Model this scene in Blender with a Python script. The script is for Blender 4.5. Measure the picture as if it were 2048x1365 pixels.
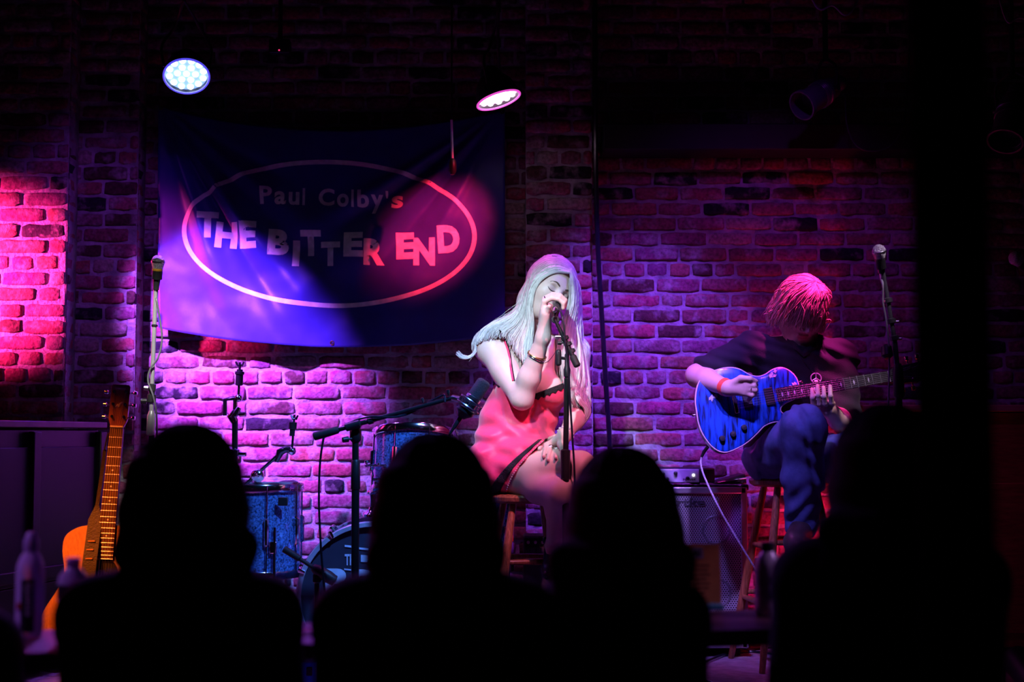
import bpy, bmesh, math, random
import numpy as np
from mathutils import Vector, Matrix, Quaternion, noise as mnoise

for o in list(bpy.data.objects):
    bpy.data.objects.remove(o)
SC = bpy.context.scene
COL = SC.collection
PI = math.pi
V = Vector

# ---------------------------------------------------------------- camera
F = 50.0 / 36.0 * 2048
CAMZ = 1.16
PITCH = math.atan(188.0 / F)
cd = bpy.data.cameras.new('camera')
cd.lens = 50.0
cd.sensor_width = 36.0
cd.clip_start = 0.05
cd.dof.use_dof = True
cd.dof.focus_distance = 5.62
cd.dof.aperture_fstop = 1.9
cam = bpy.data.objects.new('camera', cd)
COL.objects.link(cam)
cam.location = (0, 0, CAMZ)
cam.rotation_euler = (PI / 2 + PITCH, 0, 0)
SC.camera = cam


def at(px, py, Y):
    """a point of the room at depth Y that a measured photo coordinate belongs to"""
    u = (px - 1024.0) / F
    v = (682.5 - py) / F
    c, s = math.cos(PITCH), math.sin(PITCH)
    k = Y / (c - v * s)
    return V((u * k, Y, CAMZ + (s + v * c) * k))


# ---------------------------------------------------------------- view and world
SC.view_settings.view_transform = 'Standard'
SC.view_settings.look = 'None'
SC.view_settings.gamma = 1.0
SC.view_settings.exposure = 0.0
SC.view_settings.use_curve_mapping = False
w = bpy.data.worlds.new('dark_room')
SC.world = w
w.use_nodes = True
w.node_tree.nodes['Background'].inputs[0].default_value = (0.55, 0.45, 0.75, 1)
w.node_tree.nodes['Background'].inputs[1].default_value = 0.0035


# ---------------------------------------------------------------- stage lamps
def spot(name, loc, target, color, power, size, blend=0.6, radius=0.06):
    ld = bpy.data.lights.new(name, 'SPOT')
    ld.color = color
    ld.energy = power
    ld.spot_size = math.radians(size)
    ld.spot_blend = blend
    ld.shadow_soft_size = radius
    o = bpy.data.objects.new(name, ld)
    COL.objects.link(o)
    o.location = loc
    d = V(target) - V(loc)
    o.rotation_euler = d.to_track_quat('-Z', 'Y').to_euler()
    return o


YW = 6.35      # plane of the back wall
STZ = 0.23     # stage height
# violet wash on the wall under the banner and the lower half of the banner
spot('spot_violet_wall', (-2.00, 4.90, 2.90), at(490, 745, YW), (0.40, 0.085, 1.0), 3200, 28, 1.0, 0.03)
# weak violet spill on the left pier
spot('spot_violet_spill', (-1.15, 4.30, 3.15), at(190, 560, YW), (0.36, 0.06, 1.0), 42, 30, 1.0, 0.05)
# blue wash, pillar and wall behind the singer
spot('spot_blue_pillar', (0.78, 4.60, 3.18), at(1262, 880, YW), (0.24, 0.06, 1.0), 640, 36, 1.0, 0.05)
# dim magenta wash on the right hand wall
spot('spot_magenta_wall', (0.95, 4.55, 3.18), at(1520, 820, YW), (0.34, 0.03, 0.85), 46, 60, 1.0, 0.05)
# red beam crossing the banner
spot('spot_red_banner', (0.62, 5.05, 2.90), at(845, 500, YW), (1.0, 0.015, 0.07), 900, 16, 1.0, 0.02)
# hot pink lamp beyond the left frame edge
spot('spot_pink_left', (-4.30, 4.90, 1.85), (-2.64, 6.08, 1.84), (1.0, 0.035, 0.32), 7600, 25, 0.95, 0.03)
# cool white key on the singer
spot('spot_key_singer', (-0.42, 3.35, 3.10), at(1068, 750, 5.6), (0.56, 0.80, 1.0), 560, 17, 0.75, 0.05)
# pink front light on the singer
spot('spot_pink_singer', (0.85, 3.50, 3.18), at(1050, 890, 5.6), (1.0, 0.20, 0.42), 420, 16, 0.8, 0.05)
# magenta top light on the guitarist
spot('spot_magenta_guitarist', (1.45, 5.15, 3.20), at(1620, 630, 5.66), (1.0, 0.03, 0.50), 1100, 15, 0.9, 0.04)
# blue side light on the guitarist
spot('spot_blue_guitarist', (0.20, 4.10, 3.00), at(1530, 860, 5.5), (0.26, 0.16, 1.0), 240, 22, 0.8, 0.05)
# violet light on the bass amplifier
spot('spot_violet_amplifier', (0.62, 3.90, 3.10), at(1410, 1075, 6.0), (0.42, 0.22, 1.0), 480, 13, 0.9, 0.05)
# blue light on the drums
spot('spot_blue_drums', (0.35, 3.95, 3.15), at(690, 1060, 5.8), (0.10, 0.30, 1.0), 560, 30, 1.0, 0.05)
# white light on the two free microphones
spot('spot_white_stand', (-1.15, 3.70, 3.15), at(307, 690, 5.45), (1.0, 0.95, 0.9), 420, 11, 0.8, 0.04)
spot('spot_white_microphone', (1.75, 4.45, 3.20), at(1785, 560, 5.32), (1.0, 0.72, 1.0), 190, 9, 0.9, 0.04)
# amber light on the acoustic guitar
spot('spot_amber_guitar', (-2.1, 3.6, 2.9), at(195, 1080, 5.1), (1.0, 0.17, 0.02), 640, 18, 1.0, 0.04)
# red lamps on the stage floor behind and beside the guitarist's stool
spot('spot_red_floor', (1.30, 5.93, 0.46), (1.32, 6.35, 0.95), (1.0, 0.02, 0.14), 30, 120, 0.8, 0.03)
spot('spot_red_cabinet', (1.75, 5.00, 0.36), (1.50, 6.0, 0.93), (1.0, 0.06, 0.03), 60, 30, 0.9, 0.03)
# added violet fill spots, no lamps there, to brighten the bottles and menu card
spot('fill_table_left', (-2.60, 2.45, 2.70), (-0.96, 2.90, 0.84), (0.55, 0.20, 1.0), 100, 9, 0.8, 0.04)
spot('fill_table_right', (2.60, 2.85, 2.70), (0.56, 3.29, 0.84), (0.65, 0.30, 0.9), 150, 8, 0.8, 0.04)
# ---------------------------------------------------------------- materials
MATS = {}


def mat(name, col, rough=0.6, metal=0.0, var=0.15, scale=20.0, bump=0.0, bscale=None, spec=0.5, emit=None,
        estr=0.0, vcol=False, objcol=False, coat=0.0, trans=0.0, ior=1.45, sheen=0.0, aniso=0):
    if name in MATS:
        return MATS[name]
    m = bpy.data.materials.new(name)
    m.use_nodes = True
    nt = m.node_tree
    b = nt.nodes['Principled BSDF']
    L = nt.links.new
    b.inputs['Roughness'].default_value = rough
    b.inputs['Metallic'].default_value = metal
    b.inputs['Specular IOR Level'].default_value = spec
    b.inputs['IOR'].default_value = ior
    b.inputs['Coat Weight'].default_value = coat
    b.inputs['Transmission Weight'].default_value = trans
    b.inputs['Sheen Weight'].default_value = sheen
    tc = nt.nodes.new('ShaderNodeTexCoord')
    n = nt.nodes.new('ShaderNodeTexNoise')
    n.inputs['Scale'].default_value = scale
    n.inputs['Detail'].default_value = 4.0
    L(tc.outputs['Object'], n.inputs['Vector'])
    mix = nt.nodes.new('ShaderNodeMix')
    mix.data_type = 'RGBA'
    mix.blend_type = 'MULTIPLY'
    mix.inputs['Factor'].default_value = 1.0
    rm = nt.nodes.new('ShaderNodeMapRange')
    rm.inputs['From Min'].default_value = 0.3
    rm.inputs['From Max'].default_value = 0.7
    rm.inputs['To Min'].default_value = 1.0 - var
    rm.inputs['To Max'].default_value = 1.0 + var
    L(n.outputs['Fac'], rm.inputs['Value'])
    L(rm.outputs['Result'], mix.inputs['B'])
    if vcol:
        a = nt.nodes.new('ShaderNodeAttribute')
        a.attribute_name = 'tint'
        L(a.outputs['Color'], mix.inputs['A'])
    elif objcol:
        a = nt.nodes.new('ShaderNodeObjectInfo')
        L(a.outputs['Color'], mix.inputs['A'])
    else:
        mix.inputs['A'].default_value = (*col, 1)
    L(mix.outputs['Result'], b.inputs['Base Color'])
    if bump:
        n2 = nt.nodes.new('ShaderNodeTexNoise')
        n2.inputs['Scale'].default_value = bscale or scale * 3
        n2.inputs['Detail'].default_value = 5.0
        L(tc.outputs['Object'], n2.inputs['Vector'])
        bp = nt.nodes.new('ShaderNodeBump')
        bp.inputs['Strength'].default_value = bump
        bp.inputs['Distance'].default_value = 0.01
        L(n2.outputs['Fac'], bp.inputs['Height'])
        L(bp.outputs['Normal'], b.inputs['Normal'])
    if emit:
        b.inputs['Emission Color'].default_value = (*emit, 1)
        b.inputs['Emission Strength'].default_value = estr
    MATS[name] = m
    return m


def wood(name, c0, c1, rough=0.4, scale=(14, 14, 1.6), coat=0.0):
    """grain that runs along the object's z axis"""
    if name in MATS:
        return MATS[name]
    m = bpy.data.materials.new(name)
    m.use_nodes = True
    nt = m.node_tree
    L = nt.links.new
    b = nt.nodes['Principled BSDF']
    b.inputs['Roughness'].default_value = rough
    b.inputs['Coat Weight'].default_value = coat
    tc = nt.nodes.new('ShaderNodeTexCoord')
    mp = nt.nodes.new('ShaderNodeMapping')
    mp.inputs['Scale'].default_value = scale
    L(tc.outputs['Object'], mp.inputs['Vector'])
    n = nt.nodes.new('ShaderNodeTexNoise')
    n.inputs['Scale'].default_value = 5
    n.inputs['Detail'].default_value = 6
    n.inputs['Distortion'].default_value = 0.6
    L(mp.outputs['Vector'], n.inputs['Vector'])
    r = nt.nodes.new('ShaderNodeValToRGB')
    r.color_ramp.elements[0].position = 0.32
    r.color_ramp.elements[0].color = (*c0, 1)
    r.color_ramp.elements[1].position = 0.68
    r.color_ramp.elements[1].color = (*c1, 1)
    L(n.outputs['Fac'], r.inputs['Fac'])
    L(r.outputs['Color'], b.inputs['Base Color'])
    MATS[name] = m
    return m


# ---------------------------------------------------------------- mesh builder
def frame(d):
    d = V(d).normalized()
    up = V((0, 0, 1)) if abs(d.z) < 0.95 else V((0, 1, 0))
    a = d.cross(up).normalized()
    return a, d.cross(a).normalized(), d


class MB:
    def __init__(self):
        self.v, self.f = [], []

    def add(self, vs, fs):
        n = len(self.v)
        self.v += [V(p) for p in vs]
        self.f += [tuple(i + n for i in q) for q in fs]
        return self

    def box(self, c, s, R=None, taper=1.0):
        c = V(c)
        vs = []
        for z in (-.5, .5):
            k = 1.0 if z < 0 else taper
            for x, y in ((-.5, -.5), (.5, -.5), (.5, .5), (-.5, .5)):
                p = V((x * s[0] * k, y * s[1] * k, z * s[2]))
                vs.append(c + (R @ p if R else p))
        return self.add(vs, [(3, 2, 1, 0), (4, 5, 6, 7), (0, 1, 5, 4), (1, 2, 6, 5), (2, 3, 7, 6), (3, 0, 4, 7)])

    def rings(self, rings, close=True, cap=True):
        n = len(rings[0])
        vs = [p for r in rings for p in r]
        fs = []
        for i in range(len(rings) - 1):
            for j in range(n if close else n - 1):
                k = (j + 1) % n
                fs.append((i * n + j, i * n + k, (i + 1) * n + k, (i + 1) * n + j))
        if cap:
            fs.append(tuple(range(n - 1, -1, -1)))
            m = (len(rings) - 1) * n
            fs.append(tuple(range(m, m + n)))
        return self.add(vs, fs)

    def tube(self, pts, r, seg=8, cap=True):
        pts = [V(p) for p in pts]
        n = len(pts)
        rs = r if isinstance(r, (list, tuple)) else [r] * n
        t = [(pts[min(i + 1, n - 1)] - pts[max(i - 1, 0)]).normalized() for i in range(n)]
        a, b, _ = frame(t[0])
        out = []
        for i in range(n):
            a = (a - t[i] * a.dot(t[i])).normalized()
            b = t[i].cross(a)
            out.append([pts[i] + (a * math.cos(2 * PI * k / seg) + b * math.sin(2 * PI * k / seg)) * rs[i]
                        for k in range(seg)])
        return self.rings(out, True, cap)

    def cyl(self, p0, p1, r0, r1=None, seg=16):
        return self.tube([p0, p1], [r0, r0 if r1 is None else r1], seg)

    def lathe(self, o, d, prof, seg=24, cap=True):
        """prof: (distance along d, radius)"""
        a, b, d = frame(d)
        o = V(o)
        rr = []
        for h, r in prof:
            rr.append([o + d * h + (a * math.cos(2 * PI * k / seg) + b * math.sin(2 * PI * k / seg)) * max(r, 1e-5)
                       for k in range(seg)])
        return self.rings(rr, True, cap)

    def ball(self, c, r, seg=12, R=None):
        if not isinstance(r, (tuple, list)):
            r = (r, r, r)
        n = max(4, seg // 2)
        rr = []
        for i in range(n + 1):
            t = PI * i / n
            ring = []
            for k in range(seg):
                p = V((r[0] * max(math.sin(t), 1e-3) * math.cos(2 * PI * k / seg),
                       r[1] * max(math.sin(t), 1e-3) * math.sin(2 * PI * k / seg), -r[2] * math.cos(t)))
                ring.append(V(c) + (R @ p if R else p))
            rr.append(ring)
        return self.rings(rr)

    def torus(self, c, d, R, r, seg=32, s2=8, a0=0.0, a1=2 * PI):
        a, b, d = frame(d)
        n = seg if a1 - a0 < 2 * PI - 1e-6 else seg
        pts = []
        full = a1 - a0 > 2 * PI - 1e-6
        rr = []
        for i in range(n + (0 if full else 1)):
            t = a0 + (a1 - a0) * i / n
            u = a * math.cos(t) + b * math.sin(t)
            rr.append([V(c) + u * (R + r * math.cos(2 * PI * k / s2)) + d * r * math.sin(2 * PI * k / s2)
                       for k in range(s2)])
        if full:
            rr.append(rr[0])
        return self.rings(rr, True, not full)

    def prism(self, pts, o, ax, ay, depth):
        """outline pts in the (ax, ay) plane at o, extruded along depth vector"""
        o, ax, ay, depth = V(o), V(ax), V(ay), V(depth)
        p0 = [o + ax * x + ay * y for x, y in pts]
        p1 = [p + depth for p in p0]
        n = len(pts)
        fs = [tuple(range(n)), tuple(range(2 * n - 1, n - 1, -1))]
        fs += [(i, i + n, (i + 1) % n + n, (i + 1) % n) for i in range(n)]
        return self.add(p0 + p1, fs)


BASE = {}


def mesh_from(name, v, f, off=V((0, 0, 0)), smooth=True, angle=40):
    me = bpy.data.meshes.new(name)
    me.from_pydata([tuple(p - off) for p in v], [], f)
    bm = bmesh.new()
    bm.from_mesh(me)
    bmesh.ops.recalc_face_normals(bm, faces=bm.faces)
    bm.to_mesh(me)
    bm.free()
    if smooth:
        me.polygons.foreach_set('use_smooth', [True] * len(me.polygons))
        me.set_sharp_from_angle(angle=math.radians(angle))
    return me


def tag(o, label=None, cat=None, group=None, kind=None):
    if label:
        o['label'] = label
    if cat:
        o['category'] = cat
    if group:
        o['group'] = group
    if kind:
        o['kind'] = kind
    return o


def thing(name, loc, label, cat, group=None):
    o = bpy.data.objects.new(name, None)
    o.empty_display_size = 0.05
    COL.objects.link(o)
    o.location = loc
    BASE[o.name] = V(loc)
    return tag(o, label, cat, group)


def obj(name, mb, material, parent=None, bevel=0.0, smooth=True, angle=40, label=None, seg=2):
    """link a builder's shape as one mesh object; world coordinates in, parent's base subtracted"""
    off = BASE.get(parent.name, V((0, 0, 0))) if parent else V((0, 0, 0))
    own = V((0, 0, 0))
    if parent is None:
        own = sum(mb.v, V((0, 0, 0))) / len(mb.v)
        own.z = min(p.z for p in mb.v)
    me = mesh_from(name, mb.v, mb.f, off + own, smooth, angle)
    me.materials.append(material)
    o = bpy.data.objects.new(name, me)
    COL.objects.link(o)
    if parent:
        o.parent = parent
        BASE[o.name] = off
    else:
        o.location = own
        BASE[o.name] = own
    if bevel:
        md = o.modifiers.new('bevel', 'BEVEL')
        md.width = bevel
        md.segments = seg
        md.limit_method = 'ANGLE'
        md.angle_limit = math.radians(35)
    if label:
        o['label'] = label
    return o


def copy_tree(o, delta=V((0, 0, 0)), parent=None):
    c = o.copy()
    COL.objects.link(c)
    c.parent = parent
    if parent is None:
        c.location = o.location + delta
    for ch in [x for x in bpy.data.objects if x.parent == o]:
        copy_tree(ch, V((0, 0, 0)), c)
    return c


def spline(pts, n=10):
    """catmull-rom through points"""
    P = [V(p) for p in pts]
    P = [P[0] * 2 - P[1]] + P + [P[-1] * 2 - P[-2]]
    out = []
    for i in range(1, len(P) - 2):
        for k in range(n):
            t = k / n
            a, b, c, d = P[i - 1], P[i], P[i + 1], P[i + 2]
            out.append(0.5 * ((2 * b) + (c - a) * t + (2 * a - 5 * b + 4 * c - d) * t * t
                              + (3 * b - a - 3 * c + d) * t ** 3))
    out.append(P[-2])
    return out


def text_mesh(s, bold=0.0, space=1.0):
    """flat outline of a string in unit text space: verts (2D) and faces"""
    cu = bpy.data.curves.new('lettering', 'FONT')
    cu.body = s
    cu.offset = bold
    cu.space_character = space
    cu.resolution_u = 4
    o = bpy.data.objects.new('lettering', cu)
    COL.objects.link(o)
    dg = bpy.context.evaluated_depsgraph_get()
    me = bpy.data.meshes.new_from_object(o.evaluated_get(dg))
    bpy.data.objects.remove(o)
    bm = bmesh.new()
    bm.from_mesh(me)
    bmesh.ops.triangulate(bm, faces=bm.faces)
    for _ in range(3):
        es = [e for e in bm.edges if e.calc_length() > 0.16]
        if not es:
            break
        bmesh.ops.subdivide_edges(bm, edges=es, cuts=1)
        bmesh.ops.triangulate(bm, faces=bm.faces)
    vs = [(v.co.x, v.co.y) for v in bm.verts]
    bm.verts.index_update()
    fs = [tuple(v.index for v in f.verts) for f in bm.faces]
    bm.free()
    bpy.data.meshes.remove(me)
    xs = [p[0] for p in vs]
    ys = [p[1] for p in vs]
    x0, x1, y0, y1 = min(xs), max(xs), min(ys), max(ys)
    return [((x - x0) / (x1 - x0), (y - y0) / (y1 - y0)) for x, y in vs], fs


def text_on(s, o, ax, ay, bold=0.0, space=1.0):
    """text stretched over the parallelogram o, ax, ay"""
    vs, fs = text_mesh(s, bold, space)
    mb = MB()
    return mb.add([V(o) + V(ax) * x + V(ay) * y for x, y in vs], fs)


# common materials
M_black = mat('black_plastic', (0.012, 0.012, 0.014), 0.42, bump=0.1, bscale=300)
M_blackmetal = mat('black_powder_coat', (0.015, 0.015, 0.017), 0.32, 0.3, bump=0.05, bscale=400)
M_chrome = mat('chrome', (0.82, 0.82, 0.85), 0.12, 1.0, var=0.05)
M_steel = mat('brushed_steel', (0.55, 0.55, 0.58), 0.3, 1.0, var=0.1, scale=60)
M_silver = mat('silver_paint', (.6, .6, .62), .28, .45, var=.08)
M_rubber = mat('black_rubber', (0.01, 0.01, 0.011), 0.7)
M_gold = mat('gold_metal', (0.8, 0.55, 0.2), 0.25, 1.0)
M_white = mat('white_print', (0.8, 0.8, 0.82), 0.6)
# ================================================================ the setting
M_mortar = mat('mortar', (0.37, 0.31, 0.36), 0.95, var=0.45, scale=14, bump=0.9, bscale=60)
M_stage = mat('stage_carpet', (0.30, 0.27, 0.33), 0.95, var=0.25, scale=25, bump=0.5, bscale=350)
M_floor = mat('dark_floor', (0.02, 0.018, 0.02), 0.6, bump=0.1)
M_dark = mat('dark_paint', (0.012, 0.011, 0.013), 0.7, bump=0.1)


def brick_material():
    m = bpy.data.materials.new('brick')
    m.use_nodes = True
    nt = m.node_tree
    L = nt.links.new
    b = nt.nodes['Principled BSDF']
    b.inputs['Roughness'].default_value = 0.9
    b.inputs['Specular IOR Level'].default_value = 0.25
    oi = nt.nodes.new('ShaderNodeObjectInfo')
    at_ = nt.nodes.new('ShaderNodeAttribute')
    at_.attribute_name = 'tint'
    mm = nt.nodes.new('ShaderNodeMix')
    mm.data_type = 'RGBA'
    mm.blend_type = 'MULTIPLY'
    mm.inputs['Factor'].default_value = 1
    L(oi.outputs['Color'], mm.inputs['A'])
    L(at_.outputs['Color'], mm.inputs['B'])
    ge = nt.nodes.new('ShaderNodeNewGeometry')
    n = nt.nodes.new('ShaderNodeTexNoise')
    n.inputs['Scale'].default_value = 15
    n.inputs['Detail'].default_value = 6
    L(ge.outputs['Position'], n.inputs['Vector'])
    r = nt.nodes.new('ShaderNodeMapRange')
    r.inputs['From Min'].default_value = 0.50
    r.inputs['From Max'].default_value = 0.68
    r.inputs['To Max'].default_value = 0.8
    L(n.outputs['Fac'], r.inputs['Value'])
    mx = nt.nodes.new('ShaderNodeMix')
    mx.data_type = 'RGBA'
    L(r.outputs['Result'], mx.inputs['Factor'])
    L(mm.outputs['Result'], mx.inputs['A'])
    mx.inputs['B'].default_value = (0.36, 0.28, 0.30, 1)
    n3 = nt.nodes.new('ShaderNodeTexNoise')
    n3.inputs['Scale'].default_value = 70
    n3.inputs['Detail'].default_value = 5
    L(ge.outputs['Position'], n3.inputs['Vector'])
    r3 = nt.nodes.new('ShaderNodeMapRange')
    r3.inputs['From Min'].default_value = 0.3
    r3.inputs['From Max'].default_value = 0.7
    r3.inputs['To Min'].default_value = 0.55
    r3.inputs['To Max'].default_value = 1.35
    L(n3.outputs['Fac'], r3.inputs['Value'])
    m4 = nt.nodes.new('ShaderNodeMix')
    m4.data_type = 'RGBA'
    m4.blend_type = 'MULTIPLY'
    m4.inputs['Factor'].default_value = 1
    L(mx.outputs['Result'], m4.inputs['A'])
    L(r3.outputs['Result'], m4.inputs['B'])
    L(m4.outputs['Result'], b.inputs['Base Color'])
    bp = nt.nodes.new('ShaderNodeBump')
    bp.inputs['Strength'].default_value = 0.8
    bp.inputs['Distance'].default_value = 0.006
    L(n3.outputs['Fac'], bp.inputs['Height'])
    L(bp.outputs['Normal'], b.inputs['Normal'])
    return m


M_brick = brick_material()


def brick_shape(rng, L, H, D=0.05):
    """rounded, uneven brick: front grid of 7 x 4, sides, no back; front at y = 0"""
    nx, nz = (7, 4) if L > 0.14 else (5, 4)
    v = []
    for j in range(nz):
        for i in range(nx):
            x = (i / (nx - 1) - .5) * L
            z = (j / (nz - 1) - .5) * H
            y = rng.uniform(-.002, .002)
            ex = i in (0, nx - 1)
            ez = j in (0, nz - 1)
            if ex or ez:
                y += 0.0035 + rng.uniform(0, .003)
                if ex:
                    x += rng.uniform(-.003, .003)
                if ez:
                    z += rng.uniform(-.0035, .0025) * (1 if j else -1)
                if ex and ez:
                    x *= 0.975
                    z *= 0.90
                    y += .002
            elif i in (1, nx - 2):
                x = (abs(x) / x) * (L / 2 - 0.009)
            if j in (1, nz - 2) and not ez:
                z = math.copysign(H / 2 - 0.010, z)
            v.append(V((x, y, z)))
    f = [(j * nx + i, j * nx + i + 1, (j + 1) * nx + i + 1, (j + 1) * nx + i) for j in range(nz - 1) for i in range(nx - 1)]
    per = [i for i in range(nx)] + [j * nx + nx - 1 for j in range(1, nz)] + \
          [(nz - 1) * nx + i for i in range(nx - 2, -1, -1)] + [j * nx for j in range(nz - 2, 0, -1)]
    n0 = len(v)
    v += [V((v[p].x, D, v[p].z)) for p in per]
    m = len(per)
    f += [(per[k], n0 + k, n0 + (k + 1) % m, per[(k + 1) % m]) for k in range(m)]
    return v, f


def brick_mesh(name, v, f, tints=None):
    me = bpy.data.meshes.new(name)
    me.from_pydata([tuple(p) for p in v], [], f)
    ca = me.color_attributes.new('tint', 'FLOAT_COLOR', 'POINT')
    data = np.ones((len(v), 4), np.float32)
    if tints is not None:
        data[:, :3] = tints
    ca.data.foreach_set('color', data.ravel())
    me.polygons.foreach_set('use_smooth', [True] * len(me.polygons))
    me.materials.append(M_brick)
    return me


BR = random.Random(5)
BL, BH, BC = 0.198, 0.057, 0.0692
STRETCH = [brick_mesh('brick', *brick_shape(BR, BL, BH)) for _ in range(9)]
HEADER = [brick_mesh('brick', *brick_shape(BR, 0.093, BH)) for _ in range(6)]
RAWS = [brick_shape(BR, BL, BH) for _ in range(4)]
RAWH = [brick_shape(BR, 0.093, BH) for _ in range(4)]


def tone(r):
    k = r.random()
    if k < 0.07:
        c = (0.022, 0.016, 0.026)
    elif k < 0.16:
        c = (0.09, 0.035, 0.038)
    elif k < 0.24:
        c = (0.36, 0.24, 0.24)
    else:
        c = (r.uniform(.20, .36), r.uniform(.05, .10), r.uniform(.085, .155))
    return c


def wall(name, x0, x1, z0, z1, Yf, seed, seen, dark=(), hdr=7, end_trim=True):
    """mortar bed with bricks; seen(px, py) tells which bricks the photo shows"""
    r = random.Random(seed)
    nx, nz = max(2, int((x1 - x0) / 0.03)), int((z1 - z0) / 0.03)
    mb = MB()
    vs, fs = [], []
    for j in range(nz + 1):
        for i in range(nx + 1):
            x, z = x0 + (x1 - x0) * i / nx, z0 + (z1 - z0) * j / nz
            y = Yf + 0.0075 + mnoise.noise((x * 9, z * 9, seed)) * 0.006
            vs.append((x, y, z))
    fs = [(j * (nx + 1) + i, j * (nx + 1) + i + 1, (j + 1) * (nx + 1) + i + 1, (j + 1) * (nx + 1) + i)
          for j in range(nz) for i in range(nx)]
    mb.add(vs, fs)
    mb.add([(x0, Yf + .02, z0), (x1, Yf + .02, z0), (x1, Yf + .3, z0), (x0, Yf + .3, z0),
            (x0, Yf + .02, z1), (x1, Yf + .02, z1), (x1, Yf + .3, z1), (x0, Yf + .3, z1)],
           [(3, 2, 1, 0), (4, 5, 6, 7), (1, 2, 6, 5), (2, 3, 7, 6), (3, 0, 4, 7)])
    me = bpy.data.meshes.new(name)
    me.from_pydata([tuple(p) for p in mb.v], [], mb.f)
    me.polygons.foreach_set('use_smooth', [True] * len(me.polygons))
    me.materials.append(M_mortar)
    wo = bpy.data.objects.new(name, me)
    COL.objects.link(wo)
    wo['kind'] = 'structure'
    cand = []
    row = 0
    z = z0 + 0.04
    while z < z1 - 0.02:
        head = (row % hdr == 3)
        x = x0 - (0.0 if row % 2 else 0.104) - (0.05 if head else 0)
        while x < x1 - 0.02:
            isH = (r.random() < (0.9 if head else 0.07))
            L = (0.093 if isH else BL) * r.uniform(0.93, 1.04)
            a, b = max(x, x0 + 0.002), min(x + L, x1 - 0.002)
            if b - a > 0.03:
                cand.append(((a + b) / 2, z + r.uniform(-.002, .002), b - a, r))
            x += L + 0.0125
        row += 1
        z += BC
    n = 0
    sv, sf, st = [], [], []
    todo = []
    for cx, cz, L, _ in cand:
        k = F / Yf
        c, s = math.cos(PITCH), math.sin(PITCH)
        dz, dy = cz - CAMZ, Yf
        fw = dy * c + dz * s
        up = -dy * s + dz * c
        px, py = 1024 + F * cx / fw, 682.5 - F * up / fw
        col = tone(r)
        for bx, by in dark:
            if abs(px - bx) < L * k / 2 and abs(py - by) < 16:
                col = (0.018, 0.014, 0.024)
        jit = (r.uniform(-.004, .003), r.uniform(-.006, .006))
        todo.append((cx, cz, L, px, py, col, jit))
    vis = [t for t in todo if -40 < t[3] < 2088 and -20 < t[4] < 1300 and seen(t[3], t[4])]
    vis = vis[-298:]
    vset = set(id(t) for t in vis)
    for t in todo:
        cx, cz, L, px, py, col, jit = t
        if id(t) in vset:
            me = r.choice(HEADER if L < 0.13 else STRETCH)
            o = bpy.data.objects.new('brick', me)
            COL.objects.link(o)
            o.parent = wo
            o.location = (cx, Yf + jit[0], cz)
            o.scale = (L / (0.093 if L < 0.13 else BL), 1, r.uniform(.95, 1.05))
            o.rotation_euler = (0, jit[1] * 0.8, jit[1])
            o.color = (*col, 1)
        else:
            v, f = r.choice(RAWH if L < 0.13 else RAWS)
            k = L / (0.093 if L < 0.13 else BL)
            n0 = len(sv)
            sv += [V((p.x * k + cx, p.y + Yf + jit[0], p.z + cz)) for p in v]
            sf += [tuple(q + n0 for q in fc) for fc in f]
            st += [col] * len(v)
    if sv:
        me = brick_mesh('brick_field', sv, sf, np.array(st, np.float32))
        o = bpy.data.objects.new('brick_field', me)
        COL.objects.link(o)
        o.parent = wo
        o['kind'] = 'stuff'
        o.color = (1, 1, 1, 1)
    return wo


def wx(px, Y=YW):
    return (px - 1024) / F * Y


YP = YW - 0.13
in_banner = lambda x, y: 335 < x < 990 and 260 < y < 645
YL = YP - 0.14
wall('wall_left', wx(-500, YL), wx(127, YL), 0.2, 3.3, YL, 11, lambda x, y: y < 850)
wall('wall_left_pier', wx(110, YP), wx(268, YP), 0.2, 3.3, YP, 12, lambda x, y: y < 1000)
wall('wall_center', wx(262), wx(1062), 0.2, 3.3, YW, 13, lambda x, y: 60 < y < 1110 and not in_banner(x, y))
wall('wall_right_pier', wx(1052, YP), wx(1186, YP), 0.2, 3.3, YP, 14, lambda x, y: y < 1150)
wall('wall_right', wx(1180), wx(2500), 0.2, 3.3, YW, 15, lambda x, y: 300 < y < 1000 and x < 1860 or 100 < y <= 300 and x < 1830,
     dark=((1518, 362), (1445, 415), (1572, 446), (1490, 390), (1720, 510), (1800, 510), (1240, 380)))


def return_face(name_parent, xw, side, YP=YP):
    """bricks on the side of a pier, laid at right angles to the wall"""
    r = random.Random(31 + side)
    z, row = 0.24, 0
    wo = bpy.data.objects[name_parent]
    n = 0
    mb = MB()
    mb.box((xw - side * 0.02, YP + 0.07, 1.75), (0.03, 0.13, 3.1))
    b = obj('return_face', mb, M_mortar, wo)
    while z < 3.28:
        me = r.choice(HEADER)
        o = bpy.data.objects.new('brick', me)
        COL.objects.link(o)
        o.parent = wo
        o.location = (xw, YP + 0.068, z)
        o.rotation_euler = (0, 0, side * PI / 2)
        o.scale = (1.15 if row % 2 else 1.2, 1, 1)
        o.color = (*tone(r), 1)
        z += BC
        row += 1


return_face('wall_left', wx(127, YL), 1, YL)
return_face('wall_left_pier', wx(268, YP), 1)
return_face('wall_right_pier', wx(1052, YP), -1)

mb = MB()
mb.box((0.3, 5.4, STZ / 2), (9.0, 2.2, STZ))
tag(obj('stage_floor', mb, M_stage, bevel=0.01), kind='structure')
mb = MB()
mb.box((0.3, 2.2, -0.05), (9.0, 9.0, 0.1))
tag(obj('floor', mb, M_floor), kind='structure')
mb = MB()
mb.box((0.3, 2.6, 3.36), (9.0, 8.6, 0.1))
tag(obj('ceiling', mb, M_dark), kind='structure')
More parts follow.
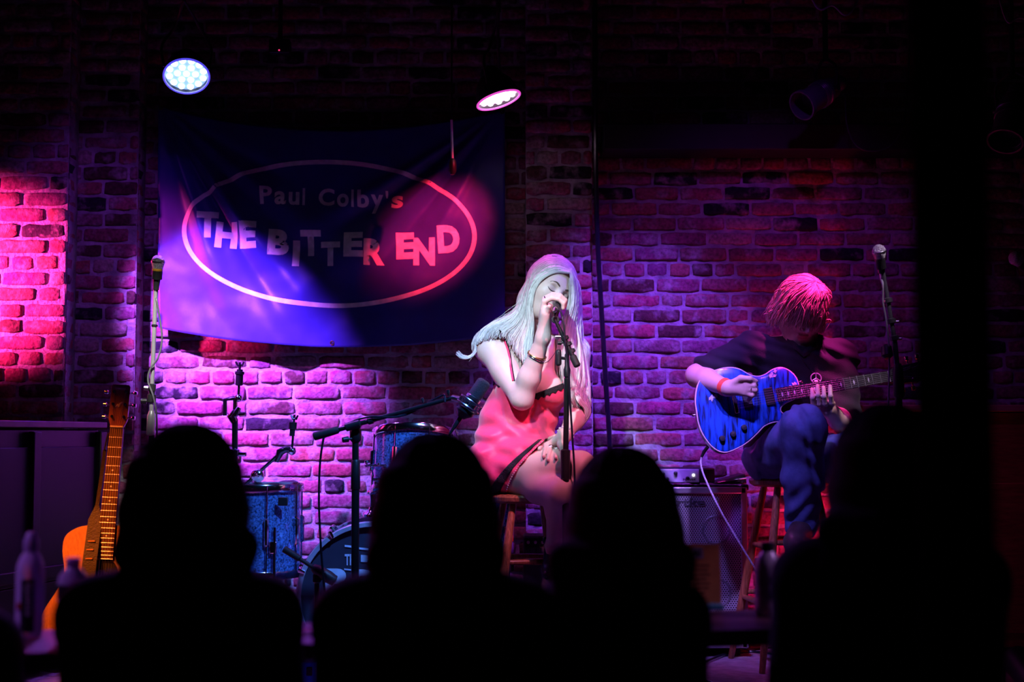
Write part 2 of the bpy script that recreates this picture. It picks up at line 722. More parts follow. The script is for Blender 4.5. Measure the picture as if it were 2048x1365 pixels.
# dark beam across the right hand wall
a, b = at(1206, 251, 6.2), at(2300, 303, 6.2)
mb = MB()
mb.box(((a.x + b.x) / 2, 6.26, (a.z + b.z) / 2), (b.x - a.x, 0.20, a.z - b.z))
tag(obj('trim_1', mb, M_dark, bevel=0.006), kind='structure')
# ================================================================ banner
def banner_bumps(u, v):
    """distance the cloth stands out from its plane (folds drawn from the two upper corners)"""
    x, y = u * 1.52, v * 1.0
    d = 0.0
    r, a = math.hypot(x, y + .02), math.atan2(y + .02, x + 1e-6)
    for a0, w_, h_ in ((1.22, .07, .030), (1.02, .045, -.022), (.90, .05, .028), (.74, .05, -.016), (.60, .07, .018), (.42, .06, -.010)):
        d += h_ * math.exp(-((a - a0) / w_) ** 2) * min(1, r * 2.2) * math.exp(-max(0, r - 0.55) * 1.5)
    r, a = math.hypot(1.52 - x, y + .02), math.atan2(y + .02, 1.52 - x + 1e-6)
    for a0, w_, h_ in ((1.05, .06, .016), (.86, .05, -.016), (.72, .06, .030), (.58, .045, -.018), (.48, .05, .016)):
        d += h_ * math.exp(-((a - a0) / w_) ** 2) * min(1, r * 2.2) * math.exp(-max(0, r - 0.6) * 1.3)
    d += 0.013 * math.sin((x - y * 0.9) * 17 + 1.0) * v * v * max(0, 1 - abs(u - .26) * 2.4)
    d += 0.004 * mnoise.noise((x * 5, y * 5, 2.0)) + 0.002 * mnoise.noise((x * 17, y * 17, 7.0))
    d += 0.012 * (v ** 6) * math.sin(x * 14)
    return d


YB = YW - 0.085


def banner_pt(px, py, lift=0.0):
    u = (px - 316) / 694.0
    t = 210 + 47 * math.sin(PI * min(max(u, 0), 1)) ** 0.8 + 6 * u
    b = 655 + 34 * math.sin(PI * min(max(u, 0), 1)) ** 0.8 + 12 * u
    v = (py - t) / (b - t)
    p = at(px, py, YB)
    return V((p.x, YB - banner_bumps(u, v) - lift, p.z))


M_cloth = mat('navy_banner_cloth', (0.030, 0.030, 0.27), 0.38, var=0.12, scale=6, bump=0.12, bscale=500, sheen=0.2)
M_print = mat('white_banner_print', (0.80, 0.76, 0.80), 0.55, var=0.18, scale=30)
c = at(663, 690, YB)
ban = thing('banner', (c.x, YB, c.z), 'navy cloth banner lettered THE BITTER END, hung on the brick wall', 'banner')
mb = MB()
NX, NY = 140, 92
vs = []
for j in range(NY + 1):
    for i in range(NX + 1):
        u, v = i / NX, j / NY
        px = 316 + 694 * u
        t = 210 + 47 * math.sin(PI * u) ** 0.8 + 6 * u
        b = 655 + 34 * math.sin(PI * u) ** 0.8 + 12 * u
        vs.append(banner_pt(px, t + (b - t) * v))
mb.add(vs, [(j * (NX + 1) + i, j * (NX + 1) + i + 1, (j + 1) * (NX + 1) + i + 1, (j + 1) * (NX + 1) + i)
            for j in range(NY) for i in range(NX)])
o = obj('cloth', mb, M_cloth, ban, angle=180)
md = o.modifiers.new('solid', 'SOLIDIFY')
md.thickness = 0.0015
md.offset = 1 if False else -1
# printed oval
mb = MB()
N = 220
vs = []
for i in range(N):
    t = 2 * PI * i / N
    for k in (0, 1, 2):
        w_ = (-4.6, 0, 4.6)[k]
        x = (290 + w_) * math.cos(t)
        y = (143.5 + w_) * math.sin(t)
        r_ = 0.012
        vs.append(banner_pt(659 + x - y * r_, 468 + y + x * 0.022, 0.003))
fs = []
for i in range(N):
    j = (i + 1) % N
    fs += [(i * 3, i * 3 + 1, j * 3 + 1, j * 3), (i * 3 + 1, i * 3 + 2, j * 3 + 2, j * 3 + 1)]
mb.add(vs, fs)
obj('printed_oval', mb, M_print, ban, angle=180)


def letter(s, x0, x1, y0, y1, rot=0.0, bold=0.03, slope=0.0):
    tv, tf = text_mesh(s, bold)
    mb = MB()
    cx, cy = (x0 + x1) / 2, (y0 + y1) / 2
    out = []
    for a, b in tv:
        x, y = (a - .5) * (x1 - x0), (.5 - b) * (y1 - y0)
        c_, s_ = math.cos(rot), math.sin(rot)
        out.append(banner_pt(cx + x * c_ - y * s_, cy + x * s_ + y * c_ + x * slope, 0.003))
    mb.add(out, tf)
    return obj('letter', mb, M_print, ban, angle=180)


for ch, x0, x1, y0, y1, rt in (('T', 397, 437, 424, 477, -.02), ('H', 432, 474, 444, 497, .05), ('E', 479, 514, 443, 497, 0),
                               ('B', 537, 578, 459, 511, .04), ('I', 585, 599, 481, 533, .03), ('T', 601, 642, 461, 512, 0),
                               ('T', 642, 681, 484, 533, 0), ('E', 688, 727, 465, 515, 0), ('R', 728, 770, 479, 531, .03),
                               ('E', 792, 829, 465, 519, -.03), ('N', 827, 870, 476, 532, 0), ('D', 875, 919, 451, 506, -.06)):
    letter(ch, x0, x1, y0, y1, rt, 0.055)
PCX = (("P", 520, 545, 0), ("a", 550, 573, 1), ("u", 578, 599, 1), ("l", 605, 610, 0), ("C", 637, 669, 0), ("o", 674, 698, 1), ("l", 703, 708, 0), ("b", 715, 738, 0),
       ("y", 742, 766, 2), ("'", 771, 776, 3), ("s", 783, 807, 1))
for ch, x0, x1, kd in PCX:
    dy = (x0 - 520) * .036
    y0, y1 = ((373, 408), (382, 409), (382, 419), (373, 387))[kd]
    letter(ch, x0, x1, y0 + dy, y1 + dy, 0, .03)
for px, py in ((322, 216), (1004, 224), (664, 686)):
    p = banner_pt(px, py, 0.003)
    mb = MB()
    mb.torus(p, (0, 1, 0), 0.008, 0.0025, 16, 6)
    obj('grommet', mb, M_gold, ban)
    mb = MB()
    mb.cyl(p + V((0, -.004, 0)), V((p.x, YW - .006, p.z)), 0.0025, seg=6)
    obj('nail', mb, M_steel, ban)

# ================================================================ lamps over the stage
M_lens = mat('lit_lens', (0.8, 0.9, 1.0), 0.2, emit=(0.78, 0.92, 1.0), estr=4.5)
M_lensp = mat('lit_pink_lens', (1.0, 0.8, 0.95), 0.2, emit=(1.0, 0.80, 0.98), estr=5.0)
M_glowb = mat('blue_lamp_face', (0.2, 0.35, 0.9), 0.3, emit=(0.30, 0.48, 1.0), estr=0.9)
M_glowp = mat('pink_lamp_face', (0.9, 0.4, 0.8), 0.3, emit=(1.0, 0.45, 0.9), estr=1.6)
M_bez = mat('blue_glow_bezel', (0.3, 0.3, 0.8), 0.35, emit=(0.10, 0.08, 1.0), estr=0.8)  # lamp light falling on the bezel, painted as a blue glow
M_bezp = mat('pink_glow_bezel', (0.7, 0.2, 0.6), 0.35, emit=(1.0, 0.10, 0.75), estr=0.8)  # pink lamp light on the bezel, put in as emission
PIPEZ = 3.12
mb = MB()
mb.cyl((-3.2, 5.62, PIPEZ), (3.2, 5.62, PIPEZ), 0.024, seg=14)
for x in (-2.6, -0.1, 2.4):
    mb.cyl((x, 5.62, PIPEZ), (x, 5.62, 3.315), 0.012, seg=8)
tag(obj('lighting_pipe', mb, M_blackmetal), 'black steel pipe under the ceiling that carries the stage lamps', 'pipe')


def led_lamp(c, n, label, lens, face, bez, power, col):
    c, n = V(c), V(n).normalized()
    t = thing('stage_lamp', c, label, 'stage lamp', 'round stage lamps above the banner')
    a, b, _ = frame(n)
    R = 0.093
    mb = MB().lathe(c - n * 0.10, n, [(-.02, .02), (0, 0.05), (.03, .075), (.09, R + .001), (.100, R + .001), (.100, R - .004), (.085, R - .006)], 40, cap=False)
    mb.ball(c - n * .105, .045, 14)
    obj('housing', mb, M_black, t)
    mb = MB().torus(c + n * 0.003, n, R - .002, .0045, 48, 8)
    obj('bezel', mb, bez, t)
    mb = MB().lathe(c - n * .016, n, [(0, 0.0), (0, R - .006)], 40, cap=False)
    f = obj('lens_plate', mb, face, t)
    for ring, k in ((0, 1), (0.036, 6), (0.070, 12)):
        for i in range(k):
            th = 2 * PI * i / k + (0.26 if ring > .05 else 0)
            p = c - n * .014 + (a * math.cos(th) + b * math.sin(th)) * ring
            mb = MB().lathe(p, n, [(0, .0135), (.005, .0125), (.009, .008), (.0105, 0.0)], 14)
            obj('lens', mb, lens, f)
    top = V((c.x, 5.62, PIPEZ))
    mb = MB()
    for s in (-1, 1):
        mb.tube(spline([c - n * .05 + a * s * .09, c - n * .09 + a * s * .10 + V((0, 0, .06)), V((c.x, c.y, c.z)) - n * .06 + V((a.x * s * .05, 0, .17)),
                        c * .5 + top * .5 + V((0, 0, .05))], 6), .006, 6)
    obj('yoke', mb, M_black, t)
    mb = MB().tube([c * .5 + top * .5 + V((0, 0, .05)), top], .010, 8)
    mb.torus(top, (1, 0, 0), .03, .008, 16, 6)
    obj('clamp', mb, M_black, t)
    ld = spot('lamp_beam', c + n * .02, c + n, col, power, 95, .8, .05)
    ld.parent = t
    ld.location = n * .02
    return t


led_lamp(at(373, 152, 5.75), (.14, -.55, -.80), 'round multi-lens stage lamp shining blue-white, at the corner of the navy banner',
         M_lens, M_glowb, M_bez, 120, (.42, .10, 1))
led_lamp(at(997, 199, 5.75), (.30, -.10, -.94), 'round stage lamp glowing pink-white, seen nearly edge on beside the brick pillar',
         M_lensp, M_glowp, M_bezp, 26, (.8, .08, .8))

# hanging microphone on a rod before the banner
t = thing('hanging_microphone', at(905, 348, 5.9), 'black hanging microphone on a thin rod in front of the banner', 'microphone')
mb = MB().cyl(at(903, 240, 5.9), at(905, 322, 5.9), .0055, seg=8)
obj('rod', mb, mat('lilac_lit_steel', (.7, .6, .75), .35, .3), t)  # purple light on the rod is put into its colour
p = at(903, 240, 5.9)
mb = MB().cyl(p, (p.x, p.y, 3.31), .004, seg=8)
obj('cord', mb, M_rubber, t)
p = at(905, 322, 5.9)
mb = MB().lathe(p, (0, 0, -1), [(-.01, .007), (.0, .014), (.02, .017), (.045, .016), (.058, .009), (.06, 0)], 16)
obj('capsule', mb, M_black, t)

# ceiling sensor with a red light
p = at(558, 100, 6.0)
t = thing('ceiling_sensor', p, 'small black sensor with a red dot of light, high above the banner', 'sensor')
mb = MB().box(p + V((0, .03, .02)), (.09, .05, .06))
mb.cyl(p + V((0, .03, .04)), (p.x, p.y + .03, 3.31), .01, seg=8)
obj('sensor_case', mb, M_black, t, .006)
mb = MB().ball(p + V((0, .003, 0)), .004, 8)
obj('indicator', mb, mat('red_indicator', (1, .1, .2), .3, emit=(1, .05, .2), estr=.9), t)


# theatre lamps on the right
def par_can(front, back, r, label, hang):
    front, back = V(front), V(back)
    d = (front - back).normalized()
    Ln = (front - back).length
    t = thing('theatre_lamp', back, label, 'stage lamp', 'theatre cans above the right hand wall')
    mb = MB().lathe(back, d, [(0, r * .55), (.015, r * .8), (Ln * .28, r * .82), (Ln * .30, r), (Ln * .36, r), (Ln * .38, r * .92), (Ln * .9, r * .95),
                              (Ln * .91, r * 1.12), (Ln, r * 1.12), (Ln, r * 1.0), (Ln * .7, r * .9), (Ln * .68, 0)], 28)
    obj('can', mb, M_canblue, t)
    mb = MB()
    for k in (.42, .46, .50):
        mb.torus(back + d * Ln * k, d, r * .96, .004, 28, 6)
    obj('cooling_ring', mb, M_canblue, t)
    mb = MB().ball(back - d * .03, (r * .62, r * .62, r * .62), 16)
    obj('rear_cap', mb, M_canblue, t)
    a, b, _ = frame(d)
    mid = back + d * Ln * .25
    mb = MB()
    for s in (-1, 1):
        mb.tube(spline([mid + a * s * r * 1.02, mid + a * s * r * 1.05 + V((0, 0, r * 1.5)), V((mid.x + a.x * s * .02, mid.y, mid.z + r * 2.3))], 5), .007, 6)
        mb.cyl(mid + a * s * r * .8, mid + a * s * r * 1.25, .012, seg=10)
    obj('yoke', mb, M_black, t)
    mb = MB().cyl((mid.x, mid.y, mid.z + r * 2.2), (mid.x, mid.y, 3.31), .011, seg=8)
    obj('hanger', mb, M_black, t)
    return t, mid


M_canblue = mat('black_enamel', (.06, .06, .075), .3, .2, bump=.05)
t, mid = par_can(at(1603, 212, 5.85), at(1668, 172, 5.95), .058, 'black theatre lamp can with a dangling flex, above the guitarist', 0)
pts = [at(1690, 190, 5.97), at(1694, 250, 5.97), at(1712, 290, 5.97), at(1745, 303, 5.97), at(1783, 290, 5.97), at(1806, 250, 5.97), at(1815, 180, 5.97), at(1820, 60, 5.97), at(1820, -60, 5.97)]
mb = MB().tube(spline(pts, 8), .0035, 6)
obj('flex', mb, M_black, t)
par_can(at(2010, 284, 5.6), at(2032, 195, 5.7), .065, 'black theatre lamp can pointing down beside the dark post', 0)
for q, (pts, lab) in enumerate(((((1560, -30), (1625, 0), (1665, 11), (1709, 14), (1790, -20)), 'thin cable sagging from the ceiling above the guitarist'),
                                (((1960, -30), (2006, 24), (2040, 35), (2110, 30), (2160, -30)), 'thin cable sagging from the ceiling beside the dark post'))):
    P = [at(x, y, 5.5) for x, y in pts]
    P[0] = V((P[0].x, 5.5, 3.31))
    P[-1] = V((P[-1].x, 5.5, 3.31))
    tag(obj('ceiling_cable', MB().tube(spline(P, 8), .004, 6), mat('grey_cable', (.2, .2, .22), .4)), lab, 'cable', 'ceiling cables')

# black cable hanging down beside the pillar
P = [V((at(1190, 100, 6.16).x, 6.16, 3.31))] + [at(x, y, 6.16) for x, y in ((1191, 230), (1192, 360), (1196, 500), (1204, 640), (1212, 770), (1219, 880), (1223, 1000), (1226, 1150))]
P.append(V((at(1228, 1300, 6.16).x, 6.16, STZ + .01)))
tag(obj('hanging_cable', MB().tube(spline(P, 8), .011, 8), mat('glossy_black_cable', (.012, .012, .02), .25)),
    'thick black cable hanging down beside the brick pillar', 'cable')

# dark post near the audience
p = at(1920, 1365, 1.65)
t = thing('support_post', (p.x, 1.65, 0), 'black round support post in front of the stage, nearest the audience', 'post')
obj('shaft', MB().cyl((p.x, 1.65, 0.03), (p.x, 1.65, 3.30), .0435, seg=32), mat('matt_black_paint', (.006, .006, .006), 1.0, spec=.0), t)
obj('base_collar', MB().lathe((p.x, 1.65, 0), (0, 0, 1), [(0, .075), (.02, .075), (.03, .06), (.03, .04)], 32), M_dark, t)
# ================================================================ microphones and stands
M_grille = mat('steel_mesh_grille', (.62, .62, .64), .4, .45, var=.5, scale=260, bump=.9, bscale=420)
M_gun = mat('dark_grey_mic_body', (.045, .045, .05), .38, .4)


def dynamic_mic(head, tail, label, ring=None, tape=None, group='vocal microphones'):
    head, tail = V(head), V(tail)
    d = (tail - head).normalized()
    t = thing('microphone', tail, label, 'microphone', group)
    obj('grille', MB().lathe(head, d, [(-.026, 0), (-.0245, .010), (-.018, .019), (-.006, .0252), (.006, .0252), (.018, .022), (.026, .0195)], 24), M_grille, t)
    obj('grille_band', MB().lathe(head, d, [(-.004, .0253), (-.003, .0262), (.003, .0262), (.004, .0253)], 24, cap=False), M_steel, t)
    Lb = (tail - head).length
    obj('body', MB().lathe(head, d, [(.026, .0192), (.034, .0195), (Lb * .5, .0155), (Lb * .9, .0118), (Lb, .0118), (Lb, .009), (Lb + .01, .009)], 20), M_gun, t)
    if ring:
        obj('colour_ring', MB().lathe(head, d, [(.026, .0197), (.027, .0205), (.035, .0202), (.036, .0195)], 20, cap=False), ring, t)
    if tape:
        obj('tape', MB().lathe(head, d, [(.046, .0192), (.066, .0182)], 20, cap=False), tape, t)
    obj('connector', MB().lathe(tail, d, [(.004, .0095), (.035, .0090), (.042, .006), (.060, .0045)], 16), M_steel, t)
    return t


def clip(t, p, d, r=.0175):
    a, b, d = frame(d)
    mb = MB()
    n = 14
    ring = []
    for i in range(n + 1):
        th = -2.3 + 4.6 * i / n
        ring.append((a * math.cos(th) + b * math.sin(th)))
    for k in range(n):
        for (u, v) in ((ring[k], ring[k + 1]),):
            q = [p + u * r, p + v * r, p + v * (r + .003), p + u * (r + .003)]
            q2 = [x + d * .034 for x in q]
            mb.add(q + q2, [(3, 2, 1, 0), (4, 5, 6, 7), (0, 1, 5, 4), (1, 2, 6, 5), (2, 3, 7, 6), (3, 0, 4, 7)])
    return obj('microphone_clip', mb, M_black, t)


def round_base(t, x, y, r=.125):
    return obj('base', MB().lathe((x, y, STZ), (0, 0, 1), [(0, r), (.008, r), (.016, r * .9), (.022, r * .35), (.035, .02), (.035, 0)], 40), M_blackmetal, t)


def knob(t, p, d, r=.011, l=.03, m=None):
    return obj('knob', MB().lathe(p, d, [(0, .004), (l * .4, .004), (l * .4, r), (l, r * .9), (l * 1.05, 0)], 12), m or M_black, t)


# --- silver straight stand by the left pier
Ys = 5.45
p0 = at(303, 1000, Ys)
t = thing('microphone_stand', (p0.x, Ys, STZ), 'silver straight microphone stand in front of the banner\'s lower corner', 'microphone stand', 'microphone stands')
round_base(t, p0.x, Ys)
obj('lower_pole', MB().cyl((p0.x, Ys, STZ + .03), at(303, 860, Ys), .0115), M_blackmetal, t)
obj('upper_pole', MB().tube([at(303, 870, Ys), at(303, 800, Ys), at(312, 566, Ys)], .0085, 12), M_silver, t)
obj('grip', MB().lathe(at(301, 872, Ys), at(303, 826, Ys) - at(301, 872, Ys), [(0, .012), (.004, .0165), (.075, .0165), (.085, .013), (.095, .010)], 18), M_silver, t)
obj('clutch', MB().lathe(at(303, 806, Ys), (0.02, 0, 1), [(0, .012), (.003, .017), (.03, .017), (.034, .012), (.05, .012)], 16), M_gun, t)
knob(t, at(301, 803, Ys), (-1, -.2, .0), .012, .036)
knob(t, at(304, 778, Ys), (-1, -.2, .1), .010, .030, M_steel)
obj('joint_collar', MB().lathe(at(304, 784, Ys), (.03, 0, 1), [(0, .011), (.003, .0145), (.028, .0145), (.031, .010)], 16), M_gun, t)
obj('cable_ring', MB().lathe(at(309, 654, Ys), (.03, 0, 1), [(0, .010), (.002, .0125), (.007, .0125), (.009, .010)], 14), M_black, t)
hd, tl = at(316, 524, Ys - .02), at(312, 580, Ys)
clip(t, tl - (tl - hd).normalized() * .075, tl - hd, .0172)
cab = [tl + V((0, 0, -.04)), at(313, 600, Ys - .015), at(320, 640, Ys - .015), at(324, 680, Ys - .015), at(316, 716, Ys - .02), at(301, 738, Ys - .02), at(296, 762, Ys - .02), at(306, 792, Ys - .025),
       at(313, 830, Ys - .025), at(313, 900, Ys - .02), at(309, 1000, Ys - .02), at(300, 1180, Ys - .02), V((p0.x - .02, Ys - .14, STZ + .01)), V((p0.x + .3, Ys - .2, STZ + .006))]
obj('cable', MB().tube(spline(cab, 6), .0036, 7), mat('grey_mic_cable', (.16, .16, .18), .4), t)
dynamic_mic(hd, tl, 'silver-headed microphone with a yellow ring and blue tape on the straight stand',
            mat('yellow_ring', (.75, .42, .03), .4), mat('blue_tape', (.05, .16, .5), .6))

# --- right hand boom stand
Ys = 5.30
pb = at(1797, 1000, Ys)
t = thing('microphone_stand', (pb.x, Ys, STZ), 'black boom microphone stand rising before the guitarist\'s headstock', 'microphone stand', 'microphone stands')
round_base(t, pb.x, Ys)
obj('lower_pole', MB().cyl((pb.x, Ys, STZ + .03), at(1797, 770, Ys), .0135), M_blackmetal, t)
obj('upper_pole', MB().tube([at(1797, 770, Ys), at(1790, 690, Ys), at(1770, 568, Ys), at(1764, 530, Ys)], [.011, .010, .0085, .007], 12), M_steel if False else mat('violet_black_tube', (.10, .10, .12), .25, .7), t)
for y0, x0 in ((607, 1777), (648, 1784), (682, 1790)):
    obj('clutch_collar', MB().lathe(at(x0, y0, Ys), (-.17, 0, 1), [(0, .010), (.003, .0165), (.018, .0165), (.021, .010)], 16), M_gun, t)
    knob(t, at(x0 + 2, y0 - 3, Ys), (1 if y0 != 607 else -1, -.3, .1), .006, .022, M_steel)
obj('joint', MB().lathe(at(1772, 690, Ys), (0, -.3, -.9), [(0, .008), (.01, .020), (.045, .022), (.055, .010)], 16), M_black, t)
obj('thick_clutch', MB().lathe(at(1797, 765, Ys), (-.03, 0, 1), [(-.06, .014), (-.05, .021), (.05, .019), (.07, .012)], 16), M_black, t)
hd, tl = at(1758, 503, Ys - .03), at(1763, 545, Ys)
clip(t, tl - (tl - hd).normalized() * .05, tl - hd, .0165)
cab = [tl + V((0, 0, -.03)), at(1766, 570, Ys - .02), at(1766, 605, Ys - .02), at(1772, 640, Ys - .02), at(1778, 700, Ys - .02), at(1777, 800, Ys - .02), at(1772, 900, Ys - .02), at(1770, 1100, Ys - .02), V((pb.x - .05, Ys - .15, STZ + .01)),
       V((pb.x + .2, Ys - .2, STZ + .006))]
obj('cable', MB().tube(spline(cab, 6), .0036, 7), MATS['grey_mic_cable'], t)
dynamic_mic(hd, tl, 'bright silver-headed microphone pointing at the guitarist')

# --- microphone beyond the post
Ys = 5.3
pb = at(2090, 900, Ys)
t = thing('microphone_stand', (pb.x, Ys, STZ), 'black microphone stand partly hidden beyond the dark post', 'microphone stand', 'microphone stands')
round_base(t, pb.x, Ys)
obj('lower_pole', MB().cyl((pb.x, Ys, STZ + .03), at(2090, 700, Ys), .0115), M_blackmetal, t)
obj('boom', MB().cyl(at(2096, 720, Ys), at(2052, 532, Ys), .0085), M_blackmetal, t)
knob(t, at(2088, 700, Ys), (-1, -.2, 0), .014, .06, M_steel)
hd, tl = at(2031, 517, Ys - .03), at(2062, 545, Ys)
clip(t, tl - (tl - hd).normalized() * .05, tl - hd, .0165)
obj('clutch', MB().lathe(at(2090, 720, Ys), (0, 0, 1), [(0, .012), (.01, .02), (.06, .02), (.07, .012)], 16), M_gun, t)
dynamic_mic(hd, tl, 'small silver-headed microphone showing beyond the dark post')

# --- singer's stand
Ys = 5.33
pb = at(1131, 1100, Ys)
SINGER_STAND = t = thing('microphone_stand', (pb.x, Ys, STZ), 'black boom microphone stand in front of the singer', 'microphone stand', 'microphone stands')
round_base(t, pb.x, Ys)
obj('lower_pole', MB().cyl((pb.x, Ys, STZ + .03), at(1131, 920, Ys), .0135), M_blackmetal, t)
obj('upper_pole', MB().cyl(at(1131, 930, Ys), at(1134, 735, Ys), .0105), M_blackmetal, t)
obj('clutch', MB().lathe(at(1131, 958, Ys), (0, 0, 1), [(-.004, .0135), (0, .0175), (.105, .0185), (.11, .012)], 18), M_black, t)
obj('chrome_band', MB().lathe(at(1134, 757, Ys), (0, 0, 1), [(0, .0108), (.001, .0118), (.010, .0118), (.011, .0108)], 18, cap=False), M_chrome, t)
obj('swivel', MB().lathe(at(1134, 756, Ys), (0, 0, 1), [(0, .011), (.01, .013), (.03, .0135), (.045, .009), (.085, .009), (.09, .007)], 16), M_black, t)
obj('boom', MB().tube([at(1110, 640, Ys - .02), at(1128, 677, Ys - .02), at(1150, 722, Ys - .03)], [.0065, .0085, .010], 12), M_blackmetal, t)
obj('boom_end', MB().lathe(at(1145, 712, Ys - .03), at(1156, 735, Ys - .04) - at(1145, 712, Ys - .03), [(0, .011), (.004, .0135), (.042, .0135), (.046, .010)], 16), M_rubber, t)
for x0, y0 in ((1128, 673), (1134, 685), (1141, 699)):
    obj('clutch_collar', MB().lathe(at(x0, y0, Ys - .02), V((.019, -.002, -.042)), [(0, .010), (.003, .0155), (.014, .0155), (.017, .010)], 14), M_black, t)
knob(t, at(1124, 674, Ys - .02), (-1, -.1, -.05), .008, .026, M_steel)
knob(t, at(1129, 686, Ys - .02), (-1, -.1, -.05), .008, .026)
obj('tension_lever', MB().box(at(1117, 716, Ys - .01), (.022, .018, .062)), M_black, t, .008)
obj('lever_pin', MB().cyl(at(1117, 716, Ys - .01), at(1134, 718, Ys), .006, seg=10), M_black, t)
cab = [at(1120, 620, 5.33), at(1124, 632, 5.30), at(1128, 655, 5.29), at(1131, 690, 5.285), at(1137, 735, 5.29), at(1140, 800, 5.30), at(1145, 880, 5.305), at(1149, 950, 5.305), at(1150, 1080, 5.3), at(1148, 1220, 5.28), V((pb.x + .03, 5.16, STZ + .012)), V((pb.x + .4, 5.0, STZ + .006))]
obj('cable', MB().tube(spline(cab, 6), .0040, 7), MATS['glossy_black_cable'], t)
MIC_HEAD, MIC_TAIL = at(1118, 604, 5.487), at(1111, 618, 5.345)
obj('clip_ring', MB().torus(at(1111, 640, 5.315), (0, -1, .2), .011, .0045, 24, 8), M_black, t)
obj('microphone_clip', MB().tube([at(1111, 640, 5.325), at(1112, 628, 5.345), at(1112, 622, 5.37)], [.009, .010, .014], 12), M_black, t)
dynamic_mic(MIC_HEAD, MIC_TAIL, 'black microphone held to the singer\'s mouth')

# --- low boom stand with a large studio microphone
Ys = 5.2
pb = at(711, 1100, Ys)
t = thing('microphone_stand', (pb.x, Ys, STZ), 'black stand with a long slanting boom across the drum kit', 'microphone stand', 'microphone stands')
round_base(t, pb.x, Ys)
obj('lower_pole', MB().cyl((pb.x, Ys, STZ + .03), at(711, 975, Ys), .0145), M_blackmetal, t)
obj('upper_pole', MB().cyl(at(711, 980, Ys), at(711, 880, Ys), .0125), M_blackmetal, t)
obj('clutch', MB().lathe(at(711, 978, Ys), (0, 0, 1), [(-.004, .0145), (0, .0175), (.098, .0165), (.105, .0125)], 18), M_black, t)
obj('boom_head', MB().lathe(at(711, 886, Ys), (0, 0, 1), [(0, .012), (.01, .021), (.04, .022), (.058, .017), (.066, 0)], 18), M_black, t)
knob(t, at(704, 878, Ys - .015), (-1, -.5, -.15), .011, .036)
b0, b1 = at(627, 874, Ys - .03), at(905, 796, Ys - .03)
bd = (b1 - b0).normalized()
obj('boom', MB().cyl(b0 + bd * .03, b1, .0085, seg=12), M_blackmetal, t)
obj('boom_grip', MB().lathe(b0, bd, [(0, .012), (.003, .0155), (.06, .015), (.09, .0135), (.095, .010)], 16), M_rubber, t)
obj('boom_clutch', MB().lathe(at(690, 856, Ys - .03), bd, [(0, .010), (.004, .0155), (.055, .0155), (.06, .010)], 16), M_black, t)
obj('boom_collar', MB().lathe(at(735, 844, Ys - .03), bd, [(0, .009), (.003, .0125), (.02, .0125), (.023, .009)], 16), M_black, t)
knob(t, at(846, 806, Ys - .03), (-.2, -.2, 1), .006, .018, M_gun)
cab = [at(890, 805, Ys - .045)]
for i in range(22):
    f_ = i / 21
    p = b1 + (b0 - b1) * (0.06 + f_ * .86)
    th = f_ * 9
    cab.append(p + V((0, math.sin(th) * .016 - .002, math.cos(th) * .016 + .002)))
cab += [at(646, 884, Ys - .045), at(640, 930, Ys - .045), at(638, 1000, Ys - .05), at(641, 1080, Ys - .05), at(646, 1150, Ys - .05), at(652, 1230, Ys - .06), V((at(655, 1300, Ys).x, Ys - .08, STZ + .012)), V((at(700, 1300, Ys).x, Ys - .25, STZ + .006))]
obj('cable', MB().tube(spline(cab, 5), .0042, 7), MATS['glossy_black_cable'], t)

# studio condenser microphone in its shock mount
mtop, mlow = at(970, 762, Ys - .05), at(930, 822, Ys - .05)
d = (mlow - mtop).normalized()
t = thing('studio_microphone', mlow, 'dark grey studio microphone in a wire shock mount at the boom\'s tip', 'microphone')
M_dgr = mat('charcoal_mesh', (.05, .05, .055), .5, .3, var=.5, scale=300, bump=.8, bscale=420)
obj('grille', MB().lathe(mtop, d, [(-.002, .015), (.004, .024), (.010, .0265), (.072, .0265)], 24), M_dgr, t)
obj('silver_band', MB().lathe(mtop, d, [(.070, .0272), (.071, .0285), (.081, .0285), (.082, .0272)], 24, cap=False), M_steel, t)
obj('body', MB().lathe(mtop, d, [(.080, .0268), (.120, .0262), (.130, .022), (.134, .0)], 24), M_gun, t)
a, b, _ = frame(d)
mb = MB()
for s, R_ in ((.088, .042), (.112, .044)):
    mb.torus(mtop + d * s, d, R_, .0028, 32, 6)
for k in range(8):
    th = 2 * PI * k / 8
    u = a * math.cos(th) + b * math.sin(th)
    u2 = a * math.cos(th + .4) + b * math.sin(th + .4)
    mb.cyl(mtop + d * .088 + u * .042, mtop + d * .112 + u * .044, .002, seg=6)
    mb.cyl(mtop + d * .112 + u * .044, mtop + d * .125 + u2 * .026, .0013, seg=5)
    mb.cyl(mtop + d * .088 + u * .042, mtop + d * .100 + u2 * .027, .0013, seg=5)
obj('shock_mount', mb, M_steel, t)
obj('mount_base', MB().lathe(mtop, d, [(.118, .030), (.122, .036), (.136, .036), (.15, .022), (.16, .014)], 20), M_black, t)
q = at(921, 800, Ys - .05)
obj('mount_arm', MB().tube([b1, q, mtop + d * .105 + (q - mtop - d * .105).normalized() * .044], [.011, .012, .008], 10), M_steel, t)
obj('connector', MB().lathe(mtop, d, [(.15, .0095), (.20, .0095), (.205, .007), (.23, .005)], 16), M_gun, t)
knob(t, at(897, 792, Ys - .04), (-.1, -.1, 1), .007, .022)
e = mtop + d * .228
obj('cable', MB().tube(spline([e, e + d * .05 + V((0, 0, -.03)), at(898, 890, Ys - .05), at(896, 960, Ys - .05), at(890, 1080, Ys - .05), V((at(885, 1200, Ys).x, Ys - .05, STZ + .02)), V((at(860, 1200, Ys).x, Ys - .2, STZ + .006))], 6), .004, 7), MATS['glossy_black_cable'], t)

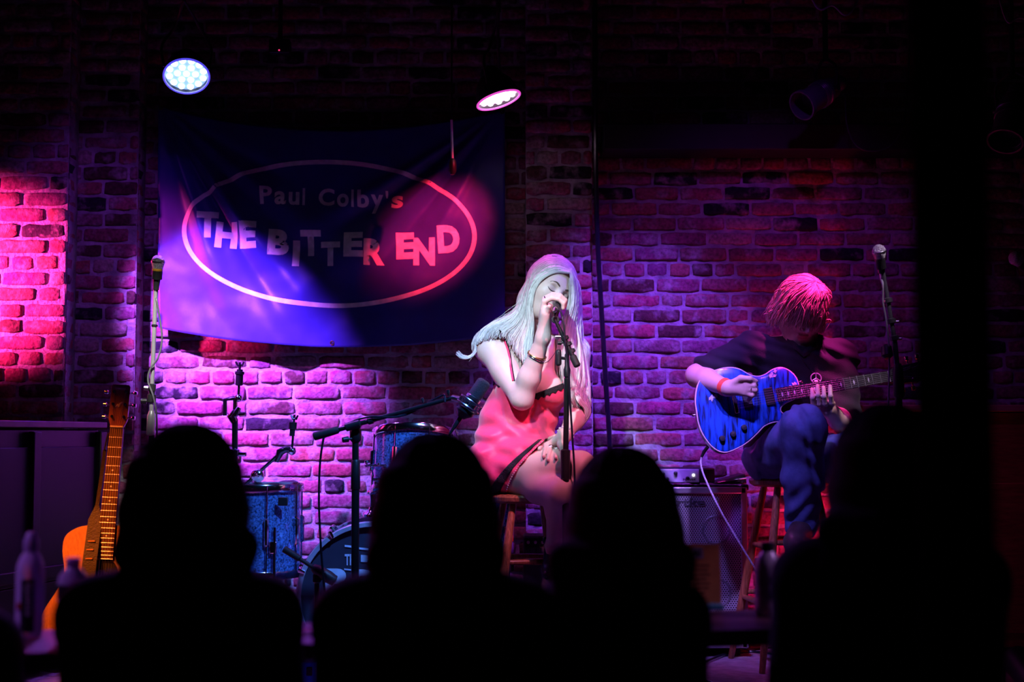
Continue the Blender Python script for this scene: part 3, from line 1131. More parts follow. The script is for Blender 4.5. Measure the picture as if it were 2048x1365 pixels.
# ================================================================ drum kit
M_shell = mat('blue_sparkle_shell', (.10, .22, .52), .25, .35, var=.9, scale=120, coat=.6)
M_shellk = mat('dark_blue_shell', (.03, .06, .16), .25, .2, var=.4, scale=90, coat=.5)
M_head = mat('dark_drum_head', (.035, .035, .06), .35, var=.1)
M_skin = mat('drum_skin', (.5, .5, .52), .5)
M_logo = mat('pale_blue_print', (.55, .68, .85), .5)


def drum(t, c, ax, r, h, nl, shell):
    """drum centred at c: shell, hoops, lugs with rods"""
    c = V(c)
    a, b, ax = frame(ax)
    obj('shell', MB().lathe(c - ax * h / 2, ax, [(0, r * .97), (0.004, r), (h - .004, r), (h, r * .97)], 48), shell, t)
    for s in (-1, 1):
        e = c + ax * s * h / 2
        hp = obj('hoop', MB().lathe(e - ax * .016, ax, [(0, r + .003), (.0, r + .010), (.004, r + .0125), (.028, r + .0125), (.032, r + .010), (.032, r + .006), (.0, r + .003)], 48, cap=False), M_chrome, t)
        obj('drum_head', MB().lathe(e + ax * s * .004, ax * s, [(0, 0), (0.0, r + .004)], 48, cap=False), M_skin, t)
    for k in range(nl):
        th = 2 * PI * (k + .5) / nl
        u = a * math.cos(th) + b * math.sin(th)
        lg = obj('lug', MB().tube([c + u * (r + .004) - ax * h * .16, c + u * (r + .012) - ax * h * .14, c + u * (r + .012) + ax * h * .14, c + u * (r + .004) + ax * h * .16], [.006, .010, .010, .006], 8), M_chrome, t)
        obj('tension_rod', MB().cyl(c + u * (r + .010) - ax * (h / 2 + .012), c + u * (r + .010) + ax * (h / 2 + .012), .0035, seg=6), M_chrome, lg)


# floor tom
Yd = 5.85
c = at(512, 1060, Yd)
FT = thing('floor_tom', (c.x, Yd, STZ), 'blue sparkle floor tom with chrome lugs standing beside the bass drum', 'drum', 'drums of the kit')
drum(FT, c, (0, 0, 1), .180, .345, 8, M_shell)
for k in range(3):
    th = -PI / 2 + .55 + 2 * PI * k / 3
    q = V((c.x + .2 * math.cos(th), c.y + .2 * math.sin(th), 0))
    leg = obj('leg', MB().tube([(q.x, q.y, c.z + .02), (q.x, q.y, STZ + .07), (q.x + .02 * math.cos(th), q.y + .02 * math.sin(th), STZ + .01)], .0055, 8), M_chrome, FT)
    obj('rubber_foot', MB().lathe((q.x + .02 * math.cos(th), q.y + .02 * math.sin(th), STZ), (0, 0, 1), [(0, .013), (.02, .012), (.03, .007)], 12), M_rubber, leg)
    obj('leg_bracket', MB().box((q.x - .012 * math.cos(th), q.y - .012 * math.sin(th), c.z - .06), (.03, .03, .05)), M_chrome, FT, .005)
p = at(565, 1004, Yd - .185)
obj('badge', MB().box(p + V((0, .012, 0)), (.038, .01, .034)), M_black, FT, .003)

# second floor tom, behind the singer's stool
c = at(950, 1062, 5.95)
t = thing('floor_tom', (c.x, 5.95, STZ), 'blue sparkle floor tom behind the singer\'s wooden stool', 'drum', 'drums of the kit')
drum(t, c, (0, .06, 1), .150, .30, 8, M_shell)
for k in range(3):
    th = -PI / 2 + .95 + 2 * PI * k / 3
    q = V((c.x + .172 * math.cos(th), c.y + .172 * math.sin(th), 0))
    leg = obj('leg', MB().tube([(q.x, q.y, c.z + .12), (q.x, q.y, STZ + .07), (q.x + .03 * math.cos(th), q.y + .03 * math.sin(th), STZ + .01)], .0055, 8), M_chrome, t)
    obj('rubber_foot', MB().lathe((q.x + .03 * math.cos(th), q.y + .03 * math.sin(th), STZ), (0, 0, 1), [(0, .013), (.02, .012), (.03, .007)], 12), M_rubber, leg)
    obj('leg_bracket', MB().box((q.x - .01 * math.cos(th), q.y - .01 * math.sin(th), c.z), (.028, .028, .05)), M_chrome, t, .005)

# bass drum
Yk = 5.62
c = at(744, 1166, Yk)
c.z = STZ + .297
KD = thing('bass_drum', (c.x, Yk + .2, STZ), 'large bass drum with a dark printed head and chrome claws', 'drum', 'drums of the kit')
ax = V((.06, -1, 0)).normalized()
r = .277
body = c - ax * .2
obj('shell', MB().lathe(c, ax, [(-.40, r * .97), (-.40, r), (-.01, r), (0, r * .97)], 64), M_shellk, KD)
for s in (-.40, 0):
    obj('hoop', MB().lathe(c + ax * s, ax, [(-.022, r + .003), (-.022, r + .018), (.020, r + .018), (.024, r + .014), (.024, r - .002), (.0, r - .002)], 64, cap=False), mat('lilac_grey_hoop', (.42, .40, .52), .3, .2), KD)
obj('hoop_inlay', MB().lathe(c, ax, [(-.01, r + .0185), (-.01, r + .0192), (.01, r + .0192), (.01, r + .0185)], 64, cap=False), M_shellk, KD)
hd = obj('drum_head', MB().lathe(c + ax * .004, ax, [(0, 0), (0, r - .001)], 64, cap=False), M_head, KD)
obj('rear_drum_head', MB().lathe(c - ax * .404, -ax, [(0, 0), (0, r - .001)], 64, cap=False), M_skin, KD)
a_ = V((1, .06, 0)).normalized()
for k in range(10):
    th = 2 * PI * (k + .42) / 10
    u = a_ * math.cos(th) + V((0, 0, 1)) * math.sin(th)
    if u.z < -.9:
        continue
    cl = obj('claw', MB().tube([c + ax * .028 + u * (r + .002), c + ax * .032 + u * (r + .022), c - ax * .03 + u * (r + .030), c - ax * .045 + u * (r + .03)], [.006, .009, .008, .006], 8), M_chrome, KD)
    obj('tension_rod', MB().cyl(c - ax * .03 + u * (r + .03), c - ax * .15 + u * (r + .026), .0035, seg=6), M_chrome, cl)
    obj('lug', MB().tube([c - ax * .13 + u * r, c - ax * .14 + u * (r + .03), c - ax * .26 + u * (r + .03), c - ax * .27 + u * r], .010, 8), M_chrome, KD)
for s in (-1, 1):
    th = math.radians(200 if s < 0 else -20)
    u = a_ * math.cos(th) + V((0, 0, 1)) * math.sin(th)
    q0 = c - ax * .06 + u * (r - .01)
    q1 = V((q0.x + s * .10, q0.y - .10, STZ + .015))
    sp = obj('spur', MB().cyl(q0, q1, .007, seg=10), M_chrome, KD)
    obj('spur_foot', MB().lathe(q1 + V((0, 0, -.014)), (0, 0, 1), [(0, .012), (.02, .011), (.028, .007)], 12), M_rubber, sp)
    obj('spur_bracket', MB().ball(q0, .022, 12), M_chrome, KD)


def on_head(px, py):
    p = at(px, py, Yk)
    d = (p - c)
    k = d.x * a_.x + d.y * a_.y
    return c + ax * .008 + a_ * (d.x / a_.x) + V((0, 0, d.z))


def head_text(s, x0, y0, x1, y1, bold=.04, sk=0):
    tv, tf = text_mesh(s, bold)
    return obj('print', MB().add([on_head(x0 + (x1 - x0) * q + sk * w2, y1 + (y0 - y1) * w2) for q, w2 in tv], tf), M_logo, hd)


head_text('P', 650, 1137, 690, 1186, .07, 4)
head_text('D', 703, 1139, 748, 1186, .07, 4)
head_text('P', 758, 1139, 800, 1186, .07, 4)
head_text('F', 633, 1145, 642, 1159, .03)
head_text('TRS', 690, 1108, 716, 1131, .03)
mb = MB()
for x0, y0, x1, y1 in ((690, 1090, 708, 1094), (718, 1095, 737, 1099), (689, 1137, 706, 1140), (722, 1110, 750, 1124)):
    mb.add([on_head(x0, y0), on_head(x1, y0 + 2), on_head(x1, y1 + 2), on_head(x0, y1)], [(0, 1, 2, 3)])
obj('print_bars', mb, M_logo, hd)

# rack tom on a holder above the bass drum
c2 = at(828, 928, 5.83)
t = thing('rack_tom', c2 - V((0, 0, .11)), 'blue sparkle rack tom with chrome rim mounted above the bass drum', 'drum', 'drums of the kit')
drum(t, c2, V((.02, .22, 1)), .165, .235, 8, M_shell)
q = at(762, 962, 5.80)
mb = MB()
mb.tube([c2 + V((-.14, .03, -.05)), q + V((-.02, 0, .02)), at(746, 990, 5.80), at(746, 1028, 5.80)], [.012, .013, .013, .013], 12)
mb.ball(q + V((-.02, 0, .02)), .024, 12)
mb.torus(at(746, 985, 5.8), (0, 0, 1), .018, .008, 16, 8)
obj('holder_arm', mb, M_chrome, t)
mb = MB()
for x, y in ((733, 925), (742, 940), (758, 930), (770, 936), (785, 928), (752, 968), (775, 962), (790, 950)):
    mb.ball(at(x, y, 5.69), .009, 8)
    mb.cyl(at(x, y, 5.69), at(x, y, 5.76), .005, seg=6)
mb.cyl(at(731, 932, 5.70), at(795, 932, 5.70), .006, seg=8)
mb.cyl(at(745, 960, 5.70), at(795, 957, 5.70), .006, seg=8)
obj('bracket', mb, M_chrome, t)
mb = MB().lathe(at(746, 1034, 5.80), (0, 0, 1), [(0, .04), (.01, .04), (.02, .03), (.03, .018), (.04, .016)], 20)
obj('mount_plate', mb, M_chrome, KD)


# cymbal stands without cymbals
def cymbal_stand(foot, label):
    t = thing('cymbal_stand', (foot.x, foot.y, STZ), label, 'cymbal stand', 'bare cymbal stands')
    for k in range(3):
        th = 2 * PI * k / 3 + .3
        u = V((math.cos(th), math.sin(th), 0))
        lg = obj('leg', MB().tube([(foot.x, foot.y, STZ + .30), foot + u * .26 + V((0, 0, STZ + .012 - foot.z))], .007, 8), M_chrome, t)
        q = foot + u * .26
        obj('rubber_foot', MB().ball((q.x, q.y, STZ + .013), .013, 10), M_rubber, lg)
    return t


Yc = 5.9
f1 = at(470, 1100, Yc)
t = cymbal_stand(V((f1.x, Yc, STZ)), 'tall bare cymbal stand with a bent tilter against the brick wall')
dk = mat('dark_chrome', (.10, .10, .12), .2, .9)
obj('pole', MB().cyl((f1.x, Yc, STZ + .1), at(470, 838, Yc), .0125), dk, t)
obj('pole_clamp', MB().lathe(at(470, 915, Yc), (0, 0, 1), [(0, .013), (.004, .02), (.03, .02), (.035, .013)], 16), M_chrome, t)
knob(t, at(470, 909, Yc), (1, -.3, 0), .010, .05, M_chrome)
knob(t, at(470, 909, Yc), (-1, -.3, 0), .006, .03, M_chrome)
obj('tilter', MB().tube([at(470, 845, Yc), at(464, 834, Yc), at(472, 826, Yc), at(478, 815, Yc)], [.016, .022, .019, .012], 10), M_chrome, t)
knob(t, at(472, 830, Yc - .01), (1, -.3, .05), .011, .045, M_chrome)
obj('tilter_arm', MB().tube([at(450, 832, Yc), at(450, 800, Yc), at(466, 797, Yc), at(476, 797, Yc)], .0095, 10), dk, t)
obj('swivel', MB().ball(at(477, 797, Yc), .017, 12), M_chrome, t)
obj('upright', MB().tube([at(470, 830, Yc), at(471, 797, Yc)], .010, 10), M_chrome, t)
obj('cymbal_post', MB().cyl(at(477, 795, Yc), at(480, 725, Yc), .0055, seg=10), dk, t)
obj('felt_sleeve', MB().lathe(at(478, 772, Yc), (.04, 0, 1), [(0, .011), (.003, .016), (.045, .016), (.048, .020), (.058, .020), (.06, .013), (.068, .013)], 16), M_black, t)
obj('wing_nut', MB().tube([at(471, 724, Yc), at(476, 732, Yc), at(480, 728, Yc), at(484, 732, Yc), at(488, 724, Yc)], [.004, .006, .007, .006, .004], 8), dk, t)
f2 = at(522, 1140, 6.05)
t = cymbal_stand(V((f2.x, 6.05, STZ)), 'short bare boom cymbal stand rising behind the floor tom')
Yc = 5.98
obj('pole', MB().tube([(f2.x, 6.05, STZ + .1), at(514, 985, 6.05), at(514, 968, Yc)], .0115, 12), dk, t)
obj('boom_clamp', MB().ball(at(515, 952, Yc), .030, 14), M_chrome, t)
obj('boom_arm', MB().cyl(at(488, 972, Yc), at(566, 902, Yc), .0075, seg=10), dk, t)
obj('boom_joint', MB().tube([at(553, 925, Yc), at(560, 905, Yc), at(572, 899, Yc), at(590, 902, Yc)], [.008, .018, .016, .012], 10), dk, t)
obj('swivel', MB().ball(at(584, 903, Yc), .018, 12), M_chrome, t)
obj('cymbal_post', MB().cyl(at(584, 900, Yc), at(589, 830, Yc), .005, seg=10), dk, t)
obj('felt_sleeve', MB().lathe(at(584, 873, Yc), (.06, 0, 1), [(0, .008), (.002, .0115), (.028, .0115), (.03, .017), (.058, .017), (.06, .011)], 16), M_black, t)
obj('wing_nut', MB().tube([at(582, 831, Yc), at(586, 839, Yc), at(589, 836, Yc), at(592, 839, Yc), at(596, 831, Yc)], [.004, .006, .007, .006, .004], 8), M_chrome, t)
knob(t, at(515, 952, Yc - .02), (.4, -1, .3), .011, .04, M_chrome)

# microphone for the bass drum on a low stand
Yq = 5.42
q0, q1 = at(567, 1098, Yq), at(684, 1172, Yq + .02)
t = thing('drum_microphone', (q1.x, Yq, STZ), 'black microphone pointing across the bass drum head on a low stand', 'microphone')
d = (q1 - q0).normalized()
obj('boom', MB().lathe(q0, d, [(0, .010), (.004, .0135), (.07, .0125), (.075, .008), (.20, .008)], 14), M_rubber, t)
obj('body', MB().lathe(q0, d, [(.13, .013), (.15, .021), (.20, .024), (.23, .020), (.235, 0)], 18), M_black, t)
s0 = q0 + d * .15
obj('pole', MB().cyl((s0.x, s0.y, STZ + .02), s0 + V((0, 0, -.01)), .0095), M_blackmetal, t)
obj('clutch', MB().lathe(s0 + V((0, 0, -.05)), (0, 0, 1), [(0, .010), (.005, .016), (.03, .016), (.04, .010)], 14), M_black, t)
obj('base', MB().lathe((s0.x, s0.y, STZ), (0, 0, 1), [(0, .10), (.01, .10), (.02, .08), (.025, .015), (.04, .012)], 30), M_blackmetal, t)
# ================================================================ bass amplifier
def dots_material():
    m = bpy.data.materials.new('perforated_aluminium')
    m.use_nodes = True
    nt = m.node_tree
    L = nt.links.new
    b = nt.nodes['Principled BSDF']
    tc = nt.nodes.new('ShaderNodeTexCoord')
    sp = nt.nodes.new('ShaderNodeSeparateXYZ')
    L(tc.outputs['Object'], sp.inputs['Vector'])

    def ma(op, a, b_=None, c_=None):
        n = nt.nodes.new('ShaderNodeMath')
        n.operation = op
        for i, q in enumerate((a, b_, c_)):
            if q is None:
                continue
            if isinstance(q, (int, float)):
                n.inputs[i].default_value = q
            else:
                L(q, n.inputs[i])
        return n.outputs[0]
    P = 0.0105
    row = ma('DIVIDE', sp.outputs['Z'], P * .8)
    rowi = ma('FLOOR', row)
    odd = ma('MODULO', rowi, 2.0)
    x = ma('ADD', ma('DIVIDE', sp.outputs['X'], P), ma('MULTIPLY', odd, .5))
    fx = ma('SUBTRACT', ma('FRACT', x), .5)
    fz = ma('MULTIPLY', ma('SUBTRACT', ma('FRACT', row), .5), .8)
    d = ma('SQRT', ma('ADD', ma('MULTIPLY', fx, fx), ma('MULTIPLY', fz, fz)))
    hole = ma('LESS_THAN', d, .29)
    mx = nt.nodes.new('ShaderNodeMix')
    mx.data_type = 'RGBA'
    L(hole, mx.inputs['Factor'])
    mx.inputs['A'].default_value = (.52, .52, .58, 1)
    mx.inputs['B'].default_value = (.008, .008, .010, 1)
    L(mx.outputs['Result'], b.inputs['Base Color'])
    b.inputs['Roughness'].default_value = .42
    L(ma('MULTIPLY', ma('SUBTRACT', 1.0, hole), .55), b.inputs['Metallic'])
    return m


Ya = 6.03
p0, p1 = at(1240, 970, Ya), at(1496, 970, Ya)
AMPZ = p0.z
cx = (p0.x + p1.x) / 2
Wd = p1.x - p0.x
t = thing('speaker_cabinet', (cx, Ya + .2, STZ), 'silver-grilled bass speaker cabinet standing by the wall under an amplifier', 'speaker cabinet')
obj('case', MB().box((cx, Ya + .155, (STZ + AMPZ) / 2 + .01), (Wd, .27, AMPZ - STZ - .04)), mat('black_amp_carpet', (.012, .012, .014), .8, bump=.5, bscale=500), t, .012)
mb = MB()
H0, H1 = STZ + .04, AMPZ - .012
for x, z, sx, sz in ((cx, H1 - .012, Wd - .02, .026), (cx, H0 + .012, Wd - .02, .026), (cx - Wd / 2 + .018, (H0 + H1) / 2, .026, H1 - H0), (cx + Wd / 2 - .018, (H0 + H1) / 2, .026, H1 - H0)):
    mb.box((x, Ya + .008, z), (sx, .03, sz))
obj('grille_frame', mb, mat('satin_aluminium', (.6, .6, .64), .35, .8, var=.06), t, .003)
gr = obj('grille', MB().box((cx, Ya + .012, (H0 + H1) / 2), (Wd - .05, .012, H1 - H0 - .05)), dots_material(), t)
obj('name_plate', text_on('hartke', at(1322, 1014, Ya + .002), at(1411, 1014, Ya + .002) - at(1322, 1014, Ya + .002), V((0, 0, .036)), .03), mat('grey_letters', (.10, .10, .12), .4, .3), t)
for (x, z) in ((.25, .29), (-.25, .29), (.25, -.2), (-.25, -.2)):
    obj('speaker_cone', MB().lathe((cx + x * Wd, Ya + .0045, (H0 + H1) / 2 + z * (H1 - H0) * .8), (0, -1, 0), [(0, .052), (.001, .056), (.001, .060), (0, .062)], 40, cap=False), mat('cone_shine', (.22, .22, .25), .4, .5), gr)
for x in (-1, 1):
    for y in (-.09, .09):
        obj('foot', MB().lathe((cx + x * (Wd / 2 - .05), Ya + .155 + y, STZ), (0, 0, 1), [(0, .02), (.035, .022)], 14), M_rubber, t)
for x in (-1, 1):
    obj('corner', MB().box((cx + x * (Wd / 2 - .012), Ya + .012, AMPZ - .012), (.03, .03, .026)), M_blackmetal, t, .006)

q0, q1 = at(1264, 968, Ya + .02), at(1401, 937, Ya + .02)
q2 = at(1431, 937, Ya + .02)
zc = (AMPZ + q1.z) / 2
t = thing('amplifier_head', ((q0.x + q2.x) / 2, Ya + .15, AMPZ), 'silver-faced amplifier head with black knobs on the speaker cabinet', 'amplifier')
obj('case', MB().box(((q0.x + q2.x) / 2, Ya + .15, zc + .003), (q2.x - q0.x, .22, q1.z - AMPZ - .006)), M_black, t, .006)
obj('front_panel', MB().box(((q0.x + q1.x) / 2, Ya + .035, zc + .002), (q1.x - q0.x - .01, .012, q1.z - AMPZ - .014)), mat('silver_panel', (.55, .52, .60), .4, .4), t, .002)
for x, y in ((1326, 949), (1334, 959), (1351, 947), (1375, 957), (1305, 950), (1288, 950)):
    obj('control_knob', MB().lathe(at(x, y, Ya + .029), (0, -1, 0), [(0, .0085), (.012, .0075), (.014, .004)], 14), M_black, t)
obj('power_light', MB().lathe(at(1387, 951, Ya + .028), (0, -1, 0), [(0, .006), (.004, .005), (.006, 0)], 12), mat('white_indicator', (1, 1, 1), .3, emit=(.95, .97, 1), estr=3), t)
obj('panel_print', text_on('POWER', at(1366, 962, Ya + .027), at(1392, 962, Ya + .027) - at(1366, 962, Ya + .027), V((0, 0, .009)), .02), M_black, t)
for x in (-.1, .1):
    obj('foot', MB().box(((q0.x + q2.x) / 2 + x, Ya + .15, AMPZ + .003), (.03, .2, .008)), M_rubber, t)

# black pouch lying on the cabinet
p = at(1458, 968, Ya + .1)
mb = MB().add([V((p.x - .07, Ya + .05, AMPZ)), V((p.x + .07, Ya + .05, AMPZ)), V((p.x + .07, Ya + .22, AMPZ)), V((p.x - .07, Ya + .22, AMPZ)),
               V((p.x - .05, Ya + .06, AMPZ + .012)), V((p.x + .065, Ya + .06, AMPZ + .045)), V((p.x + .065, Ya + .21, AMPZ + .045)), V((p.x - .05, Ya + .21, AMPZ + .014))],
              [(3, 2, 1, 0), (4, 5, 6, 7), (0, 1, 5, 4), (1, 2, 6, 5), (2, 3, 7, 6), (3, 0, 4, 7)])
t = thing('cable_pouch', (p.x, Ya + .15, AMPZ), 'flat black pouch lying on the speaker cabinet beside the amplifier', 'pouch')
obj('bag', mb, mat('black_nylon', (.015, .015, .018), .45, bump=.3, bscale=200), t, .008)
obj('zip', MB().tube([V((p.x - .055, Ya + .055, AMPZ + .007)), V((p.x + .068, Ya + .055, AMPZ + .026))], .003, 6), M_steel, t)

# small black amplifier behind the singer's stool
p = at(1078, 1072, 6.0)
t = thing('small_amplifier', (p.x, 6.08, STZ), 'small black amplifier on the stage behind the singer\'s stool', 'amplifier')
obj('case', MB().box((p.x, 6.08, (STZ + p.z) / 2 + .01), (.13, .16, p.z - STZ - .02)), MATS['black_amp_carpet'], t, .008)
obj('trim_strip', MB().box((p.x, 5.998, p.z - .006), (.12, .008, .008)), M_chrome, t)
obj('grille_cloth', MB().box((p.x, 5.998, (STZ + p.z) / 2), (.11, .006, p.z - STZ - .10)), mat('dark_grille_cloth', (.02, .02, .03), .6, var=.6, scale=200), t)
for k in range(4):
    obj('control_knob', MB().lathe((p.x - .045 + .03 * k, 5.999, p.z - .028), (0, -1, 0), [(0, .007), (.012, .006), (.013, 0)], 10), M_steel, t)
for s in (-1, 1):
    obj('foot', MB().box((p.x + s * .05, 6.08, STZ + .006), (.02, .14, .014)), M_rubber, t)

# ================================================================ wooden stools
M_stool = wood('stool_wood', (.16, .045, .018), (.42, .15, .06), .32, (30, 30, 3), .3)


def stool(x, y, h, rot, label, seat_r=.165, rungs=(.43, .20)):
    t = thing('bar_stool', (x, y, STZ), label, 'stool', 'wooden stools of the performers')
    obj('seat', MB().lathe((x, y, STZ + h), (0, 0, 1), [(-.036, 0), (-.036, seat_r - .02), (-.026, seat_r - .004), (-.012, seat_r), (-.004, seat_r - .004), (0, seat_r - .018), (0, 0)], 48), M_stool, t)
    D = []
    for k in range(4):
        th = rot + k * PI / 2
        u = V((math.cos(th), math.sin(th), 0))
        D.append(u)
        a, b = V((x, y, STZ + h - .03)) + u * (seat_r * .68), V((x, y, STZ)) + u * .275
        d = (b - a)
        ln = d.length
        obj('leg', MB().lathe(a, d, [(0, .012), (.02, .0145), (ln * .45, .0185), (ln * .8, .016), (ln - .003, .0125), (ln, .011)], 14), M_stool, t)
    for k in range(4):
        for hh in ((rungs[0] - .01, rungs[1] - .01) if k % 2 else (rungs[0] + .01, rungs[1] + .01)):
            f_ = 1 - (hh) / (h - .03)
            r_ = seat_r * .68 + (.275 - seat_r * .68) * f_
            a, b = V((x, y, STZ + hh)) + D[k] * r_, V((x, y, STZ + hh)) + D[(k + 1) % 4] * r_
            n = (b - a).normalized()
            ln = (b - a).length
            obj('rung', MB().lathe(a, n, [(0, .009), (ln * .2, .011), (ln * .5, .013), (ln * .8, .011), (ln, .009)], 12), M_stool, t)
    return t


G_ST = V((1.135, 5.84, 0))
G_SEAT = .757
stool(G_ST.x, G_ST.y, G_SEAT, math.atan2(5.615 - 5.84, .973 - 1.135), 'tall wooden stool under the guitarist, beside the speaker cabinet', rungs=(.49, .27))
S_ST = V((.064, 5.66, 0))
S_SEAT = .700
stool(S_ST.x, S_ST.y, S_SEAT, math.radians(238), 'wooden stool under the singer in the pink dress')


# ================================================================ acoustic guitar
def outline(pts, n=8):
    """half widths (y, w) -> closed symmetric outline"""
    s = spline([V((w, y, 0)) for y, w in pts], n)
    R = [(p.x, p.y) for p in s]
    return R + [(-x, y) for x, y in reversed(R[1:-1])]


o0 = at(188, 1342, 4.98)
tip = at(241, 786, 5.16)
ay = (tip - o0).normalized()
an = V((.10, -1, 0))
an = (an - ay * an.dot(ay)).normalized()
axx = ay.cross(an).normalized() * -1
if axx.x < 0:
    axx = -axx
t = thing('acoustic_guitar', (o0.x, o0.y, STZ), 'acoustic guitar with a spruce top and black strap, on a stand before the piano', 'guitar')
AG = t
M_spruce = wood('spruce_top', (.62, .30, .09), (.80, .42, .14), .35, (60, 60, 2), .3)
M_mahog = wood('dark_mahogany', (.08, .03, .02), (.15, .06, .035), .35, (20, 20, 2), .3)
M_fret = wood('rosewood', (.10, .045, .022), (.20, .09, .04), .45, (40, 40, 3))
OL = outline([(0, 0), (.012, .09), (.05, .158), (.12, .196), (.19, .192), (.26, .158), (.31, .138), (.35, .137), (.41, .148), (.46, .142), (.492, .10), (.503, .04), (.505, 0)])
W = lambda x, y, z: o0 + axx * x + ay * y + an * z
obj('body', MB().prism(OL, W(0, 0, -.098), axx, ay, an * .095), M_mahog, t, .003)
obj('soundboard', MB().prism([(x * .995, .002 + y * .995) for x, y in OL], W(0, 0, -.003), axx, ay, an * .004), M_spruce, t)
obj('sound_hole', MB().lathe(W(0, .335, .0012), an, [(0, 0), (.0005, .049)], 32, cap=False), M_dark, t)
mb = MB()
for r_ in (.053, .059, .063):
    mb.torus(W(0, .335, .0012), an, r_, .0012, 40, 4)
obj('rosette', mb, M_white, t)
obj('bridge', MB().box(W(0, .16, .005), (.155, .012, .03), Matrix((axx, an, ay)).transposed()), M_fret, t, .003)
obj('pickguard', MB().prism([(.045, .30), (.10, .27), (.115, .23), (.09, .19), (.06, .20), (.05, .26)], W(0, 0, .001), axx, ay, an * .0015), M_black, t)
NUT = .855
obj('neck', MB().prism([(-.028, .44), (.028, .44), (.0225, NUT), (-.0225, NUT)], W(0, 0, -.022), axx, ay, an * .028), M_mahog, t, .006)
fb = obj('fingerboard', MB().prism([(-.029, .385), (.029, .385), (.0225, NUT), (-.0225, NUT)], W(0, 0, .006), axx, ay, an * .006), M_fret, t, .001)
SCL = NUT - .165
for k in range(1, 21):
    y = NUT - SCL * (1 - 2 ** (-k / 12))
    w_ = .0225 + (.029 - .0225) * (NUT - y) / (NUT - .385)
    obj('fret', MB().cyl(W(-w_, y, .0122), W(w_, y, .0122), .0013, seg=6), M_steel, fb)
for k in (5, 7, 9, 12, 15):
    y = NUT - SCL * (1 - 2 ** (-(k - .5) / 12))
    obj('fret_marker', MB().lathe(W(0, y, .0121), an, [(0, .003), (.0006, .003), (.0006, 0)], 10), M_white, fb)
obj('nut', MB().box(W(0, NUT, .010), (.046, .012, .006), Matrix((axx, an, ay)).transposed()), mat('bone', (.85, .72, .62), .5), t, .001)
hs = [(-.0235, NUT + .003), (.0235, NUT + .003), (.034, NUT + .030), (.0345, NUT + .15), (.028, NUT + .158), (-.028, NUT + .158), (-.0325, NUT + .15), (-.0335, NUT + .030)]
hb = obj('headstock', MB().prism(hs, W(0, 0, -.012), axx, ay, an * .018), wood('headstock_veneer', (.24, .06, .10), (.34, .10, .15), .3, (30, 30, 3), .4), t, .0015)
for s in (-1, 1):
    for k in range(3):
        y = NUT + .038 + k * .046
        tp = obj('tuner', MB().lathe(W(s * .021, y, .006), an, [(0, .0055), (.003, .0055), (.003, .003), (.014, .003), (.015, .0035), (.017, 0)], 12), M_chrome, t)
        obj('tuner_button', MB().tube([W(s * .030, y, -.010), W(s * .044, y, -.010), W(s * .048, y, -.010), W(s * .058, y, -.010)], [.003, .003, .0085, .0075], 10), M_chrome, tp)
obj('maker_name', text_on('YAMAHA', W(-.019, NUT + .138, .0068), axx * .038, ay * .0075, .02), M_white, hb)
sv = spline([V((-.012, NUT + .072, 0)), V((-.004, NUT + .082, 0)), V((.0, NUT + .075, 0)), V((.004, NUT + .086, 0)), V((.012, NUT + .092, 0))], 5)
obj('inlay', MB().tube([W(q.x, q.y, .0066) for q in sv], [.002 + .002 * math.sin(i / len(sv) * PI) for i in range(len(sv))], 6), mat('pale_inlay', (.8, .55, .6), .4), hb)
for k in range(6):
    x0 = -.0175 + .007 * k
    obj('string', MB().tube([W(x0 * 1.5, .165, .012), W(x0, NUT, .0145), W((-.021 if k < 3 else .021), NUT + .038 + (k if k < 3 else 5 - k) * .046, .010)], .0007, 4), M_steel, t)
# strap
mb = MB()
sp_ = [at(209, 900, 5.12), at(203, 950, 5.11), at(194, 1010, 5.08), at(186, 1070, 5.04), at(178, 1130, 5.0), at(172, 1200, 4.97), at(180, 1290, 4.96)]
cs = spline(sp_, 6)
wd = [.007] * len(cs)
for i in range(len(cs)):
    f_ = i / (len(cs) - 1)
    wd[i] = .006 if f_ < .34 else min(.024, .006 + (f_ - .34) * .25)
rr = []
for q, w_ in zip(cs, wd):
    rr.append([q + V((-w_, 0, 0)), q + V((w_, .004, 0)), q + V((w_, .008, 0)), q + V((-w_, .004, 0))])
mb.rings(rr)
st = obj('strap', mb, mat('black_leather', (.02, .014, .012), .5, bump=.2, bscale=200), t)
for x, y, z in ((183, 1083, 5.029), (180, 1100, 5.018), (178, 1118, 5.006)):
    q = at(x, y, z)
    obj('strap_slot', MB().box(q + V((0, .001, 0)), (.024, .006, .004)), mat('amber_thread', (.75, .40, .10), .5), st)
obj('strap_tie', MB().tube(spline([W(-.022, NUT - .02, -.01), W(-.03, NUT - .03, .0), at(209, 900, 5.12)], 5), .0035, 6), M_black, t)
# stand for it
t = thing('guitar_stand', (o0.x, o0.y + .1, STZ), 'black tubular stand holding the acoustic guitar', 'guitar stand')
mb = MB()
sl = STZ + .015
obj('upright', MB().tube([W(0, .02, -.13) + V((0, .05, 0)), W(0, .30, -.16), W(0, .34, -.16)], .010, 10), M_blackmetal, t)
for s in (-1, 1):
    b_ = W(s * .09, -.012, -.13)
    obj('cradle_arm', MB().tube([W(0, .06, -.14), W(s * .07, -.020, -.12), W(s * .08, -.020, .012), W(s * .08, .012, .02)], .009, 10), M_rubber, t)
    q = W(0, .06, -.15)
    f_ = V((q.x + s * .17, q.y - .10, sl))
    lg = obj('leg', MB().tube([q, f_], .009, 10), M_blackmetal, t)
    obj('rubber_foot', MB().ball(f_, .015, 10), M_rubber, lg)
q = W(0, .30, -.16)
f_ = V((q.x, q.y + .22, sl))
lg = obj('leg', MB().tube([q, f_], .009, 10), M_blackmetal, t)
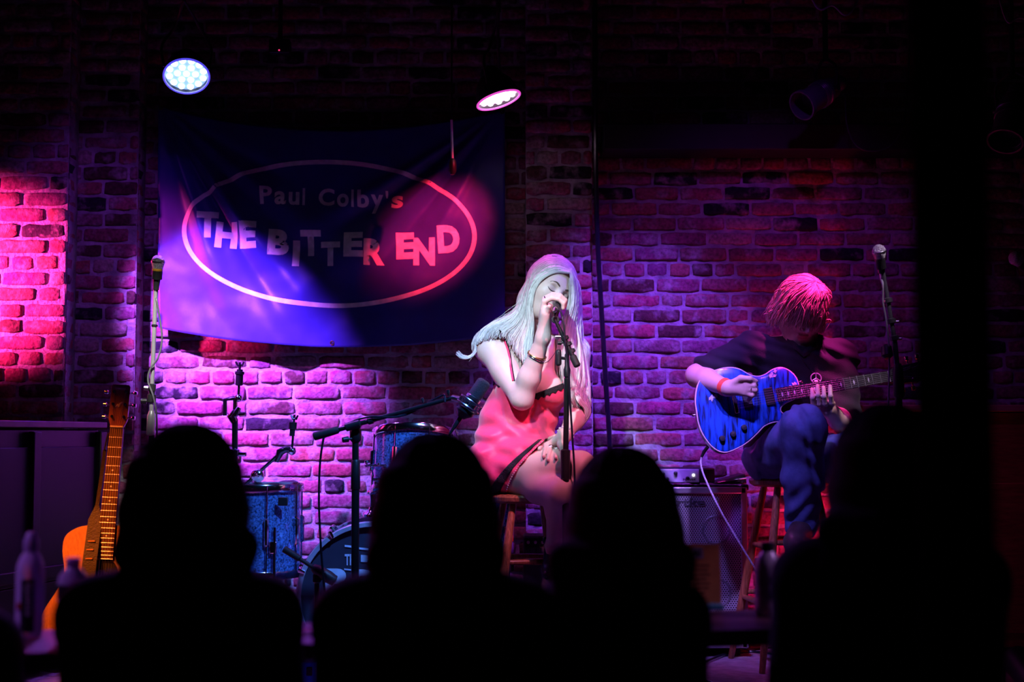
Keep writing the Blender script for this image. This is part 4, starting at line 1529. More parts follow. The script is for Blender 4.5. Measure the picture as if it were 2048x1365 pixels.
obj('rubber_foot', MB().ball(f_, .015, 10), M_rubber, lg)

# ================================================================ piano at the left edge of the stage
Pa, Pb = V((-1.700, 5.92, 0)), V((-2.06, 4.50, 0))
along = (Pb - Pa).normalized()
nor = V((-along.y, along.x, 0))
if nor.x < 0:
    nor = -nor
ptop = at(205, 845, 5.92).z
LN = (Pb - Pa).length
R = Matrix((along, nor, V((0, 0, 1)))).transposed()
mid = (Pa + Pb) / 2
t = thing('upright_piano', (mid.x - nor.x * .3, mid.y - nor.y * .3, STZ), 'black upright piano standing end-on before the brick wall', 'piano')
M_pianob = mat('black_piano_lacquer', (.007, .006, .008), .4, var=.1)
obj('case', MB().box(mid - nor * .30 + V((0, 0, (STZ + .05 + ptop - .03) / 2)), (LN, .56, ptop - .03 - STZ - .05), R), M_pianob, t, .006)
obj('lid', MB().box(mid - nor * .295 + V((0, 0, ptop - .012)), (LN + .04, .61, .026), R), mat('highlit_lid', (.10, .035, .05), .3, var=.4, scale=12), t, .004)  # lighter reddish lid colour paints the thin highlight along its edge
for k in range(3):
    c = Pa + along * (LN * (k + .5) / 3)
    fr = obj('back_panel', MB().box(c - nor * .015 + V((0, 0, ptop - .36)), (LN / 3 - .05, .02, .52), R), mat('piano_panel', (.007, .006, .009), .5), t, .004)
    obj('panel_rail', MB().box(c - nor * .008 + V((0, 0, STZ + .40)), (LN / 3 - .04, .03, .045), R), M_pianob, t, .004)
    obj('lower_panel', MB().box(c - nor * .017 + V((0, 0, STZ + .23)), (LN / 3 - .05, .02, .26), R), MATS['piano_panel'], t, .004)
for k in range(4):
    c = Pa + along * (LN * k / 3 * .985 + .012)
    obj('back_post', MB().box(c + V((0, 0, (STZ + .06 + ptop - .03) / 2)), (.05, .03, ptop - .05 - STZ - .06), R), M_pianob, t, .004)
for k in (.06, .94):
    for s in (-.05, -.52):
        c = Pa + along * LN * k + nor * s
        obj('caster', MB().lathe((c.x, c.y, STZ), (0, 0, 1), [(0, .02), (.01, .028), (.04, .028), (.055, .02)], 14), M_gold, t)

# ================================================================ wooden cabinet behind the guitarist
a = at(1692, 812, 6.0)
x0, x1 = a.x, a.x + .95
M_cab = wood('red_brown_cabinet_wood', (.28, .07, .02), (.46, .14, .045), .35, (3, 20, 20), .2)
t = thing('wooden_cabinet', ((x0 + x1) / 2, 6.1, STZ), 'red-brown wooden cabinet with an overhanging top behind the guitarist', 'cabinet')
obj('body', MB().box(((x0 + x1) / 2, 6.13, (STZ + .05 + a.z - .03) / 2), (x1 - x0 - .03, .34, a.z - .03 - STZ - .05)), M_cab, t, .004)
obj('top', MB().box(((x0 + x1) / 2, 6.12, a.z - .012), (x1 - x0 + .02, .40, .028)), wood('lit_cabinet_top', (.5, .22, .14), (.62, .30, .2), .4, (3, 20, 20)), t, .004)  # paler wood than the body: the lit ledge painted into the colour
for k in range(2):
    c_ = x0 + .25 + .45 * k
    d_ = obj('door', MB().box((c_, 5.955, STZ + .42), (.40, .02, .62)), M_cab, t, .004)
    obj('door_knob', MB().lathe((c_ + (.15 if k == 0 else -.15), 5.945, STZ + .45), (0, -1, 0), [(0, .006), (.012, .006), (.016, .013), (.026, .010), (.028, 0)], 14), M_gold, d_)
for sx in (x0 + .05, x1 - .05):
    for sy in (6.0, 6.26):
        obj('foot', MB().lathe((sx, sy, STZ), (0, 0, 1), [(0, .018), (.05, .026)], 12), M_cab, t)

# red lamps on the floor behind the stool and before the cabinet
def floor_can(x, y, d, label):
    t = thing('floor_lamp_can', (x, y, STZ), label, 'stage lamp', 'red lamps on the stage floor')
    obj('can', MB().lathe((x, y, STZ + .13), d, [(-.09, .03), (-.08, .045), (.05, .05), (.055, .052), (.055, .047), (.0, .04), (.0, 0)], 24), M_black, t)
    obj('lens', MB().lathe((x, y, STZ + .13), d, [(.03, 0), (.03, .046)], 20, cap=False), mat('red_lamp_lens', (1, .1, .15), .3, emit=(1, .03, .12), estr=4), t)
    obj('bracket', MB().tube([(x - .06, y, STZ + .13), (x - .06, y, STZ + .01), (x + .06, y, STZ + .01), (x + .06, y, STZ + .13)], .006, 8), M_black, t)


floor_can(1.30, 5.90, (.05, .45, .9), 'small black floor lamp throwing red light on the wall behind the guitarist')
floor_can(1.75, 4.95, (-.2, .8, .5), 'small black floor lamp throwing red light on the wooden cabinet')

# ================================================================ audience table
M_table = wood('dark_red_table', (.030, .007, .012), (.06, .014, .020), .5, (12, 2, 12), .0)
TZ = .75
Ta, Tb = V((-1.75, 2.86, 0)), V((.95, 3.47, 0))
tu = (Tb - Ta).normalized()
tn = V((tu.y, -tu.x, 0))           # towards the camera
TW = .33
RT = Matrix((tu, -tn, V((0, 0, 1)))).transposed()
tm = (Ta + Tb) / 2 + tn * TW / 2
TL = (Tb - Ta).length
t = thing('audience_table', (tm.x, tm.y, 0), 'long narrow dark red table between the audience and the stage', 'table')
obj('table_top', MB().box(tm + V((0, 0, TZ - .0175)), (TL, TW, .035), RT), M_table, t, .005)
for k in (.12, .5, .88):
    c = Ta + tu * TL * k + tn * TW / 2
    obj('leg', MB().lathe((c.x, c.y, .02), (0, 0, 1), [(0, .03), (.35, .03), (.68, .03), (.695, .08), (.697, 0)], 20), M_dark, t)
    obj('foot_plate', MB().box((c.x, c.y, .012), (.30, .30, .024), RT), M_dark, t, .006)


def bottle(px, pyb, prof, label, group, cap_prof, cap_mat, lab=None, lab_mat=None, fill=.0, glass=None):
    """bottle standing on the table where its foot shows"""
    Yb = (CAMZ - TZ) * F / (pyb - 870)
    p = at(px, pyb, Yb)
    p.z = TZ
    t = thing('water_bottle', p, label, 'bottle', group)
    obj('glass', MB().lathe(p, (0, 0, 1), prof, 28), glass, t)
    obj('cap', MB().lathe(p, (0, 0, 1), cap_prof, 20), cap_mat, t)
    if lab:
        z0, z1, r_ = lab
        obj('label_sleeve', MB().lathe(p, (0, 0, 1), [(z0, r_), (z1, r_)], 28, cap=False), lab_mat, t)
    return t, p


def clear(name, col, rough=.05):
    m = mat(name, col, rough, trans=.9, var=.02, ior=1.33)
    return m


M_pet = mat('clear_bottle_plastic', (.72, .6, .9), .2, trans=.45, var=.02, ior=1.33)
M_cap = mat('translucent_lilac_cap', (.45, .35, .6), .3, trans=.3)
for q in (M_pet, M_cap):
    bs = q.node_tree.nodes['Principled BSDF']
    bs.inputs['Subsurface Weight'].default_value = .8
    bs.inputs['Subsurface Radius'].default_value = (.05, .04, .06)
t, p = bottle(58, 1268, [(0, .020), (.004, .026), (.02, .0285), (.13, .0285), (.145, .027), (.163, .020), (.172, .0135), (.178, .013)],
              'clear bottle lettered essentia with a sports cap, on the table', 'water bottles on the table',
              [(.174, .0145), (.180, .0155), (.196, .0150), (.200, .012), (.208, .0105), (.212, .006), (.212, 0)], mat('translucent_lilac_cap', (.45, .35, .6), .3, trans=.4), glass=M_pet)
M_labk = mat('black_bottle_label', (.012, .012, .016), .4)
mb = MB()
prof = []
for i in range(9):
    th = -PI / 2 - .30 + .95 * i / 8
    prof.append((math.cos(th), math.sin(th)))
vs = []
for z in (.012, .118):
    for c_, s_ in prof:
        vs.append(p + V((c_ * .0292, s_ * .0292, z)))
mb.add(vs, [(i, i + 1, i + 10, i + 9) for i in range(8)])
ls = obj('label_sleeve', mb, M_labk, t)
tv, tf = text_mesh('essentia', .01)
vs = []
for x, y in tv:
    th = -PI / 2 + .02 + (.5 - y) * -.42
    th = -PI / 2 + .17 + (.5 - y) * .46
    vs.append(p + V((math.cos(th) * .0298, math.sin(th) * .0298, .045 + x * .066)))
obj('print', MB().add(vs, tf), mat('grey_print', (.8, .8, .85), .5), ls)
obj('red_stripe', MB().box(p + V((-.012, -.0262, .064)), (.011, .003, .014)), mat('red_label', (.5, .02, .03), .5), ls)
bottle(143, 1283, [(0, .022), (.004, .028), (.04, .030), (.06, .029), (.085, .030), (.115, .030), (.135, .026), (.148, .015), (.153, .0125)],
       'short clear water bottle with a dark label, next to the dark-haired audience member', 'water bottles on the table',
       [(.150, .0135), (.153, .0145), (.168, .0145), (.169, .0)], MATS['translucent_lilac_cap'], (.092, .118, .0306), M_labk, glass=M_pet)
M_milk = mat('frosted_grey_bottle', (.5, .45, .55), .3, trans=.3)
bs = M_milk.node_tree.nodes['Principled BSDF']
bs.inputs['Subsurface Weight'].default_value = .8
bs.inputs['Subsurface Radius'].default_value = (.05, .04, .06)
t, p = bottle(1537, 1228, [(0, .024), (.004, .0295), (.02, .0305), (.11, .0305), (.128, .027), (.142, .017), (.148, .0135)],
              'frosted grey bottle with a black cap beside the menu card', 'water bottles on the table',
              [(.146, .0145), (.150, .0155), (.166, .0155), (.167, 0)], M_black, (.02, .105, .0310), mat('grey_bottle_label', (.40, .35, .45), .5, var=.4, scale=60), glass=M_milk)
obj('label_roundel', MB().lathe(p + V((.020, -.0245, .062)), (.62, -.78, 0), [(0, .018), (.001, 0)], 20), mat('olive_roundel', (.12, .10, .04), .5), t)
for z in (.094, .088, .080):
    obj('label_print', MB().box(p + V((.012, -.0295, z)), (.020, .003, .0035), Matrix.Rotation(.4, 3, 'Z')), M_labk, t)

# standing menu card
Ym = (CAMZ - TZ) * F / (1212 - 870)
p0, p1 = at(1352, 1209, Ym), at(1443, 1209, Ym)
zt = at(1400, 1089, Ym).z
t = thing('menu_card', ((p0.x + p1.x) / 2, Ym, TZ), 'standing amber menu card on the dark red table by the grey bottle', 'menu card')
w_ = p1.x - p0.x
RX = Matrix.Rotation(-.12, 3, 'X')
cc = V(((p0.x + p1.x) / 2, Ym, TZ))
obj('card', MB().box(cc + RX @ V((0, 0, (zt - TZ) / 2)), (w_, .004, zt - TZ), RX), mat('amber_card', (.45, .22, .05), .6, trans=.5), t)
obj('holder', MB().box(cc + V((0, -.01, .006)), (w_, .07, .012)), mat('teal_holder', (.03, .16, .20), .3), t, .003)
c2 = cc + RX @ V((0, -.0025, (zt - TZ) * .86))
obj('title_label', MB().box(c2 + V((0, -.0005, 0)), (.026, .002, .026), RX), mat('lilac_label', (.25, .2, .28), .5), t)
obj('print', text_on('AS', c2 + V((-.009, -.0032, -.008)), V((.018, 0, 0)), V((0, .0015, .016)), .02), M_labk, t)
for k in range(7):
    wl = (.055, .048, .058, .040, .055, .05, .03)[k]
    q = cc + RX @ V((0, -.0025, (zt - TZ) * (.66 - k * .07)))
    obj('print_line', MB().box(q, (wl, .001, .003), RX), mat('brown_print', (.07, .03, .01), .6), t)

# leaflet on the table and blue box on the stage
Yl = (CAMZ - TZ) * F / (1262 - 870)
p = at(612, 1262, Yl)
t = thing('leaflet', (p.x, p.y, TZ), 'white leaflet with a red panel lying on the dark red table', 'leaflet')
obj('paper', MB().box((p.x, p.y + .02, TZ + .002), (.14, .12, .003), RT), mat('leaflet_paper', (.55, .45, .55), .7), t)
obj('red_panel', MB().box((p.x - .022, p.y + .015, TZ + .004), (.07, .05, .001), RT), mat('red_ink', (.5, .02, .08), .6), t)
p = at(606, 1365, 5.0)
t = thing('blue_box', (p.x, 5.05, STZ), 'small bright blue box on the stage floor beneath the bass drum', 'box')
hz = at(606, 1326, 5.0).z
obj('body', MB().box((p.x, 5.05, (hz + STZ) / 2), (.08, .10, hz - STZ)), mat('blue_plastic', (.03, .25, .9), .45), t, .004)
obj('lid', MB().box((p.x, 5.05, hz + .006), (.088, .108, .012)), mat('violet_lid', (.16, .10, .3), .5), t, .003)
obj('latch', MB().box((p.x + .022, 4.996, hz - .03), (.02, .01, .03)), M_black, t, .003)

# cables lying on the stage
for k, (pts, lab) in enumerate(((((1380, 1300), (1432, 1295), (1460, 1308), (1500, 1300), (1600, 1312)), 'black cable lying on the stage by the stool, straightest'),
                                (((1395, 1330), (1420, 1318), (1452, 1307), (1500, 1299), (1580, 1290)), 'black cable curving under the tall wooden stool'),
                                (((1330, 1352), (1385, 1354), (1412, 1362), (1440, 1372)), 'black cable crossing the front of the stage carpet'),
                                (((20, 1352), (70, 1336), (110, 1346), (180, 1330)), 'black cable by the foot of the acoustic guitar'))):
    P = []
    for x, y in pts:
        Yc_ = (CAMZ - STZ) * F / (y - 870)
        q = at(x, y, Yc_)
        P.append(V((q.x, q.y, STZ + .006 + .004 * k)))
    tag(obj('stage_cable', MB().tube(spline(P, 8), .0055, 7), MATS['glossy_black_cable']), lab, 'cable', 'cables on the stage')
# ================================================================ blue electric guitar
YG = 5.56
S = YG / F
gx = V((math.cos(math.radians(9.6)), 0, math.sin(math.radians(9.6))))      # towards the headstock
gn = V((0, -1, .16)).normalized()
gx = (gx + V((0, .05, 0)))
gx = (gx - gn * gx.dot(gn)).normalized()
gy = gn.cross(gx) * -1
if gy.z < 0:
    gy = -gy
gc = at(1500, 815, YG)


def GP(px, py, z=0.0):
    """photo measurement -> point on the guitar's front plane"""
    p = at(px, py, YG)
    d = p - gc
    # solve in-plane coordinates from x and z offsets
    m = np.array([[gx.x, gy.x], [gx.z, gy.z]])
    u, v_ = np.linalg.solve(m, np.array([d.x, d.z]))
    return gc + gx * float(u) + gy * float(v_) + gn * z


def guv(px, py):
    q = GP(px, py) - gc
    return (q.dot(gx), q.dot(gy))


def flame_material():
    m = bpy.data.materials.new('blue_flame_maple')
    m.use_nodes = True
    nt = m.node_tree
    L = nt.links.new
    b = nt.nodes['Principled BSDF']
    b.inputs['Roughness'].default_value = .28
    b.inputs['Coat Weight'].default_value = .5
    tc = nt.nodes.new('ShaderNodeTexCoord')
    mp = nt.nodes.new('ShaderNodeMapping')
    mp.inputs['Scale'].default_value = (48, 6, 7)
    L(tc.outputs['Object'], mp.inputs['Vector'])
    n = nt.nodes.new('ShaderNodeTexNoise')
    n.inputs['Scale'].default_value = 1.6
    n.inputs['Detail'].default_value = 3
    n.inputs['Distortion'].default_value = .5
    L(mp.outputs['Vector'], n.inputs['Vector'])
    r = nt.nodes.new('ShaderNodeValToRGB')
    r.color_ramp.elements[0].position = .36
    r.color_ramp.elements[0].color = (.004, .010, .06, 1)
    r.color_ramp.elements[1].position = .58
    r.color_ramp.elements[1].color = (.012, .10, .62, 1)
    L(n.outputs['Fac'], r.inputs['Fac'])
    L(r.outputs['Color'], b.inputs['Base Color'])
    return m


t = thing('electric_guitar', gc - V((0, 0, .1)), 'blue flame-topped guitar with a single cutaway, held by the seated man', 'guitar')
EG = t
ctrl = [(1391, 805), (1396, 772), (1410, 752), (1432, 741), (1458, 735), (1480, 738), (1500, 749), (1517, 753), (1532, 749), (1548, 739), (1565, 735), (1582, 742),
        (1595, 757), (1600, 778), (1598, 792), (1585, 800), (1572, 806), (1562, 815), (1562, 824), (1570, 832), (1566, 842), (1545, 845), (1527, 853), (1512, 868), (1494, 884), (1470, 898), (1446, 905), (1424, 895), (1404, 868), (1394, 836)]
loop = ctrl + ctrl[:3]
sm = spline([V((*guv(*q), 0)) for q in ctrl[-2:] + ctrl + ctrl[:2]], 5)
sm = sm[10:-10]
ol = [(q.x, q.y) for q in sm][:-1]
ol = ol[:]
obj('body', MB().prism(ol, gc - gn * .055, gx, gy, gn * .052), wood('dark_guitar_back', (.03, .012, .012), (.06, .025, .02), .3, (10, 10, 3), .5), t, .005)
cxu = sum(q[0] for q in ol) / len(ol)
cyu = sum(q[1] for q in ol) / len(ol)
mb = MB()
n = len(ol)
rr = []
for k, z in ((.985, -.003), (.985, .001), (.93, .0045), (.80, .0075), (.5, .009), (.05, .0095)):
    rr.append([gc + gx * (cxu + (x - cxu) * k) + gy * (cyu + (y - cyu) * k) + gn * z for x, y in ol])
mb.rings(rr)
obj('flame_top', mb, flame_material(), t, angle=60)
obj('binding', MB().tube([gc + gx * x + gy * y + gn * -.002 for x, y in ol + ol[:1]], .0028, 6), mat('cream_binding', (.75, .55, .62), .4), t)
# neck, fingerboard, frets
n0, n1 = GP(1556, 792, .010), GP(1778, 755, .016)
nd = (n1 - n0).normalized()
nw = gn.cross(nd).normalized()
if nw.z < 0:
    nw = -nw
NL = (n1 - n0).length
obj('neck', MB().rings([[n0 + nd * s + nw * (w_ * math.cos(th)) + gn * (.004 - .024 * math.sin(th) if math.sin(th) > 0 else .004) for th in [PI * k / 10 for k in range(11)]]
                        for s, w_ in ((-.005, .0275), (NL * .5, .0245), (NL, .0215))]), wood('dark_neck', (.05, .02, .015), (.09, .04, .03), .4, (10, 10, 3)), t)
fb = obj('fingerboard', MB().add([n0 - nw * .028, n0 + nw * .028, n1 + nw * .0215, n1 - nw * .0215, n0 - nw * .028 + gn * .006, n0 + nw * .028 + gn * .006, n1 + nw * .0215 + gn * .006, n1 - nw * .0215 + gn * .006],
                                 [(0, 1, 2, 3), (7, 6, 5, 4), (0, 4, 5, 1), (1, 5, 6, 2), (2, 6, 7, 3), (3, 7, 4, 0)]), wood('ebony', (.012, .010, .011), (.03, .025, .025), .35, (20, 20, 3)), t)
SCL = NL / (1 - 2 ** (-22 / 12))
for k in range(0, 23):
    s = NL - SCL * (1 - 2 ** (-k / 12))
    w_ = .028 + (.0215 - .028) * s / NL
    q = n0 + nd * s + gn * .0062
    obj('fret' if k else 'nut', MB().cyl(q - nw * w_, q + nw * w_, 0.0021 if k else .0028, seg=6), M_steel if k else M_white, fb)
for k in (3, 5, 7, 9, 12, 15, 17, 19, 21):
    s = NL - SCL * (1 - 2 ** (-(k - .5) / 12))
    q = n0 + nd * s + gn * .0063
    for e in (-1, 1):
        obj('inlay', MB().add([q + nd * .003, q + nw * .009 * e + nw * .002 * e, q - nd * .003, q + nw * .001 * e], [(0, 1, 2, 3)]), mat('pearl_inlay', (.7, .7, .8), .3), fb)
h0 = n1
hs = [(0, -.0215), (0, .0215), (.03, .034), (.16, .040), (.17, .02), (.155, 0), (.17, -.02), (.16, -.040), (.03, -.034)]
hd = obj('headstock', MB().prism([(x, y) for x, y in hs], h0 - gn * .014, nd, nw, gn * .016), M_pianob, t, .002)
for s in (-1, 1):
    for k in range(3):
        q = h0 + nd * (.045 + .042 * k) + nw * s * .024
        tp = obj('tuner', MB().lathe(q, gn, [(0, .006), (.004, .006), (.004, .003), (.016, .003), (.018, 0)], 12), M_chrome, t)
        b0_ = q + nw * s * .014 - gn * .008
        obj('tuner_button', MB().tube([b0_, b0_ + nw * s * .012, b0_ + nw * s * .015, b0_ + nw * s * .030], [.003, .003, .009, .008], 10), M_chrome if s > 0 else M_gold, tp)
# bridge, pickups, knobs
bq = n0 - nd * (SCL - NL)
for k in range(6):
    w_ = -.02 + .008 * k
    obj('string', MB().tube([bq + nw * w_ * 1.25 + gn * .006, n0 + nw * w_ * 1.1 + gn * .009, n1 + nw * w_ * .85 + gn * .009, h0 + nd * (.045 + .042 * (k if k < 3 else 5 - k)) + nw * (-.024 if k < 3 else .024) + gn * .01], .0005, 4), mat('dark_string', (.25, .24, .26), .4, .8), t)
obj('bridge', MB().box(bq + gn * .004, (.016, .09, .012), Matrix((nd, nw, gn)).transposed()), M_chrome, t, .003)
obj('pickup', MB().box(n0 - nd * .035 + gn * .002, (.036, .07, .010), Matrix((nd, nw, gn)).transposed()), M_black, t, .003)
obj('pickup', MB().box(bq + nd * .05 + gn * .002, (.036, .07, .010), Matrix((nd, nw, gn)).transposed()), M_black, t, .003)
for x, y in ((1442, 879), (1464, 870), (1486, 857)):
    obj('control_knob', MB().lathe(GP(x, y, .006), gn, [(0, .0125), (.010, .0115), (.016, .010), (.017, 0)], 18), M_black, t)
for x, y, sd in ((1548, 749, 1), (1589, 771, 2), (1427, 794, 3)):
    r_ = random.Random(sd)
    mb = MB()
    for k in range(5):
        q = GP(x + r_.uniform(-7, 7), y + r_.uniform(-6, 6), .0082 if x != 1427 else .0095)
        th = r_.uniform(0, PI)
        u, v_ = gx * math.cos(th) + gy * math.sin(th), -gx * math.sin(th) + gy * math.cos(th)
        mb.add([q + u * .010, q + v_ * .006, q - u * .010, q - v_ * .006, q + u * .010 + gn * .001, q + v_ * .006 + gn * .001, q - u * .010 + gn * .001, q - v_ * .006 + gn * .001],
               [(0, 1, 2, 3), (7, 6, 5, 4), (0, 4, 5, 1), (1, 5, 6, 2), (2, 6, 7, 3), (3, 7, 4, 0)])
    obj('sticker', mb, mat('pale_sticker', (.65, .6, .7), .5, var=.4, scale=90), t)
for x, y in ((1604, 762), (1390, 829)):
    obj('strap_button', MB().lathe(GP(x, y, -.02), gx if x > 1500 else -gx, [(-.004, .004), (.004, .004), (.006, .007), (.009, .006), (.010, 0)], 12), M_chrome, t)
# cable from the jack to the floor
j = GP(1415, 893, -.02)
t = thing('instrument_cable', (j.x + .2, YG, STZ), 'white braided cable hanging from the blue guitar to the stage', 'cable')
obj('jack_plug', MB().tube([j, at(1408, 904, YG + .01), at(1403, 915, YG + .01)], [.007, .0075, .005], 10), M_blackmetal, t)
P = [at(1403, 914, YG + .01), at(1402, 930, YG + .01), at(1410, 957, YG), at(1440, 1020, 5.50), at(1475, 1080, 5.45), at(1513, 1142, 5.42), at(1545, 1190, 5.40), at(1572, 1217, 5.40)]
P.append(V((P[-1].x + .06, 5.40, STZ + .03)))
P.append(V((P[-1].x + .12, 5.42, STZ + .007)))
obj('cable', MB().tube(spline(P, 8), .0036, 8), mat('white_braid', (.7, .66, .76), .6, var=.6, scale=350), t)
# ================================================================ figures: smooth solids blended into one surface
class Solid:
    def __init__(self, lo, hi, h):
        self.lo = np.array(lo, np.float32)
        self.h = h
        self.n = np.ceil((np.array(hi) - self.lo) / h).astype(int) + 1
        self.d = np.full(self.n, 0.2, np.float32)

    def _box(self, lo, hi):
        a = np.clip(np.floor((np.array(lo) - self.lo) / self.h).astype(int), 0, self.n)
        b = np.clip(np.ceil((np.array(hi) - self.lo) / self.h).astype(int) + 1, 0, self.n)
        if np.any(b - a <= 0):
            return None, None
        sl = tuple(slice(a[i], b[i]) for i in range(3))
        g = [(self.lo[i] + self.h * np.arange(a[i], b[i], dtype=np.float32)) for i in range(3)]
        return sl, (g[0][:, None, None], g[1][None, :, None], g[2][None, None, :])

    def _merge(self, sl, d, k, mode='add'):
        o = self.d[sl]
        if mode == 'add':
            if k > 0:
                hh = np.maximum(k - np.abs(o - d), 0) / k
                self.d[sl] = np.minimum(o, d) - hh * hh * k * .25
            else:
                self.d[sl] = np.minimum(o, d)
        else:
            d = -d
            if k > 0:
                hh = np.maximum(k - np.abs(o - d), 0) / k
                self.d[sl] = np.maximum(o, d) + hh * hh * k * .25
            else:
                self.d[sl] = np.maximum(o, d)

    def cone(self, a, b, ra, rb=None, k=.02, mode='add'):
        rb = ra if rb is None else rb
        a, b = np.array(a, np.float32), np.array(b, np.float32)
        pad = max(ra, rb) + k + .03
        sl, g = self._box(np.minimum(a, b) - pad, np.maximum(a, b) + pad)
        if sl is None:
            return self
        ba = b - a
        q = [g[i] - a[i] for i in range(3)]
        t = np.clip((q[0] * ba[0] + q[1] * ba[1] + q[2] * ba[2]) / max(float(ba @ ba), 1e-9), 0, 1)
        d = np.sqrt((q[0] - t * ba[0]) ** 2 + (q[1] - t * ba[1]) ** 2 + (q[2] - t * ba[2]) ** 2) - (ra + (rb - ra) * t)
        self._merge(sl, d, k, mode)
        return self

    def chain(self, pts, rs, k=.015):
        for i in range(len(pts) - 1):
            self.cone(pts[i], pts[i + 1], rs[i], rs[i + 1], k)
        return self

    def ell(self, c, r, R=None, k=.02, mode='add'):
        c = np.array(c, np.float32)
        m = max(r)
        pad = m + k + .03
        sl, g = self._box(c - pad, c + pad)
        if sl is None:
            return self
        q = [g[i] - c[i] for i in range(3)]
        if R is not None:
            M = np.array(R.transposed(), np.float32)
            q = [M[i, 0] * q[0] + M[i, 1] * q[1] + M[i, 2] * q[2] for i in range(3)]
        k0 = np.sqrt((q[0] / r[0]) ** 2 + (q[1] / r[1]) ** 2 + (q[2] / r[2]) ** 2)
        k1 = np.sqrt((q[0] / r[0] ** 2) ** 2 + (q[1] / r[1] ** 2) ** 2 + (q[2] / r[2] ** 2) ** 2)
        self._merge(sl, k0 * (k0 - 1) / np.maximum(k1, 1e-6), k, mode)
        return self

    def grid(self):
        return np.meshgrid(*[self.lo[i] + self.h * np.arange(self.n[i], dtype=np.float32) for i in range(3)], indexing='ij', sparse=True)

    def pixels(self):
        X, Y, Z = self.grid()
        c, s = math.cos(PITCH), math.sin(PITCH)
        fw = Y * c + (Z - CAMZ) * s
        up = -Y * s + (Z - CAMZ) * c
        return 1024 + F * X / fw, 682.5 - F * up / fw

    def cut(self, field):
        """keep where field < 0"""
        self.d = np.maximum(self.d, field.astype(np.float32))
        return self

    def val(self, p):
        i = (np.array(p) - self.lo) / self.h
        i0 = np.floor(i).astype(int)
        if np.any(i0 < 0) or np.any(i0 >= self.n - 1):
            return .2
        f = i - i0
        s = 0.0
        for dx in (0, 1):
            for dy in (0, 1):
                for dz in (0, 1):
                    w_ = (f[0] if dx else 1 - f[0]) * (f[1] if dy else 1 - f[1]) * (f[2] if dz else 1 - f[2])
                    s += w_ * float(self.d[i0[0] + dx, i0[1] + dy, i0[2] + dz])
        return s

    def on(self, px, py, off=0.0, y0=5.0, y1=6.1):
        """first point of the surface (raised by off) on the line of sight to a measured point"""
        y = y0
        while y < y1:
            p = at(px, py, y)
            d = self.val(p)
            if d <= off:
                return p
            y += max(.0015, (d - off) * .6)
        return at(px, py, (y0 + y1) / 2)

    def mesh(self):
        d = self.d
        s = d < 0
        n = self.n
        cnt = np.zeros(n - 1, np.int8)
        for dx in (0, 1):
            for dy in (0, 1):
                for dz in (0, 1):
                    cnt += s[dx:n[0] - 1 + dx, dy:n[1] - 1 + dy, dz:n[2] - 1 + dz]
        mask = (cnt > 0) & (cnt < 8)
        idx = np.argwhere(mask)
        vid = np.full(n - 1, -1, np.int32)
        vid[mask] = np.arange(len(idx), dtype=np.int32)
        acc = np.zeros((len(idx), 3), np.float32)
        num = np.zeros(len(idx), np.float32)
        cs = [(x, y, z) for x in (0, 1) for y in (0, 1) for z in (0, 1)]
        for a in cs:
            for ax in range(3):
                if a[ax]:
                    continue
                b = list(a)
                b[ax] = 1
                da = d[idx[:, 0] + a[0], idx[:, 1] + a[1], idx[:, 2] + a[2]]
                db = d[idx[:, 0] + b[0], idx[:, 1] + b[1], idx[:, 2] + b[2]]
                cr = (da < 0) != (db < 0)
                t = np.where(cr, da / np.where(cr, da - db, 1), 0)
                pos = np.tile(np.array(a, np.float32), (len(idx), 1))
                pos[:, ax] += t
                acc += pos * cr[:, None]
                num += cr
        vert = self.lo + self.h * (idx + acc / num[:, None])
        faces = []
        for ax in range(3):
            o1, o2 = (ax + 1) % 3, (ax + 2) % 3
            A = [slice(1, n[i] - 1) for i in range(3)]
            A[ax] = slice(0, n[ax] - 1)
            B = list(A)
            B[ax] = slice(1, n[ax])
            sa, sb = s[tuple(A)], s[tuple(B)]
            ch = np.argwhere(sa != sb)
            flip = sa[tuple(ch.T)]
            base = ch.copy()
            for i in range(3):
                if i != ax:
                    base[:, i] += 1
            q = []
            for u, v_ in ((-1, -1), (0, -1), (0, 0), (-1, 0)):
                c = base.copy()
                c[:, o1] += u
                c[:, o2] += v_
                q.append(vid[c[:, 0], c[:, 1], c[:, 2]])
            q = np.stack(q, 1)
            q[~flip] = q[~flip][:, ::-1]
            faces.append(q)
        return vert.astype(np.float32), np.concatenate(faces).astype(np.int32)


def np_obj(name, v, f, material, parent, col=None, label=None):
    """mesh object from arrays of quads (world coordinates)"""
    off = BASE[parent.name]
    me = bpy.data.meshes.new(name)
    me.vertices.add(len(v))
    me.vertices.foreach_set('co', (v - np.array(off, np.float32)).astype(np.float32).ravel())
    me.loops.add(f.size)
    me.loops.foreach_set('vertex_index', f.ravel().astype(np.int32))
    me.polygons.add(len(f))
    me.polygons.foreach_set('loop_start', np.arange(0, f.size, f.shape[1], dtype=np.int32))
    me.polygons.foreach_set('loop_total', np.full(len(f), f.shape[1], np.int32))
    me.update(calc_edges=True)
    me.validate()
    me.polygons.foreach_set('use_smooth', [True] * len(me.polygons))
    if col is not None:
        ca = me.color_attributes.new('tint', 'FLOAT_COLOR', 'POINT')
        ca.data.foreach_set('color', np.concatenate([col, np.ones((len(col), 1))], 1).astype(np.float32).ravel())
    me.materials.append(material)
    o = bpy.data.objects.new(name, me)
    COL.objects.link(o)
    o.parent = parent
    BASE[o.name] = off
    if label:
        o['label'] = label
    return o


